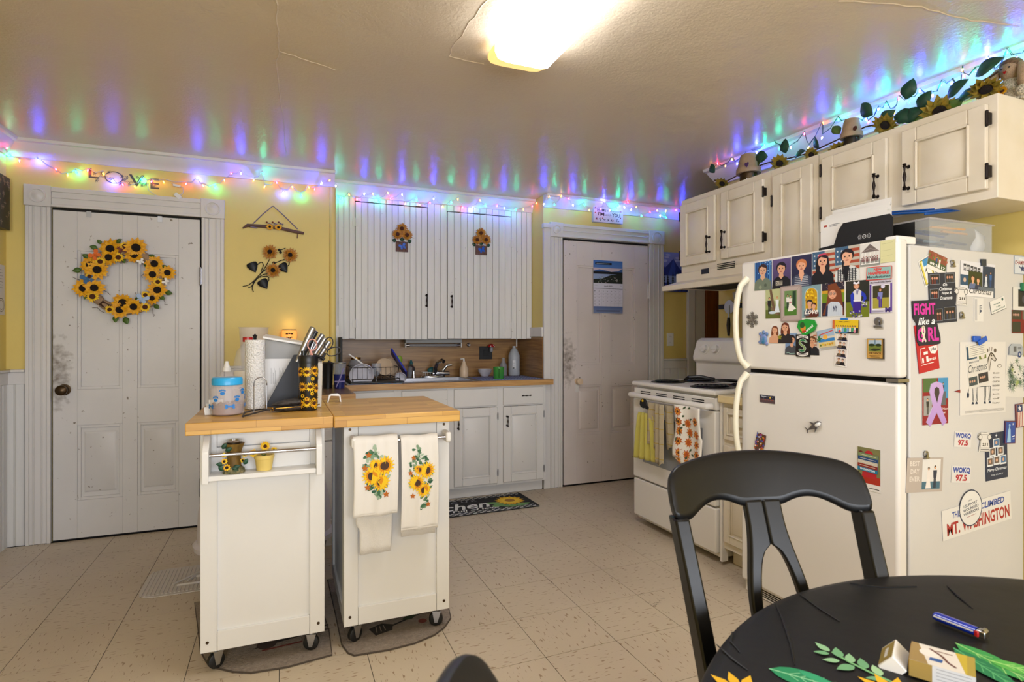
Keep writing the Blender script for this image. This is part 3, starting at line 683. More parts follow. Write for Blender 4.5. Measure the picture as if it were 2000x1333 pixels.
# ---- sink run: base cabinets and worktop
YB0 = 3.98
t = thing('sink_base_cabinet', 'worn white sink base cabinet with drawers over panelled doors', 'cabinet', (1.14, 4.27, 0))
MB('dark_gap').box(.40, 1.893, YB0+.02, YN-.01, .1, .60).build('interior', t)
XB = lambda px: onY(px, 800, YB0).x
st = [(.388,XB(694)),(XB(768),XB(786)),(XB(872),XB(888)),(XB(969),XB(983.6)),(XB(1059),1.896)]
for a, b in st: MB('paint_white').box(a, b, YB0, YB0+.02, .085, .825).build('stile', t, bevel=.002)
for a, b in zip(st, st[1:]):
    for z0, z1 in ((.085,.112),(.672,.688),(.803,.825)): MB('paint_white').box(a[1], b[0], YB0, YB0+.02, z0, z1).build('rail', t)
MB('paint_white').box(.388, 1.896, 4.045, 4.055, 0, .1).build('toe_kick', t)
for i, (a, b) in enumerate(zip(st, st[1:])):
    M = FY(a[1]-.006, .682, YB0); ww = b[0]-a[1]+.012
    d = MB('paint_white', M).box(0, ww, 0, .128, 0, .015).build('drawer', t, bevel=.003)
    if i == 3: pull(d, M, ww*.56, .065, .075, False)
    M = FY(a[1]-.006, .102, YB0); d = raised(t, M, ww, .568, 'paint_white', fr=.062)
    if i >= 2:
        pull(d, M @ Matrix.Translation((0,0,.018)), .026, .46, .085); hinges(d, M, ww, (.5, .08), 'steel', .045)
# ---- low counter run towards the room on the left (peninsula against the first wall)
t = thing('corner_base_cabinet', 'white corner base cabinet behind the two kitchen carts', 'cabinet', (.14, 3.69, 0))
MB('paint_white').box(-.08, .365, 3.35, 4.03, .09, .823).build('case', t, bevel=.003); MB('paint_white').box(-.06, .345, 3.4, 4.02, 0, .09).build('plinth', t)
raised(t, FY(-.06, .11, 3.35), .4, .56, 'paint_white')
t = thing('worktop', 'wood grain laminate worktop turning the corner beside the sink', 'worktop', (1.0, 4.2, .825))
SX0, SX1, SY0, SY1 = .80, 1.345, 4.03, 4.47
for b in ((.385,SX0,3.95,4.565),(SX1,1.905,3.95,4.565),(SX0,SX1,3.95,SY0),(SX0,SX1,SY1,4.565),(1.905,1.945,3.95,4.028)):
    MB('laminate_top').box(b[0], b[1], b[2]+.004, b[3], .827, .866).build('top', t)
MB('laminate_edge').box(.383, 1.947, 3.946, 3.954, .825, .866).build('front_edge', t, bevel=.002)
mb = MB('counter_dark'); mb.box(-.1, .383, 3.33, 4.028, .827, .866); mb.build('side_leg', t)
MB('laminate_edge').box(-.1, .39, 3.322, 3.33, .825, .866).build('front_edge', t); MB('laminate_edge').box(.383, .39, 3.33, 3.946, .825, .866).build('front_edge', t)
# sink
t = thing('kitchen_sink', 'stainless steel sink set into the wood grain worktop', 'sink', (1.07, 4.25, .70))
mb = MB('sink_steel')
for b in ((SX0-.02,SX1+.02,SY0-.02,SY0+.02),(SX0-.02,SX1+.02,SY1-.06,SY1+.02),(SX0-.02,SX0+.02,SY0+.02,SY1-.06),(SX1-.02,SX1+.02,SY0+.02,SY1-.06)): mb.box(*b, .8665, .8705)
mb.build('rim', t, bevel=.0015)
mb = MB('sink_steel'); a0,a1,b0,b1 = SX0+.02,SX1-.02,SY0+.02,SY1-.06
mb.add([(a0,b0,.868),(a1,b0,.868),(a1,b1,.868),(a0,b1,.868),(a0+.02,b0+.02,.72),(a1-.02,b0+.02,.72),(a1-.02,b1-.02,.72),(a0+.02,b1-.02,.72)], [(0,1,5,4),(1,2,6,5),(2,3,7,6),(3,0,4,7),(4,5,6,7)]); mb.build('basin', t)
t = thing('faucet', 'chrome kitchen faucet with a curved lever behind the sink', 'faucet', (1.12, 4.44, .871))
mb = MB('chrome'); mb.lathe([(.001,0),(.1,0),(.1,.01),(.09,.014),(.001,.014)], 24, Matrix.Translation((1.12,4.44,.871)), 1, .3); mb.build('base_plate', t)
pA = onY(850, 740, 4.44)
MB('chrome').tube([(pA.x,4.44,.88),(pA.x,4.43,.95),(pA.x+.01,4.4,.99),(pA.x+.03,4.34,1.01),(pA.x+.035,4.31,1.0)], [.02,.018,.016,.014,.014], 12).build('spout', t)
MB('chrome').tube([(1.2,4.44,.88),(1.2,4.43,.93),(1.23,4.42,.965),(1.27,4.42,.97)], [.02,.016,.009,.008], 10).build('lever', t)
MB('chrome').tube([(1.12,4.44,.9),(1.17,4.43,.905),(1.25,4.43,.9)], .017, 10).build('body', t)
t = thing('side_sprayer', 'chrome side sprayer standing left of the faucet spout', 'sprayer', (.965, 4.44, .871))
MB('chrome').lathe([(.018,0),(.014,.02),(.01,.05),(.011,.06)], 12, Matrix.Translation((.965,4.44,.871))).build('base', t)
MB('chrome').tube([(.965,4.44,.93),(.96,4.43,.955),(.94,4.41,.97),(.91,4.4,.972)], [.011,.01,.009,.006], 10).build('head', t)

# ---- right hand wall cabinets
XC = 2.40
def wcab(label, ya, yb, z0, z1, doors, loc=None):
    t = thing('wall_cabinet', label, 'cabinet', ((XC+XR)/2, (ya+yb)/2, z0), 'wall cabinets above the stove and refrigerator')
    MB('cab_cream').box(XC, XR-.002, yb+.001, ya-.001, z0, z1).build('case', t, bevel=.003)
    for (tlx, tly, brx, bry, hx, hy0, hy1, hs, zb) in doors:
        a = onX(tlx, tly, XC); b = onX(brx, bry, XC); zb_ = b.z if zb is None else zb
        M = FX(a.y, zb_, XC); w_, h_ = a.y-b.y, a.z-zb_
        d = raised(t, M, w_, h_, 'cab_cream', fr=.06, t=.02, deep=.011)
        if hx:
            p, q = onX(hx, hy0, XC-.03), onX(hx, hy1, XC-.03); pull(d, FX((p.y+q.y)/2, (p.z+q.z)/2, XC-.02), 0, 0, .11)
        if hs == 'l': hinges(d, M, -.004, (h_*.82, h_*.18))
        if hs == 'r': hinges(d, M, w_+.004, (h_*.82, h_*.2))
    return t
ZT = 2.072
wcab('cream wall cabinet with two doors above the range hood', 3.0, 2.276, 1.6, ZT, [(1333,403,1400,509.6,1383,461,494,'l',None),(1412.5,377,1494.7,492,1412.5,452,484,'r',None)])
wcab('narrow tall cream wall cabinet beside the range hood cabinet', 2.275, 1.985, 1.28, ZT, [(1513.7,345,1590,318,None,0,0,'l',1.31)])
wcab('cream wall cabinet with two doors over the refrigerator', 1.984, 1.243, 1.693, ZT, [(1610,311,1736.5,413.7,1711,341,387,'l',None),(1766,258.5,1931.5,369.3,1771,322,371,'r',None)])
# hood
t = thing('range_hood', 'cream range hood with slotted vents over the stove', 'range hood', (2.48, 2.65, 1.484))
ya, yb = 3.02, 2.285
mb = MB('beige_laminate'); pr = [(XR-.002,1.50),(2.30,1.50),(2.30,1.484),(2.265,1.484),(2.262,1.515),(2.375,1.545),(2.375,1.598),(XR-.002,1.598)]
n = len(pr); mb.add([(x,yb,z) for x,z in pr]+[(x,ya,z) for x,z in pr], [tuple(range(n))[::-1], tuple(range(n,2*n))]+[(i,(i+1)%n,n+(i+1)%n,n+i) for i in range(n)]); MAT['hood'] = MAT['cab_cream']; mb.mats=['cab_cream']; mb.build('shell', t, bevel=.002)
p = onX(1378, 530, 2.375); MB('black_plastic').box(2.372, 2.375, p.y-.03, p.y+.035, p.z-.016, p.z+.016).build('control_plate', t, bevel=.001)
p = onX(1418, 519, 2.375)
for k in range(4): MB('dark_gap').box(2.373, 2.3755, p.y-.07, p.y+.07, p.z-.018+k*.01, p.z-.013+k*.01).build('vent_slot', t)
MB('dark_gap').box(2.34, 2.66, yb+.1, ya-.1, 1.496, 1.4995).build('filter', t)

# ================================================================ refrigerator
t = thing('refrigerator', 'white top freezer refrigerator covered in photos and magnets', 'refrigerator', (2.36, 1.7, 0))
FXF, FYS = 2.0, 1.334
ZT2, ZM = 1.537, 1.033
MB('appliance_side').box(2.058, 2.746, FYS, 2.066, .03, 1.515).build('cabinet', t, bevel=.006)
MB('black_matte').box(2.05, 2.058, FYS+.01, 2.06, .05, 1.51).build('door_gasket', t)
fz = MB('appliance').box(FXF, 2.05, FYS, 2.07, ZM+.009, ZT2).build('freezer_door', t, bevel=.012, seg=3)
fd = MB('appliance').box(FXF, 2.05, FYS, 2.07, .055, ZM-.009).build('fresh_food_door', t, bevel=.012, seg=3)
for nm, sg, za, zb in (('handle', 1, ZM+.018, 1.46), ('handle', -1, .585, ZM-.012)):
    pts=[]; r_=[]
    for k in range(13):
        u = k/12; z = za+(zb-za)*u; e = math.sin(math.pi*min(1, max(0, u)))**.42
        pts.append((FXF-.004-.052*e, 2.045+.01*(1-e) - (.028*(1-e)), z)); r_.append(.013 if 0<k<12 else .017)
    MB('handle_cream').tube(pts, r_, 10).build(nm, fz if sg > 0 else fd)
mb = MB('white_plastic'); mb.box(2.0, 2.1, FYS+.004, FYS+.05, 1.517, 1.545); mb.build('hinge_cover', t, bevel=.005)
mb = MB('steel'); mb.box(2.0, 2.07, FYS+.002, FYS+.045, ZM-.006, ZM+.006); mb.build('hinge', t)
mb = MB('appliance'); mb.box(2.02, 2.06, FYS+.01, 2.06, .004, .05); gr = mb.build('kick_grille', t)
for k in range(4): MB('dark_gap').box(2.0185, 2.02, FYS+.05, 1.99, .012+k*.009, .0165+k*.009).build('grille_slot', gr)
for y in (1.4, 2.0): MB('black_plastic').cyl((2.12,y,0),(2.12,y,.03),.018).build('foot', t)
MB('black_plastic').cyl((2.62,1.4,0),(2.62,1.4,.03),.018).build('foot', t); MB('black_plastic').cyl((2.62,2.0,0),(2.62,2.0,.03),.018).build('foot', t)

# ================================================================ stove
SXF, SA, SB = 2.10, 3.10, 2.345
t = thing('electric_stove', 'white electric coil stove with towels on its oven handle', 'stove', (2.4, 2.72, 0))
MB('appliance').box(SXF+.035, 2.70, SB+.002, SA-.002, .03, .88).build('body', t, bevel=.003)
MB('appliance').box(SXF, SXF+.035, SB+.005, SA-.005, .055, .29).build('storage_drawer', t, bevel=.008, seg=3)
od = MB('appliance').box(SXF-.004, SXF+.035, SB+.005, SA-.005, .30, .80).build('oven_door', t, bevel=.008, seg=3)
a, b = onX(1257, 850, SXF), onX(1374, 850, SXF)
MB('oven_glass').box(SXF-.0065, SXF-.004, b.y, a.y, .41, .70).build('window', od, bevel=.002)
mb = MB('appliance'); mb.tube([(SXF-.01,SA-.02,.825),(SXF-.04,SA-.03,.825),(SXF-.046,SA-.06,.825),(SXF-.046,SB+.06,.825),(SXF-.04,SB+.03,.825),(SXF-.01,SB+.02,.825)], .0165, 12); mb.build('handle', od)
MB('appliance').box(SXF+.003, SXF+.035, SB+.005, SA-.005, .805, .868).build('vent_strip', t, bevel=.004)
for k in range(4):
    y = SA-.13-k*.16; mb = MB('black_matte')
    for q in (0, 1): MB('black_matte').box(SXF+.0015, SXF+.003, y-.05, y+.05, .834+q*.012, .839+q*.012).build('vent_slot', t)
mb = MB('appliance'); mb.box(SXF-.012, 2.64, SB-.003, SA+.003, .882, .908); ck = mb.build('cooktop', t, bevel=.01, seg=3)
bl = tag(MB('black_plastic', FX(2.575+.02, .345, SXF-.0045)).lathe([(.001,0),(.011,0),(.011,.001),(.001,.001)], 16).build('maker_badge', od))
for x, y, r_ in ((2.235,2.92,.08),(2.24,2.53,.1),(2.47,2.9,.1),(2.475,2.52,.08)):
    pan = MB('black_plastic').lathe([(r_+.022,.908),(r_+.024,.912),(r_+.012,.914),(r_+.004,.911),(.001,.909)], 28, Matrix.Translation((x,y,0))).build('drip_pan', t)
    pts = []
    for k in range(90): a_ = k/90*2*math.pi*3.6; rr = .018+(r_-.018)*k/90; pts.append((x+rr*math.cos(a_), y+rr*math.sin(a_), .9175))
    MB('burner').tube(pts, .0045, 6).build('coil', pan)
bg = [(2.70,.905),(2.60,.905),(2.598,1.02),(2.575,1.035),(2.572,1.06),(2.605,1.165),(2.64,1.185),(2.70,1.185)]
mb = MB('appliance'); n=len(bg); mb.add([(x,SB+.002,z) for x,z in bg]+[(x,SA-.002,z) for x,z in bg], [tuple(range(n))[::-1], tuple(range(n,2*n))]+[(i,(i+1)%n,n+(i+1)%n,n+i) for i in range(n)]); bgo = mb.build('backguard', t, bevel=.006, seg=3)
Mg = Matrix.Translation((2.59,0,1.112)) @ Matrix.Rotation(R(17), 4, 'Y')
for y in (2.99, 2.885, 2.47, 2.40):
    T = Matrix.Translation((2.588,y,1.11)) @ Matrix.Rotation(R(17), 4, 'Y') @ Matrix.Rotation(R(-90), 4, 'Y')
    mb = MB('white_plastic', T); mb.lathe([(.034,0),(.034,.004),(.026,.006),(.023,.024),(.001,.026)], 20); mb.box(-.005,.005,-.026,.026,.006,.03); mb.build('knob', bgo)
a_ = Art(.3, .075); a_.rect(0,0,1,1,'#c9c4bf'); a_.rect(.01,.04,.99,.96,'#e4dfd8')
for i in range(3):
    for j in range(2): a_.rect(.06+i*.1,.2+j*.35,.12+i*.1,.4+j*.35,'#6d6862')
a_.rect(.4,.4,.6,.8,'#1a1a1c')
for i in range(4): a_.rect(.66+i*.08,.2,.71+i*.08,.4,'#6d6862')
a_.sheet('control_panel', Matrix.Translation((2.5868,2.82,1.08)) @ Matrix.Rotation(R(17), 4, 'Y') @ FX(0,0,0), parent=bgo)
# black spoon rest on the cooktop
t = thing('spoon_rest', 'black curved spoon rest lying across the rear burner', 'spoon rest', (2.42, 2.72, .92))
mb = MB('black_plastic'); mb.lathe([(.001,.002),(.045,.002),(.06,.012),(.062,.012),(.047,-.002+.002),(.001,0)], 20, Matrix.Translation((2.47,2.66,.923)), 1, 1.5); mb.build('bowl', t)
MB('black_plastic').tube([(2.44,2.74,.93),(2.4,2.82,.945),(2.34,2.86,.94),(2.3,2.84,.928)], [.012,.011,.01,.008], 8).build('handle', t)

# ---- narrow base cabinet between stove and refrigerator
t = thing('narrow_base_cabinet', 'narrow cream base cabinet between stove and refrigerator', 'cabinet', (2.42, 2.2, 0))
MB('cab_cream').box(2.135, 2.70, 2.078, 2.335, .09, .846).build('case', t, bevel=.003); MB('cab_cream').box(2.2, 2.70, 2.08, 2.33, 0, .09).build('plinth', t)
MB('appliance').box(2.12, 2.16, 2.325, 2.34, .02, .846).build('filler_strip', t)
M = FX(2.315, .66, 2.135); d = raised(t, M, .215, .165, 'cab_cream', 'drawer', fr=.03); pull(d, M, .12, .08, .08, False, 'handle_cream')
M = FX(2.315, .13, 2.135); d = raised(t, M, .215, .5, 'cab_cream', fr=.045); pull(d, M, .02, .43, .07, True, 'handle_cream'); hinges(d, M, .215, (.42, .08), 'steel', .04)
t2 = MB('beige_laminate').box(2.10, 2.70, 2.076, 2.338, .848, .888).build('small_worktop', bevel=.006); tag(t2, 'short beige laminate worktop between stove and refrigerator', 'worktop')

# ================================================================ kitchen carts
def cart(label, X0, X1, Y0, Y1, bx0, bx1, by0, by1):
    t = thing('kitchen_cart', label, 'kitchen cart', ((X0+X1)/2, (Y0+Y1)/2, 0))
    zb, zt_ = .085, .857; sw = .052; m = 'cart_white'
    MB('butcher_block').box(bx0, bx1, by0, by1, zt_+.001, .90).build('board_top', t, bevel=.003)
    MB(m).box(X0, X0+sw, Y0, Y0+.03, zb, zt_).build('stile', t, bevel=.0015); MB(m).box(X1-sw, X1, Y0, Y0+.03, zb, zt_).build('stile', t, bevel=.0015)
    MB(m).box(X0+sw+.0008, X1-sw-.0008, Y0+.001, Y0+.03, zb, zb+.068).build('bottom_rail', t, bevel=.0015); MB(m).box(X0+sw+.0008, X1-sw-.0008, Y0+.001, Y0+.03, zt_-.055, zt_).build('top_rail', t, bevel=.0015)
    MB(m).box(X0+sw, X1-sw, Y0+.012, Y0+.02, zb+.068, zt_-.055).build('panel', t)
    for x0, x1 in ((X0, X0+.03), (X1-.03, X1)):
        for y0, y1 in ((Y0+.031, Y0+.07), (Y1-.05, Y1)): MB(m).box(x0, x1, y0, y1, zb, zt_).build('side_stile', t, bevel=.0015)
        MB(m).box(x0+.01, x1-.01, Y0+.07, Y1-.05, zb, zt_).build('side_panel', t)
        MB(m).box(x0, x1, Y0+.07, Y1-.05, zb, zb+.05).build('side_rail', t, bevel=.0015)
    MB(m).box(X0+.02, X1-.02, Y0+.03, Y1-.02, zb, zb+.02).build('bottom_shelf', t); MB(m).box(X0+.02, X1-.02, Y1-.02, Y1, zb, zt_).build('back_panel', t)
    for x, z in ((X0+.022,zt_-.022),(X1-.022,zt_-.022),(X0+.022,zb+.035),(X1-.022,zb+.035)):
        MB('old_brass', FY(x, z, Y0)).lathe([(.0055,0),(.0053,.0015),(.0025,.0016),(.001,.0008)], 12).build('screw', t)
    for k, (x, y) in enumerate(((X0+.045,Y0+.04),(X1-.045,Y0+.04),(X0+.045,Y1-.05),(X1-.045,Y1-.05))):
        a = [.5, -.25, .9, .2][k]; M = Matrix.Translation((x,y,0)) @ Matrix.Rotation(a, 4, 'Z')
        mb = MB('steel', M); mb.box(-.028,.028,-.028,.028,.081,.085); mb.cyl((0,0,.068),(0,0,.081),.014)
        for s in (-1,1): mb.add([(-.015,s*.014,.07),(.02,s*.014,.07),(.006,s*.014,.024),(-.006,s*.014,.024),(-.015,s*.017,.07),(.02,s*.017,.07),(.006,s*.017,.024),(-.006,s*.017,.024)], [(0,1,2,3),(7,6,5,4),(0,4,5,1),(1,5,6,2),(2,6,7,3),(3,7,4,0)])
        c = mb.build('caster', t)
        MB('rubber', M).lathe([(.001,-.011),(.024,-.011),(.028,-.008),(.028,.008),(.024,.011),(.001,.011)], 20, Matrix.Translation((0,0,.0355)) @ Matrix.Rotation(R(90), 4, 'X')).build('wheel', c)
    return t
CY = 2.235
ca = cart('white kitchen cart with butcher block top and small railed spice shelf', -.262, .149, CY, 2.80, -.297, .1745, 2.15, 2.86)
cb = cart('white kitchen cart with butcher block top and two sunflower towels', .219, .631, CY, 2.80, .1755, .648, 2.14, 2.74)
# spice shelf and rail on the left cart
sh = MB('cart_white').box(-.235, .115, CY-.085, CY, .70, .717).build('spice_shelf', ca, bevel=.002)
for x in (-.247, .115): MB('cart_white', Matrix(((0,0,1,x),(1,0,0,0),(0,1,0,0),(0,0,0,1)))).prism([(CY-.09,.692),(CY,.692),(CY,.852),(CY-.03,.852),(CY-.04,.846),(CY-.09,.80)], 0, .02).build('bracket', sh, bevel=.002)
MB('chrome').cyl((-.24, CY-.07, .785), (.12, CY-.07, .785), .0065, n=12).build('rail_bar', sh)
MB('cart_white').box(-.21, .097, CY-.006, CY+.0, .717, .80).build('shelf_back', sh)
# towel bar on the right cart
tb = MB('chrome').cyl((.24, CY-.06, .793), (.612, CY-.06, .793), .0065, n=12).build('towel_bar', cb)
for x in (.238, .598): MB('white_plastic').box(x, x+.022, CY-.075, CY, .773, .815).build('bar_bracket', tb, bevel=.009, seg=3)
# ================================================================ photos and magnets on the refrigerator
def fridge_art(label, cat, name, box, draw, th=.0008, lift=.0012, rot=0, edge='#e8e5df', pl='X', outline=None, group=None):
    """box: (x0, y0, x1, y1) picture pixels: top left and bottom right corners of the piece (unrotated size about their centre)"""
    v = FXF if pl == 'X' else FYS
    x0, y0, x1, y1 = box
    if pl == 'X' and rot == 0:
        a, b = onX(x0, y0, v), onX(x1, y1, v); w_, h_ = a.y-b.y, a.z-b.z; M = FX(a.y, b.z, v-lift)
    else: M, w_, h_ = place(pl, v, (x0+x1)/2, (y0+y1)/2, x1-x0, y1-y0, rot, lift)
    A = Art(w_, h_); draw(A)
    o = A.sheet(name, M, th, edge, outline=outline)
    return tag(o, label, cat, group or ('magnets and photos on the refrigerator'))
def F(x0, y0, x1, y1): return (1440+x0/4.762, 460+y0/4.762, 1440+x1/4.762, 460+y1/4.762)
def flag(A):
    A.rect(0,0,1,1,'#b9b2a4')
    for i in range(6): A.rect(0, i/6, 1, i/6+.085, '#a3472e')
    A.rect(0,.48,.55,1,'#3f5f7d')
    for i in range(3):
        for j in range(3): A.star(.1+i*.17,.58+j*.15,.05,5,'#d9dcda')
def d1_(A):
    A.rect(0,0,1,1,'#1c4a86')
    for i in range(7): A.rect(.03+i*.14,.0,.07+i*.14,1,'#2f72b4' if i%2 else '#5d9ad0')
    for i in range(14): A.ell(random.random(), random.random()*.5+.5, .02, '#bfe0f4', n=6)
    A.person(.48, 0, .92, '#6f7a68', '#3a2018', '#d8a888', long=False); A.ell(.34,.1,.09,'#8e977f'); A.ell(.64,.16,.08,'#525b4c')
def d2_(A):
    A.rect(0,0,1,1,'#3a2f55','#5f4c7c'); A.person(.48, 0, .9, '#111116', '#17131c'); A.rect(.18,.12,.55,.27,'#b9b2a0'); A.text('OUTFF',.2,.14,.53,.25,'#1a1a1a')
def d3_(A):
    A.rect(0,0,1,1,'#1b1b33','#2b2a4a'); A.person(.5, 0, .88, '#3b4258', '#c87a48', '#dfa585')
    for i in range(6): A.rect(.14+i*.01,.03+i*.055,.86-i*.01,.05+i*.055,'#b9bcc4')
    A.poly([(.36,.4),(.64,.4),(.5,.16)],'#dfa585')
def d4_(A):
    flag(A); A.person(.46, 0, .92, '#15151a', '#1c1418', '#dfa585', long=True); A.poly([(.25,.8),(.3,.92),(.6,.93),(.66,.82),(.6,.88),(.34,.87)],'#c0405a'); A.poly([(.36,.4),(.6,.4),(.48,.28)],'#dfa585')
def d5_(A):
    flag(A); A.person(.5, 0, .93, '#d9d9d6', '#1c1418', '#e0aa8a', long=False)
    for i in range(7): A.rect(.1+i*.12,.0,.14+i*.12,.36,'#22242a'); A.rect(.1,.02+i*.05,.9,.035+i*.05,'#3a3c44')
    A.poly([(.36,.44),(.6,.44),(.52,.0),(.4,.0)],'#141418'); A.rect(.3,.2,.36,.6,'#1c1418')
def d6_(A):
    A.rect(0,0,1,1,'#d9d5cf'); A.rect(0,0,1,.3,'#8f918a'); A.poly([(.05,.62),(.5,.98),(.95,.62)],'#6b5f5c'); A.poly([(.05,.6),(.5,.75),(.95,.6),(.95,.64),(.5,.8),(.05,.64)],'#8d817c')
    for x in (.1,.28,.5,.72,.9): A.rect(x-.015,.08,x+.015,.62,'#efebe6')
    for i in range(12): A.ell(.1+i*.07,.38+.04*(i%2),.03,'#9a5a50' if i%2 else '#4a3030',n=7); A.rect(.08+i*.07,.2,.12+i*.07,.36,'#efe9e6' if i==6 else '#7a3f42')
    A.rect(.05,.08,.95,.12,'#efebe6')
def d7_(A):
    A.rect(0,0,1,1,'#d6d3a0')
    for i, z in enumerate((.86,.55,.3)): A.line([(.08,z),(.4,z-.01),(.85,z+.03)],.012,'#9c9a72')
    A.rect(.08,.12,.14,.15,'#6a684c')
def d8_(A):
    A.rect(0,0,1,1,'#c43b34'); A.rect(.03,.06,.97,.94,'#8fb8b4')
    A.text('NEW',.3,.68,.62,.9,'#d8342c',.05); A.text('HAMPSHIRE',.08,.4,.9,.64,'#d8342c',.05); A.text('Manufacturing',.04,.1,.96,.34,'#1f3238',.03)
def d9_(A):
    A.rect(0,0,1,1,'#c7c1cf'); A.rect(0,0,.08,.88,'#5a3a96'); A.rect(.92,.05,1,.88,'#5a3a96'); A.rect(.1,.1,.9,.86,'#efedf0')
    A.rect(.14,.14,.86,.84,'#3c3a22'); A.rect(.14,.14,.86,.46,'#a39a3c'); A.figure(.48,.16,.6,'#7f86c4','#4a2f90','#8a4a26'); A.ell(.6,.8,.09,'#d9d4ea'); A.ell(.4,.46,.07,'#5a3a96')
    A.text('Merrimack Little Hawks',.04,.91,.96,.965,'#16141c',.02); A.text('M',.7,.02,.92,.16,'#3f2a7a',.06); A.rect(.1,.03,.62,.06,'#9a94aa')
def d10_(A):
    A.rect(0,0,1,1,'#8f9a62'); A.rect(0,.0,1,.3,'#5f6a2c'); A.rect(0,.6,1,1,'#b8bd8c'); A.poly([(.25,1),(.4,1),(.6,.4),(.95,.1),(.75,.1),(.4,.45)],'#6d553e'); A.poly([(.1,.55),(.5,.35),(.8,.12),(.7,.1),(.4,.3),(.1,.48)],'#7c634a')
    A.figure(.25,.15,.6,'#1a1a1f','#141418'); A.figure(.75,.2,.55,'#e8ecef','#dfe8ef','#c48a58',dress=True); A.ell(.45,.2,.25,'#cfdde8',ry=.05)
def d11_(A):
    A.rect(0,0,1,1,'#a2918b'); A.rect(.05,.04,.95,.96,'#b5a49d'); A.rect(.2,.16,.8,.86,'#6c8a55'); A.rect(.2,.16,.8,.42,'#4e7a2e'); A.rect(.6,.42,.76,.84,'#24402a')
    A.figure(.36,.35,.42,'#e3e0da','#2a2c30'); A.figure(.5,.28,.46,'#e8dfda','#ece7df','#6a3a20',dress=True); A.poly([(.5,.28),(.78,.34),(.6,.46)],'#ece7df'); A.rect(.44,.52,.56,.545,'#b02c3c')
    A.line([(.05,.04),(.2,.16)],.01,'#84746e'); A.line([(.95,.96),(.8,.86)],.01,'#84746e')
def d12_(A):
    A.rect(0,0,1,1,'#7e9ba2'); P=[(.14,0),(.14,.72)]+[(.5-.36*math.cos(math.pi*k/10), .72+.2*math.sin(math.pi*k/10)) for k in range(11)]+[(.86,.72),(.86,0)]
    A.poly(P,'#a9c3c8'); A.poly([(.5+(x-.5)*.88, y*.98) for x,y in P],'#c99a14')
    for i in range(20): A.ell(.2+random.random()*.6,.45+random.random()*.42,.05,random.choice(['#e8c21c','#f2da3a','#a9780e']),n=6)
    A.rect(.19,0,.81,.2,'#6a3a20'); A.person(.42,.05,.5,'#5a606c','#20242c',face=False); A.person(.64,.03,.42,'#5a2a20','#3a1a10',face=False); A.text('Love',.14,.1,.86,.28,'#f0ece4',.02,.35)
def d13_(A):
    A.rect(0,0,1,1,'#e4e2dc'); A.rect(.03,.02,.97,.98,'#2c2430'); A.rect(.03,.4,.97,.68,'#6f8a1c'); A.rect(.03,.66,.97,.74,'#c99a26')
    for i in range(20): A.ell(random.uniform(.06,.94),random.uniform(.78,.96),.02,random.choice(['#8c5a4c','#b0a8a0','#5a4a6a']),n=6)
    A.poly([(.3,.9),(.62,.94),(.85,.7),(.95,.05),(.6,.02),(.05,.05),(.2,.3),(.28,.6)],'#7a3f22'); A.poly([(.2,.02),(.22,.3),(.42,.42),(.75,.4),(.9,.25),(.9,.02)],'#c9d2dc')
    for i in range(8): A.line([(.26+i*.08,.03),(.3+i*.075,.38)],.006,'#8e9cb4')
    A.ell(.48,.62,.17,'#dfa080'); A.poly([(.3,.72),(.42,.88),(.66,.78),(.62,.86),(.45,.93),(.3,.84)],'#7a3f22')
    for q in (.41,.56): A.ell(q,.65,.06,'#2a1a1a'); A.ell(q,.65,.045,'#d9b09a'); A.ell(q,.65,.018,'#2a1a14')
    A.ell(.49,.53,.05,'#b0524a',ry=.01); A.text('NY',.52,.14,.68,.3,'#1b2c56',.03); A.poly([(.18,.02),(.22,.3),(.3,.33),(.28,.02)],'#22304e')
def d14_(A):
    A.rect(0,0,1,1,'#1c1f16','#2b2d24'); A.rect(0,0,1,.42,'#6f7a1c'); A.ell(.46,.86,.14,'#8a5426'); A.ell(.46,.84,.1,'#e0a888')
    A.poly([(.32,.92),(.46,.9),(.6,.92),(.58,.99),(.47,.94),(.34,.99)],'#e8e6ee')
    for q in (.42,.5): A.ell(q,.86,.013,'#2a1a14')
    A.ell(.46,.8,.035,'#b0524a',ry=.008)
    A.poly([(.32,.42),(.3,.7),(.44,.77),(.56,.77),(.68,.7),(.66,.42)],'#d9d7dc'); A.poly([(.3,.7),(.2,.62),(.22,.38),(.4,.12),(.5,.16),(.36,.42),(.36,.62)],'#2438b4'); A.poly([(.68,.71),(.84,.62),(.9,.5),(.74,.36),(.7,.42),(.78,.52),(.66,.6)],'#2438b4')
    A.poly([(.3,.12),(.32,.42),(.68,.42),(.66,.12)],'#3a2488')
    for i in range(26): A.star(random.uniform(.2,.7),random.uniform(.0,.16),.05,4,random.choice(['#e8e6ee','#3a2488']),.3,rot=i)
    for i in range(14): A.star(random.uniform(.7,.9),random.uniform(.28,.44),.05,4,random.choice(['#e8e6ee','#3a2488']),.3,rot=i)
    A.line([(.44,.77),(.5,.62),(.56,.77)],.02,'#3a2488'); A.rect(.34,.44,.66,.47,'#f0eef2')
fr_ = fridge_art
fr_('school photo of a person in camouflage before blue strings, topmost left on the freezer','photo','photograph',F(165,258,325,500),d1_)
fr_('photo of a person in a black lettered sweater on purple backdrop','photo','photograph',F(331,232,502,488),d2_)
fr_('photo of a person with orange hair in a striped shirt on dark blue','photo','photograph',F(507,200,697,468),d3_)
fr_('photo of a person in a black top with pink headband before a flag','photo','photograph',F(703,163,912,440),d4_)
fr_('photo of a person in black and white plaid before a flag','photo','photograph',F(915,118,1141,412),d5_)
fr_('photo of a wedding party standing in a white gazebo','photo','photograph',F(1147,90,1332,272),d6_)
fr_('pale yellow handwritten note at the top corner of the freezer','note','paper_note',F(1334,55,1470,242),d7_, edge='#d6d3a0')
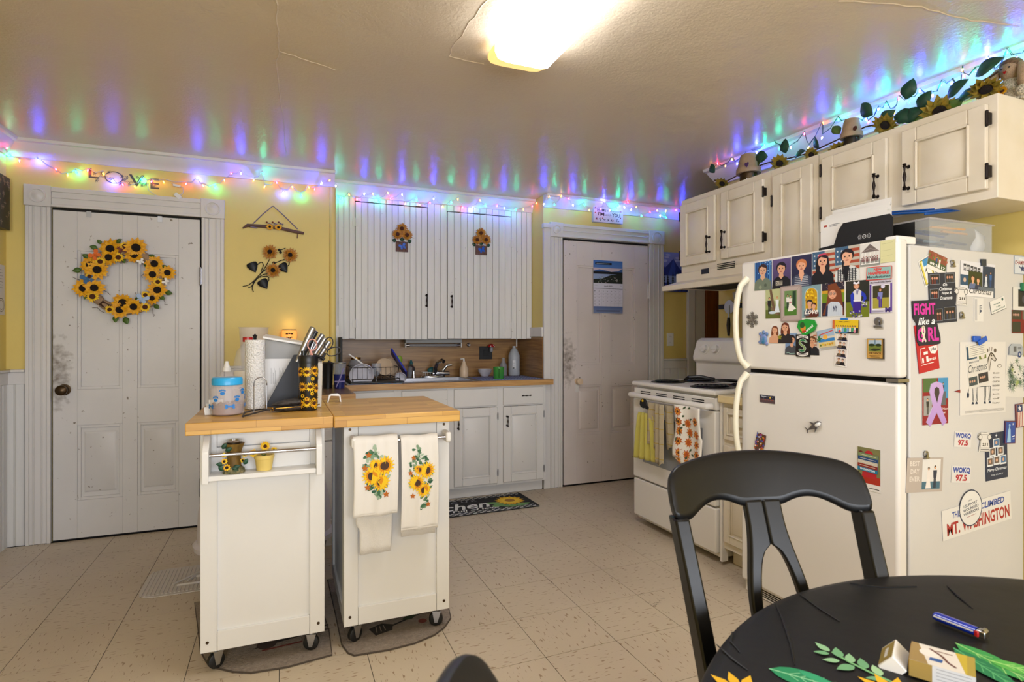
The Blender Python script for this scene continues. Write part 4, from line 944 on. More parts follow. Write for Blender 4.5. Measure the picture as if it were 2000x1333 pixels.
fr_('red and teal magnet reading New Hampshire Manufacturing','magnet','souvenir_magnet',F(1205,290,1440,415),d8_,th=.003,edge='#c43b34',rot=-2,outline=[(.02,.02),(.98,.0),(.9,1),(.0,.9)])
fr_('purple edged cheerleader sports card photo under the New Hampshire magnet','photo card','photo_card',F(1236,425,1446,718),d9_,th=.001,lift=.0018)
fr_('photo of a wedding couple beside a leaning tree trunk','photo','photograph',F(266,508,412,770),d10_)
tg = fr_('grey wooden framed photo of bride and groom on a lawn','framed photo','framed_picture',F(412,478,602,795),d11_,th=.005,edge='#a2918b')
fr_('pale blue arch card of a couple before yellow trees reading Love','photo card','photo_card',F(606,470,780,760),d12_)
fr_('photo of a person with long red hair and glasses in a baseball shirt','photo','photograph',F(785,436,1007,752),d13_)
fr_('photo of a cheerleader in a blue and white uniform with pompoms','photo','photograph',F(1015,432,1230,757),d14_)
# snowflake magnet
p = onX(1440+143/4.762, 460+785/4.762, FXF); mb = MB('snow_metal', FX(p.y, p.z, FXF))
r0 = .032
for k in range(6):
    a = k*math.pi/3+.5; d = Vector((math.cos(a), math.sin(a), 0)); q = Vector((-math.sin(a), math.cos(a), 0))
    for tt in (0,): mb.cyl((0,0,.004), d*r0*1.15+Vector((0,0,.004)), .0035, .002, 6)
    for u in (.45,.75):
        for s in (-1,1): mb.cyl(d*r0*u+Vector((0,0,.004)), d*r0*(u+.28)+q*s*r0*.3+Vector((0,0,.004)), .003, .002, 6)
mb.lathe([(.012,.001),(.012,.006),(.001,.008)], 6)
tag(mb.build('snowflake_magnet'), 'glittery silver snowflake magnet beside the freezer handle', 'magnet', 'magnets and photos on the refrigerator')
# blue starfish-like turtle magnet
p = onX(1440+250/4.762, 460+965/4.762, FXF)
t = thing('blue_magnet', 'shiny blue and lilac moulded turtle magnet on the freezer', 'magnet', (FXF-.002, p.y, p.z-.03), 'magnets and photos on the refrigerator')
MAT['blue_gloss'] = mat('blue_gloss', '#2a7fa6', .2, var=.5, vs=60, vcol='#8f8fc4')
mb = MB('blue_gloss', FX(p.y, p.z, FXF)); mb.ball((0,0,.004),.02,12,8,(1,1.2,.35)); mb.build('shell', t)
for x, y, r_ in ((-.018,.022,.009),(.018,.022,.009),(-.02,-.014,.009),(.017,-.02,.009),(0,.03,.009)):
    mb = MB('blue_gloss', FX(p.y, p.z, FXF)); mb.ball((x,y,.004),r_,10,6,(1,1,.4)); mb.build('limb' if r_<.0095 else 'head', t)
# cut out photo of two people, head shaped outline
def d15(A):
    A.person(.27,.0,.85,'#d9a27f','#7a3f20','#dfaa86',long=True); A.person(.74,.0,1.0,'#2a2426','#6a3018','#dda583',long=True); A.star(.5,.3,.12,5,'#8f8a28')
o = fr_('cut out photo of two long haired people, head shaped outline','photo','cutout_photo',F(298,815,505,1005),d15,outline=[(0,0),(.02,.6),(.12,.93),(.3,.93),(.42,.6),(.52,.6),(.6,.97),(.78,1),(.93,.8),(1,0)])
def d18(A):
    P=[(.0,.55),(.15,.85),(.4,.98),(.75,.95),(.98,.7),(.9,.3),(.62,.02),(.35,.05),(.2,.3)]
    A.poly(P,'#1f9a34'); A.poly([(.5+(x-.55)*.86,.5+(y-.5)*.86) for x,y in P],'#27a83c'); A.text("It's",.52,.6,.72,.78,'#f4f4ee',.03,rot=.5); A.text('Shenrow',.5,.28,.94,.5,'#f4f4ee',.03,.2,rot=.6); A.text('OK',.6,.5,.82,.66,'#f4f4ee',.03,rot=.5)
d18b = lambda A: (A.poly([(.3,.02),(.05,.5),(.2,.92),(.5,.99),(.85,.9),(1,.6),(.9,.3),(.55,.0)],'#1f9a34'), A.text('Shamrock',.36,.3,.9,.48,'#f4f4ee',.03,.2,rot=.6), A.ell(.34,.42,.14,'#d98a2c'), A.ell(.3,.62,.13,'#2a5a28'), A.poly([(.28,.1),(.5,.2),(.5,.3),(.3,.25)],'#c02c28'))
fr_('green heart shaped novelty magnet with slanted white lettering','magnet','novelty_magnet',F(565,782,748,925),d18b,th=.006,edge='#1f8a30',outline=[(.3,.0),(.02,.5),(.1,.9),(.5,1),(.88,.93),(1,.62),(.9,.28),(.55,.0)],lift=.0025)
def d19(A): A.rect(0,0,1,1,'#5b7aa6','#8ba4c4'); A.person(.55,0,.92,'#4a4c54','#2a2020','#dba684'); A.text('Pick-a-Boy',.05,.02,.85,.14,'#a9d4c4',.02,.2)
fr_('photo of a short haired person in grey on blue, left of the black magnet','photo','photograph',F(450,910,560,1114),lambda A: (A.rect(0,0,1,1,'#5b7aa6','#8ba4c4'), A.person(.55,0,.92,'#4a4c54','#2a2020','#dba684'), A.line([(.1,.08),(.3,.1),(.4,.06),(.8,.08)],.03,'#a9d4c4')))
def d20(A):
    A.rect(0,0,1,1,'#17110f')
    for z, s, tx in ((.78,1,'SOUTH SIDE'),(.1,-1,'SERPENTS')):
        P=[(.08+.84*k/8, z+ s*.08*math.sin(math.pi*k/8)) for k in range(9)]; Q=[(x,y+.12) for x,y in P]
        A.poly(P+Q[::-1],'#e9e2dc'); A.text(tx,.18,z+.03+(.05*s),.82,z+.1+(.05*s),'#17110f',.03)
    S=[(.7,.7),(.55,.76),(.36,.72),(.3,.62),(.42,.53),(.6,.46),(.68,.38),(.6,.28),(.42,.25),(.3,.3)]
    A.line(S,.16,'#dfe4da'); 
    for x,y in S: A.ell(x,y,.08,'#dfe4da',n=10)
    A.line(S,.11,'#2f7a4c')
    for x,y in S: A.ell(x,y,.055,'#2f7a4c',n=10)
    A.line(S[2:-2],.03,'#c9d46a'); A.ell(.76,.66,.09,'#dfe4da',ry=.035); A.ell(.76,.66,.06,'#3b8a58',ry=.022)
fr_('black magnet with a green S shaped snake between white banners','magnet','picture_magnet',F(553,922,682,1132),d20,th=.003,edge='#17110f',lift=.003)
fr_('photo of a curly haired person in a dark shirt, right of the black magnet','photo','photograph',F(678,905,742,1116),lambda A:(A.rect(0,0,1,1,'#d8c6b4'),[A.rect(.5,i*.14,1,i*.14+.06,'#b5603c') for i in range(7)],A.person(.35,0,.85,'#1e1f26','#6a4224','#d9a27f')))
def d22(A):
    A.rect(0,0,1,1,'#d6ccb8'); A.rect(0,.62,1,1,'#9fb6cc'); A.rect(.02,.3,.98,.5,'#2f7fc0'); A.rect(.02,.02,.98,.32,'#d9c58c'); A.ell(.45,.6,.14,'#eab04a'); A.line([(.08,.75),(.5,.82),(.95,.92)],.05,'#d0443c')
    for k in range(5): A.leafshape(.08+.06*math.cos(k),.55+.12*math.sin(k*1.3),.3,.07,k*.9,'#1f6a3a')
    for k in range(6): A.ell(.12+k*.14,.14+.04*(k%2),.06,random.choice(['#e0bc2a','#c89018','#6a7a2c']),n=7)
fr_('chunky painted beach magnet with sea, palm and shells','magnet','souvenir_magnet',F(768,880,925,1040),d22,th=.009,edge='#cfc4ae',rot=8,lift=.002)
fr_('blue edged photo tucked behind the painted beach magnet','photo','photograph',F(752,872,935,1060),lambda A: A.rect(0,0,1,1,'#dfe3e8').rect(0,.72,1,1,'#8fa6c4'),rot=10,lift=.0009,th=.0006)
def d23(A):
    A.rect(0,0,1,1,'#ece7e2'); A.rect(.05,.03,.9,.98,'#e6dfd8')
    for k in range(4):
        z=.06+k*.235; A.rect(.07,z,.88,z+.205,'#dcd3cb'); A.rect(.07,z-.025,.88,z,'#1c2550' if k else '#15151a')
        A.person(.33,z,.18,'#6a5a44','#2a1c16',face=False); A.person(.64,z,.17,'#1d1b20','#1c1214','#e2b49a',face=False)
fr_('tall photo booth strip of two people hanging under the yellow magnet','photo','photo_strip',F(918,895,1036,1222),d23,rot=-6)
def d24(A):
    A.rect(0,0,1,1,'#e2bd24'); A.rect(0,0,.09,1,'#c8673a'); A.rect(.09,0,.6,.32,'#2f7aa8'); A.rect(.6,0,1,.4,'#1d2430'); A.text('AVALIBRARY',.2,.78,.72,.92,'#4a3a10',.01)
    for k in range(9): x=.16+k*.09; A.ell(x,.5,.032,'#2a2420',n=8); A.poly([(x-.04,.1),(x-.04,.36),(x,.44),(x+.04,.36),(x+.04,.1)],random.choice(['#8fb8c4','#d9d6cc','#3f9a6a','#7aa7c9'])); A.ell(x,.44,.02,'#e0ac86',n=6)
    A.ell(.3,.12,.05,'#d8402c'); A.ell(.88,.14,.05,'#e08a9a'); A.ell(.55,.1,.04,'#3ba6cc')
fr_('wide yellow and blue illustrated crowd magnet above the photo strip','magnet','souvenir_magnet',F(895,788,1135,908),lambda A:(A.rect(0,0,1,1,'#e2bd24'),A.rect(0,0,.09,1,'#c8673a'),A.rect(.09,0,.6,.32,'#2f7aa8'),A.rect(.6,0,1,.4,'#1d2430'),[(A.ell(.16+k*.09,.52,.03,'#2a2420',n=8),A.poly([(.12+k*.09,.1),(.12+k*.09,.36),(.16+k*.09,.46),(.2+k*.09,.36),(.2+k*.09,.1)],random.choice(['#8fb8c4','#d9d6cc','#3f9a6a','#7aa7c9'])),A.ell(.16+k*.09,.47,.018,'#e0ac86',n=6)) for k in range(9)],A.ell(.3,.12,.05,'#d8402c'),A.ell(.88,.14,.05,'#e08a9a'),A.line([(.24,.84),(.34,.88),(.44,.84),(.56,.88),(.7,.84)],.02,'#7a6418')),th=.005,edge='#6a5a38',rot=-2,lift=.0026)
fr_('small blue plastic magnet peeking above the yellow magnet','magnet','button_magnet',F(968,770,1030,800),lambda A:A.rect(0,0,1,1,'#1c6fc0'),th=.004,edge='#1c6fc0',rot=-5)
def clip(label, pl, cx, cy, r_, group='magnets and photos on the refrigerator', m='steel', name='clip_magnet'):
    v = FXF if pl=='X' else FYS; p = onX(cx,cy,v) if pl=='X' else onY(cx,cy,v); M = FX(p.y,p.z,v-.003) if pl=='X' else FY(p.x,p.z,v-.003)
    t = thing(name, label, 'magnet', (p.x, p.y, p.z-r_*1.5) if pl=='Y' else (p.x-.003, p.y, p.z-r_*1.5), group)
    mb = MB(m, M); mb.lathe([(r_,0),(r_,.003),(r_*.7,.0045),(r_*.35,.003),(r_*.3,.006),(.001,.007)], 20); mb.build('disc', t)
    mb = MB(m, M); mb.cyl((-r_*.9,-r_*1.1,.005),(r_*.9,-r_*1.1,.005),r_*.22); mb.box(-r_,r_,-r_*1.5,-r_*1.0,.002,.0045); mb.add([(-r_*.3,r_*.2,.008),(r_*.3,r_*.2,.008),(r_*.5,-r_,.007),(-r_*.5,-r_,.007)],[(0,1,2,3)]); mb.build('jaw', t); return t
clip('round steel bulldog clip magnet above the small brown souvenir magnet', 'X', 1440+1320/4.762, 460+800/4.762, .0155)
def d26(A):
    A.rect(0,0,1,1,'#3a2a18'); A.rect(.03,.03,.95,.98,'#c79a4c'); A.rect(.1,.36,.88,.92,'#a9bccc'); A.rect(.1,.36,.88,.7,'#6d7c34'); A.ell(.3,.68,.2,'#26361c',ry=.07); A.ell(.7,.68,.18,'#26361c',ry=.07)
    A.rect(.47,.68,.53,.95,'#5d7a92'); A.poly([(.15,.42),(.4,.52),(.82,.5),(.75,.42),(.5,.38)],'#2f3420'); A.text('FORT KNOX',.12,.23,.88,.33,'#2a1c10',.03); A.text('GOLD VAULT, ARMORED FORCE',.14,.14,.86,.19,'#5a3c18'); A.text('THE HOME OF',.2,.05,.8,.1,'#5a3c18')
fr_('brown wood framed Fort Knox souvenir magnet low on the freezer','magnet','souvenir_magnet',F(1218,960,1372,1152),lambda A:(A.rect(0,0,1,1,'#3a2a18'),A.rect(.03,.03,.95,.98,'#c79a4c'),A.rect(.1,.36,.88,.92,'#a9bccc'),A.rect(.1,.36,.88,.7,'#6d7c34'),A.ell(.3,.68,.2,'#26361c',ry=.07),A.ell(.7,.68,.18,'#26361c',ry=.07),A.rect(.47,.68,.53,.95,'#5d7a92'),A.poly([(.15,.42),(.4,.52),(.82,.5),(.75,.42),(.5,.38)],'#2f3420'),A.text('FORT KNOX',.12,.22,.88,.33,'#2a1c10',.03),A.line([(.16,.165),(.84,.165)],.02,'#5a3c18'),A.line([(.22,.09),(.78,.09)],.03,'#5a3c18')),th=.006,edge='#3a2a18')
# lower door
def L(x0,y0,x1,y1): return (1440+x0/2.897, 720+y0/2.897, 1440+x1/2.897, 720+y1/2.897)
fr_('small dark cartoon night sky card high on the lower door','magnet','card_magnet',L(128,147,217,203),lambda A:(A.rect(0,0,1,1,'#6a6468'),A.rect(.03,.06,.97,.94,'#2c2a3c'),A.rect(.03,.06,.97,.5,'#5a4448'),A.ell(.68,.72,.05,'#e8c24a'),[A.ell(random.random()*.8+.1,random.random()*.3+.6,.012,'#dfe6f0',n=5) for _ in range(10)],[A.ell(.1+k*.1,.42,.035,'#a04a44' if k%2 else '#7a6a60',n=7) for k in range(9)],A.line([(.1,.8),(.45,.82)],.03,'#cfd4e0')),th=.001)
p = onX(1440+445/2.897, 720+327/2.897, FXF)
t = thing('shark_magnet', 'grey and white toy shark magnet on the lower fridge door', 'magnet', (FXF-.01, p.y, p.z-.03), 'magnets and photos on the refrigerator')
MAT['shark_grey'] = mat('shark_grey', '#5c5654', .4)
M = FX(p.y, p.z, FXF-.008, .55)
mb = MB('shark_grey', M); mb.tube([(-.034,0,0),(-.02,0,0),(-.004,.001,0),(.012,.002,0),(.024,.004,0),(.034,.002,0)], [.002,.006,.0095,.011,.009,.003], 10); mb.build('body', t)
MB('shark_grey', M).prism([(-.034,0),(-.045,.016),(-.04,.002),(-.046,-.012)], -.0015, .0015).build('tail', t)
MB('shark_grey', M).prism([(-.004,.008),(-.014,.026),(.006,.01)], -.0015, .0015).build('fin', t); MB('shark_grey', M).prism([(-.002,-.008),(-.012,-.022),(.008,-.01)], -.0015, .0015).build('fin', t)
mb = MB('white_plastic', M); mb.ball((.02,-.001,.004), .0105, 10, 6, (1.5,.7,.8)); mb.build('jaw', t)
fr_('small multicoloured sprinkle covered magnet near the lower handle','magnet','button_magnet',L(108,366,158,472),lambda A:(A.rect(0,0,1,1,'#5a3a2a'),[A.ell(random.random(),random.random(),.08,random.choice(['#e0b020','#c02c4c','#2a5ac0','#e8e4dc','#7a3a9a','#d0662a']),n=6) for _ in range(50)]),th=.005,edge='#5a3a2a',rot=-14,outline=[(.05,0),(.9,.05),(1,.5),(.95,1),(.1,.95),(0,.5)])
def dS(A):
    A.rect(0,0,1,1,'#e9e4dd'); A.rect(0,.16,1,1,'#7c7a4c'); A.rect(0,.16,1,.34,'#b0301c'); A.ell(.5,.83,.2,'#b8242c'); A.ell(.52,.78,.15,'#e0b090'); A.ell(.52,.7,.2,'#e9e4dd',ry=.06); A.poly([(.2,.3),(.25,.66),(.8,.66),(.85,.3)],'#b8242c')
    for q in (.45,.58): A.ell(q,.8,.03,'#20242c')
    A.ell(.15,.86,.1,'#6a2c20')
    A.line([(.5,.06),(.95,.06)],.03,'#2a2a2c')
fr_('holiday photo card of a red suited figure, behind the chair top','photo','photo_card',L(683,440,812,708),dS)
fr_('stacked book spines magnet on the holiday photo card','magnet','picture_magnet',L(686,484,798,585),lambda A:([A.rect(0,i*.2,1,i*.2+.2,c) for i,c in enumerate(['#1f7a9a','#8a2c24','#c9c0ae','#24487a','#7a8a5c'])],A.text('THORNTON',.12,.05,.88,.16,'#e9f0f4',.03),[A.line([(.1,.3+i*.2),(.9,.3+i*.2)],.02,'#e2d8c4') for i in range(4)]),th=.002,edge='#24487a',lift=.0024,rot=-3)

# ---------------------------------------------------------------- side of the refrigerator
def A7(x0,y0,x1,y1): return (1760+x0/4.1667, 460+y0/4.1667, 1760+x1/4.1667, 460+y1/4.1667)
def A8(x0,y0,x1,y1): return (1760+x0/3.704, 740+y0/3.704, 1760+x1/3.704, 740+y1/3.704)
def sd(label, cat, name, box, draw, **k): return fridge_art(label, cat, name, box, draw, pl='Y', group='papers on the side of the refrigerator', **k)
sd('yellow and blue outlined sticker card at the top front edge of the side','card','sticker_card',A7(160,175,262,400),lambda A:(A.rect(0,0,1,1,'#e8e6e0'),A.rect(.06,.04,.94,.96,'#2a2a2c'),A.rect(.1,.06,.9,.94,'#e0cf5c'),A.rect(.22,.1,.8,.9,'#e8e6e0'),A.rect(.3,.7,.9,.94,'#3a8ac0'),A.line([(.3,.5),(.7,.7)],.05,'#2a2a2c'),A.line([(.5,.2),(.4,.6)],.04,'#2a2a2c')),rot=24)
sd('save the date wedding photo card reading 09.24.17','photo card','photo_card',A7(210,150,362,300),lambda A:(A.rect(0,0,1,1,'#4a5a3c'),A.rect(0,.55,1,1,'#8a4a3c'),[A.ell(random.random(),.6+random.random()*.35,.05,random.choice(['#a8604c','#6a7a3c','#7a3c34']),n=6) for _ in range(16)],A.rect(0,0,1,.22,'#e2dfda'),A.figure(.45,.25,.6,'#2f5a8c','#24466c'),A.figure(.62,.25,.58,'#d9d2ca','#e4ded6',dress=True),A.text('09.24.17',.12,.26,.95,.42,'#f2f0ec',.03)),rot=-14,lift=.002)
def dx(A):
    A.rect(0,0,1,1,'#16243c'); A.text('Oh',.52,.73,.68,.79,'#e8eaee',.02,.3); A.text('Christmas',.38,.64,.86,.71,'#e8eaee',.02,.3); A.text('Hope &',.46,.55,.84,.62,'#e8eaee',.02,.3); A.text('Ornaments',.4,.46,.86,.53,'#e8eaee',.02,.3)
    for x0,y0,x1,y1 in ((.06,.78,.4,.97),(.62,.8,.95,.97),(.04,.5,.34,.68),(.52,.06,.95,.3),(.1,.05,.45,.28)):
        A.rect(x0-.01,y0-.006,x1+.01,y1+.006,'#8f98a6'); A.rect(x0,y0,x1,y1,'#1c1c28')
        for k in range(3): A.ell(x0+(x1-x0)*(.25+.25*k),y0+(y1-y0)*.6,.035,'#c98f7c',n=8); A.rect(x0+(x1-x0)*(.17+.25*k),y0,x0+(x1-x0)*(.33+.25*k),y0+(y1-y0)*.45,random.choice(['#6a2430','#20304c','#3a3c44']))
sd('dark navy christmas card collage with white script lettering','card','greeting_card',A7(222,305,440,712),dx,rot=4,lift=.0028,edge='#16243c')
def dfl(A):
    A.poly([(.02,.62),(.0,1),(.84,1),(.86,.62),(.8,.52),(.9,.46),(.97,.12),(1,.02),(.9,-.0),(.2,.0),(.12,.1),(.14,.5)],'#101a33'); A.text('FIGHT',.05,.68,.84,.94,'#d32ba0',.035); A.text('like a',.18,.46,.8,.62,'#eef0f4',.02,.3); A.text('G RL',.14,.08,.94,.4,'#d32ba0',.035)
    A.line([(.32,.08),(.42,.3),(.4,.42),(.34,.42),(.32,.3),(.45,.08)],.05,'#e9dcc8')
sd('dark magnet reading FIGHT like a GIRL in pink with a ribbon','magnet','lettered_magnet',A7(85,530,305,895),dfl,th=.0015,rot=3,lift=.0042,edge='#101a33',outline=[(.02,.62),(.0,1),(.84,1),(.86,.62),(.8,.52),(.9,.46),(1,.16),(1,.02),(.9,.0),(.2,.0),(.12,.1),(.14,.5)])
sd('red circle K fuel rewards card hanging below the pink lettered magnet','card','rewards_card',A7(120,715,288,1108),lambda A:(A.rect(0,0,1,1,'#b81c2c'),A.line([(.15,.2),(.15,.5),(.4,.5)],.02,'#f0ece8'),A.line([(.12,.16),(.75,.16)],.02,'#f0ece8'),A.rect(.3,.36,.5,.42,'#f0ece8'),A.rect(.2,.2,.28,.3,'#f0ece8'),A.rect(.4,.2,.5,.32,'#f0ece8'),A.text('CIRCLE K',.48,.21,.88,.26,'#f0ece8',.04),A.poly([(.55,.5),(.98,.5),(.98,.4),(.85,.33),(.65,.36)],'#e9e6e2'),A.text('10c',.66,.4,.92,.47,'#2a2a2c',.03)),th=.0012,rot=9,lift=.0022,edge='#b81c2c')
clip('steel bulldog clip magnet near the top of the fridge side', 'Y', 1760+410/4.1667, 460+225/4.1667, .011, 'papers on the side of the refrigerator')
sd('small white paper held by the steel clip on the fridge side','note','paper_note',A7(366,225,462,420),lambda A:(A.rect(0,0,1,1,'#dbd8d3'),A.line([(.1,.3),(.5,.25),(.8,.28)],.015,'#a9a6a2')),rot=-3)
clip('small steel clip magnet at the lower corner of the navy card', 'Y', 1760+484/4.1667, 460+645/4.1667, .011, 'papers on the side of the refrigerator')
def dm(A):
    A.rect(0,0,1,1,'#dcdce2'); 
    for i,c in enumerate('MERRY'): A.rect(.08+i*.1,.72,.16+i*.1,.92-.02*i,'#3a3f4a'); A.text(c,.09+i*.1,.75,.15+i*.1,.86-.02*i,'#e8e8ee')
    A.rect(.0,.3,.22,.6,'#1f4a6c'); A.ell(.12,.45,.04,'#cdb09a'); A.rect(.22,.2,.62,.72,'#2f3a20'); A.person(.35,.2,.42,'#5c6c94','#3a2418',face=False); A.person(.5,.2,.36,'#2c3450','#4a2818',face=False)
    A.rect(.63,.3,.98,.92,'#1a3250'); A.figure(.73,.32,.38,'#d9dde4','#ccd3dc',dress=True); A.figure(.86,.32,.46,'#2a62a4','#1f4c86'); A.rect(.5,0,1,.3,'#5d6876'); A.poly([(.1,.0),(.95,.0),(.95,.2),(.1,.16)],'#e4e2e2'); A.text('Christmas',.25,.08,.9,.24,'#2a2c34',.01,.35)
sd('merry christmas photo card with couples, clipped by a dark tab','card','greeting_card',A7(480,222,762,500),dm,rot=-2)
sd('dark rectangular magnet tab on top of the merry christmas photo card','magnet','tab_magnet',A7(640,195,680,250),lambda A:A.rect(0,0,1,1,'#2a3442'),th=.004,edge='#2a3442',lift=.0022,rot=2)
def d211(A):
    A.ell(.5,.78,.5,'#2a2c30',ry=.2); A.ell(.5,.78,.47,'#dddad6',ry=.185); A.poly([(.14,.02),(.2,.72),(.8,.72),(.9,.02)],'#2a2c30'); A.poly([(.17,.04),(.23,.72),(.77,.72),(.87,.04)],'#dddad6')
    A.ell(.16,.74,.14,'#2a2c30'); A.ell(.16,.74,.11,'#dddad6'); A.ell(.84,.74,.14,'#2a2c30'); A.ell(.84,.74,.11,'#dddad6'); A.line([(.28,.86),(.72,.86)],.02,'#2a2c30'); A.text('211',.34,.3,.74,.44,'#1c1c20',.05); A.line([(.24,.2),(.82,.2)],.015,'#4a4c50'); A.line([(.22,.12),(.84,.12)],.03,'#4a4c50')
o211 = [(.1,0),(.18,.6),(.0,.7),(.02,.86),(.25,.98),(.75,.98),(.98,.86),(1,.7),(.82,.6),(.94,0)]
sd('white telephone shaped 211 magnet left of the merry christmas card','magnet','telephone_magnet',A7(425,418,535,572),d211,th=.0012,lift=.0032,outline=o211)
sd('white telephone shaped 211 magnet overlapping the dark blue christmas card','magnet','telephone_magnet',A8(547,385,643,528),d211,th=.0012,lift=.0032,outline=o211,rot=-4)
sd('narrow white magnet with vertical lettering under the christmas photo card','magnet','card_magnet',A7(592,512,664,702),lambda A:(A.rect(0,0,1,1,'#dedcd8'),A.rect(.04,.04,.3,.96,'#bdbdc0'),A.rect(.5,.3,.52,.7,'#22385c'),A.poly([(.62,.36),(.88,.46),(.62,.52)],'#22385c'),A.ell(.74,.58,.08,'#22385c'),A.ell(.74,.58,.04,'#dedcd8'),A.line([(.62,.66),(.8,.7)],.05,'#22385c')),th=.001)
sd('small tilted white card with green lettering, right of the narrow magnet','card','business_card',A7(722,515,846,622),lambda A:(A.rect(0,0,1,1,'#e2e0dc'),A.line([(0,.01),(1,.01)],.02,'#22303a'),A.line([(0,0),(0,1)],.02,'#5a6068'),A.text('get ready',.2,.56,.66,.72,'#1f5c56',.03),A.text('to save',.36,.36,.66,.48,'#1f5c56'),A.text('and save for food!',.08,.14,.92,.28,'#1f5c56',.02),A.ell(.84,.8,.06,'#1f5c56')),rot=16)
sd('white pennant baseball logo magnet at the top right of the side','magnet','logo_magnet',A7(916,170,1040,318),lambda A:(A.rect(0,0,1,1,'#7f90a8'),A.rect(.03,.03,1,.97,'#cfd6df'),A.poly([(.1,.5),(.35,.9),(.7,.78),(.95,.9),(1,.5)],'#dfe2e6'),A.text('CHAMPIONS',.05,.52,.98,.74,'#8a2434',.03),A.star(.55,.32,.16,5,'#24386a'),A.line([(.3,.45),(.5,.25),(.75,.45)],.04,'#24386a')),th=.001)
sd('white instant photo overlapping the right edge of the fridge side','photo','instant_photo',A7(905,425,1060,615),lambda A:(A.rect(0,0,1,1,'#dedcd6'),A.rect(.28,.18,1,.92,'#20242c'),A.line([(0,0),(0,1)],.01,'#3a3c40'),A.ell(.6,.5,.12,'#4a4c58')))
sd('green plastic clip magnet over the instant photo','magnet','clip_magnet',A7(965,390,1040,455),lambda A:A.rect(0,0,1,1,'#1f7a52').text('Jim',.3,.3,.8,.7,'#a9d4c0'),th=.008,edge='#1f7a52',lift=.0022)
sd('dark red photo collage card under the instant photo','photo card','photo_card',A7(896,610,1060,798),lambda A:(A.rect(0,0,1,1,'#7a1c24'),A.rect(.03,.6,.48,.97,'#3a3c34'),A.rect(.53,.6,1,.97,'#6a6a5c'),A.rect(.03,.04,.44,.5,'#2c3430'),[A.ell(.1+.08*k,.8,.04,'#c9988a',n=6) for k in range(4)]))
sd('tall giraffe drawing sheet with pencil writing down its side','drawing','drawing_sheet',A7(480,868,850,1452),lambda A:(A.rect(0,0,1,1,'#dcd9d5'),
   A.poly([(.56,.6),(.6,.78),(.66,.86),(.72,.84),(.8,.75),(.76,.72),(.68,.76),(.64,.6)],'#3a3430'),A.poly([(.58,.6),(.62,.77),(.67,.84),(.71,.82),(.78,.75),(.75,.735),(.67,.78),(.63,.6)],'#cbc5be'),
   A.ell(.68,.81,.015,'#2a2420'),A.line([(.63,.87),(.63,.93)],.012,'#5a3a2c'),A.line([(.68,.87),(.69,.93)],.012,'#5a3a2c'),A.ell(.58,.88,.03,'#5a504a'),A.ell(.76,.88,.03,'#5a504a'),
   [A.line([(x,.38),(x+.01,.24),(x-.005,.18)],.012,'#2a3a48') for x in (.26,.34,.52,.62)],[A.line([(x+.035,.38),(x+.03,.24),(x+.02,.18)],.012,'#2a3a48') for x in (.26,.34,.52,.62)],[A.poly([(x-.02,.14),(x+.04,.14),(x+.02,.175),(x,.175)],'#1f3350') for x in (.26,.34,.52,.63)],
   A.line([(.2,.5),(.17,.3)],.012,'#2a3a48'),A.ell(.165,.27,.025,'#1f3350',ry=.04),A.line([(.24,.38),(.64,.38)],.01,'#2a3a48'),
   A.ell(.86,.66,.05,'#6a6660',ry=.025),A.ell(.86,.66,.038,'#dcd9d5',ry=.018),[A.text(tx,.7,.55-.06*i,.86,.575-.06*i,'#8b8782') for i,tx in enumerate(('to','the','cute','moms','Day','Jack','of','luv'))],[A.line([(.1,.03+.012*k),(.96,.035+.012*k)],.004,'#8b8782') for k in range(3)]),lift=.001)
sd('slim white christmas card with four photos over the giraffe drawing','card','greeting_card',A7(530,880,700,1235),lambda A:(A.rect(0,0,1,1,'#d8d5cf'),A.rect(.03,.66,.5,.96,'#1f4a66'),A.rect(.6,.62,.95,.8,'#6a7a3c'),A.ell(.78,.7,.1,'#d9cfc6'),A.text('MERRIEST',.12,.575,.6,.61,'#5a6470'),A.text('Christmas',.05,.36,.95,.54,'#2f3c4a',.0,.35),A.rect(.04,.06,.44,.26,'#3a4a52'),A.rect(.5,.08,.97,.3,'#2a2c38'),[A.ell(.1+.1*k,.16,.04,'#c99c84',n=7) for k in range(3)],[A.ell(.6+.1*k,.2,.04,'#c99c84',n=7) for k in range(3)]),rot=7,lift=.002)
sd('small handwritten lined note on the slim white christmas card','note','paper_note',A7(540,875,690,985),lambda A:(A.rect(0,0,1,1,'#dedad0'),[A.line([(.08,.15+.14*k),(.92-.1*(k%2),.15+.14*k)],.012,'#6a6a70') for k in range(6)]),rot=8,lift=.003)
t = thing('blue_clip_magnet', 'bright blue plastic clip magnet holding the giraffe drawing', 'magnet', onY(1760+615/4.1667, 460+855/4.1667, FYS-.01), 'papers on the side of the refrigerator')
MAT['clip_blue'] = mat('clip_blue', '#1257c0', .3)
M, w_, h_ = place('Y', FYS, 1760+595/4.1667, 460+843/4.1667, 13, 11, 0, .004); MB('clip_blue', M).prism([(0,0),(w_,0),(w_,h_),(0,h_)],0,.008).build('back_pad', t, bevel=.002)
M, w_, h_ = place('Y', FYS, 1760+630/4.1667, 460+858/4.1667, 17, 10, 22, .011); MB('clip_blue', M).prism([(0,0),(w_,0),(w_,h_),(0,h_)],0,.005).build('jaw', t, bevel=.002)
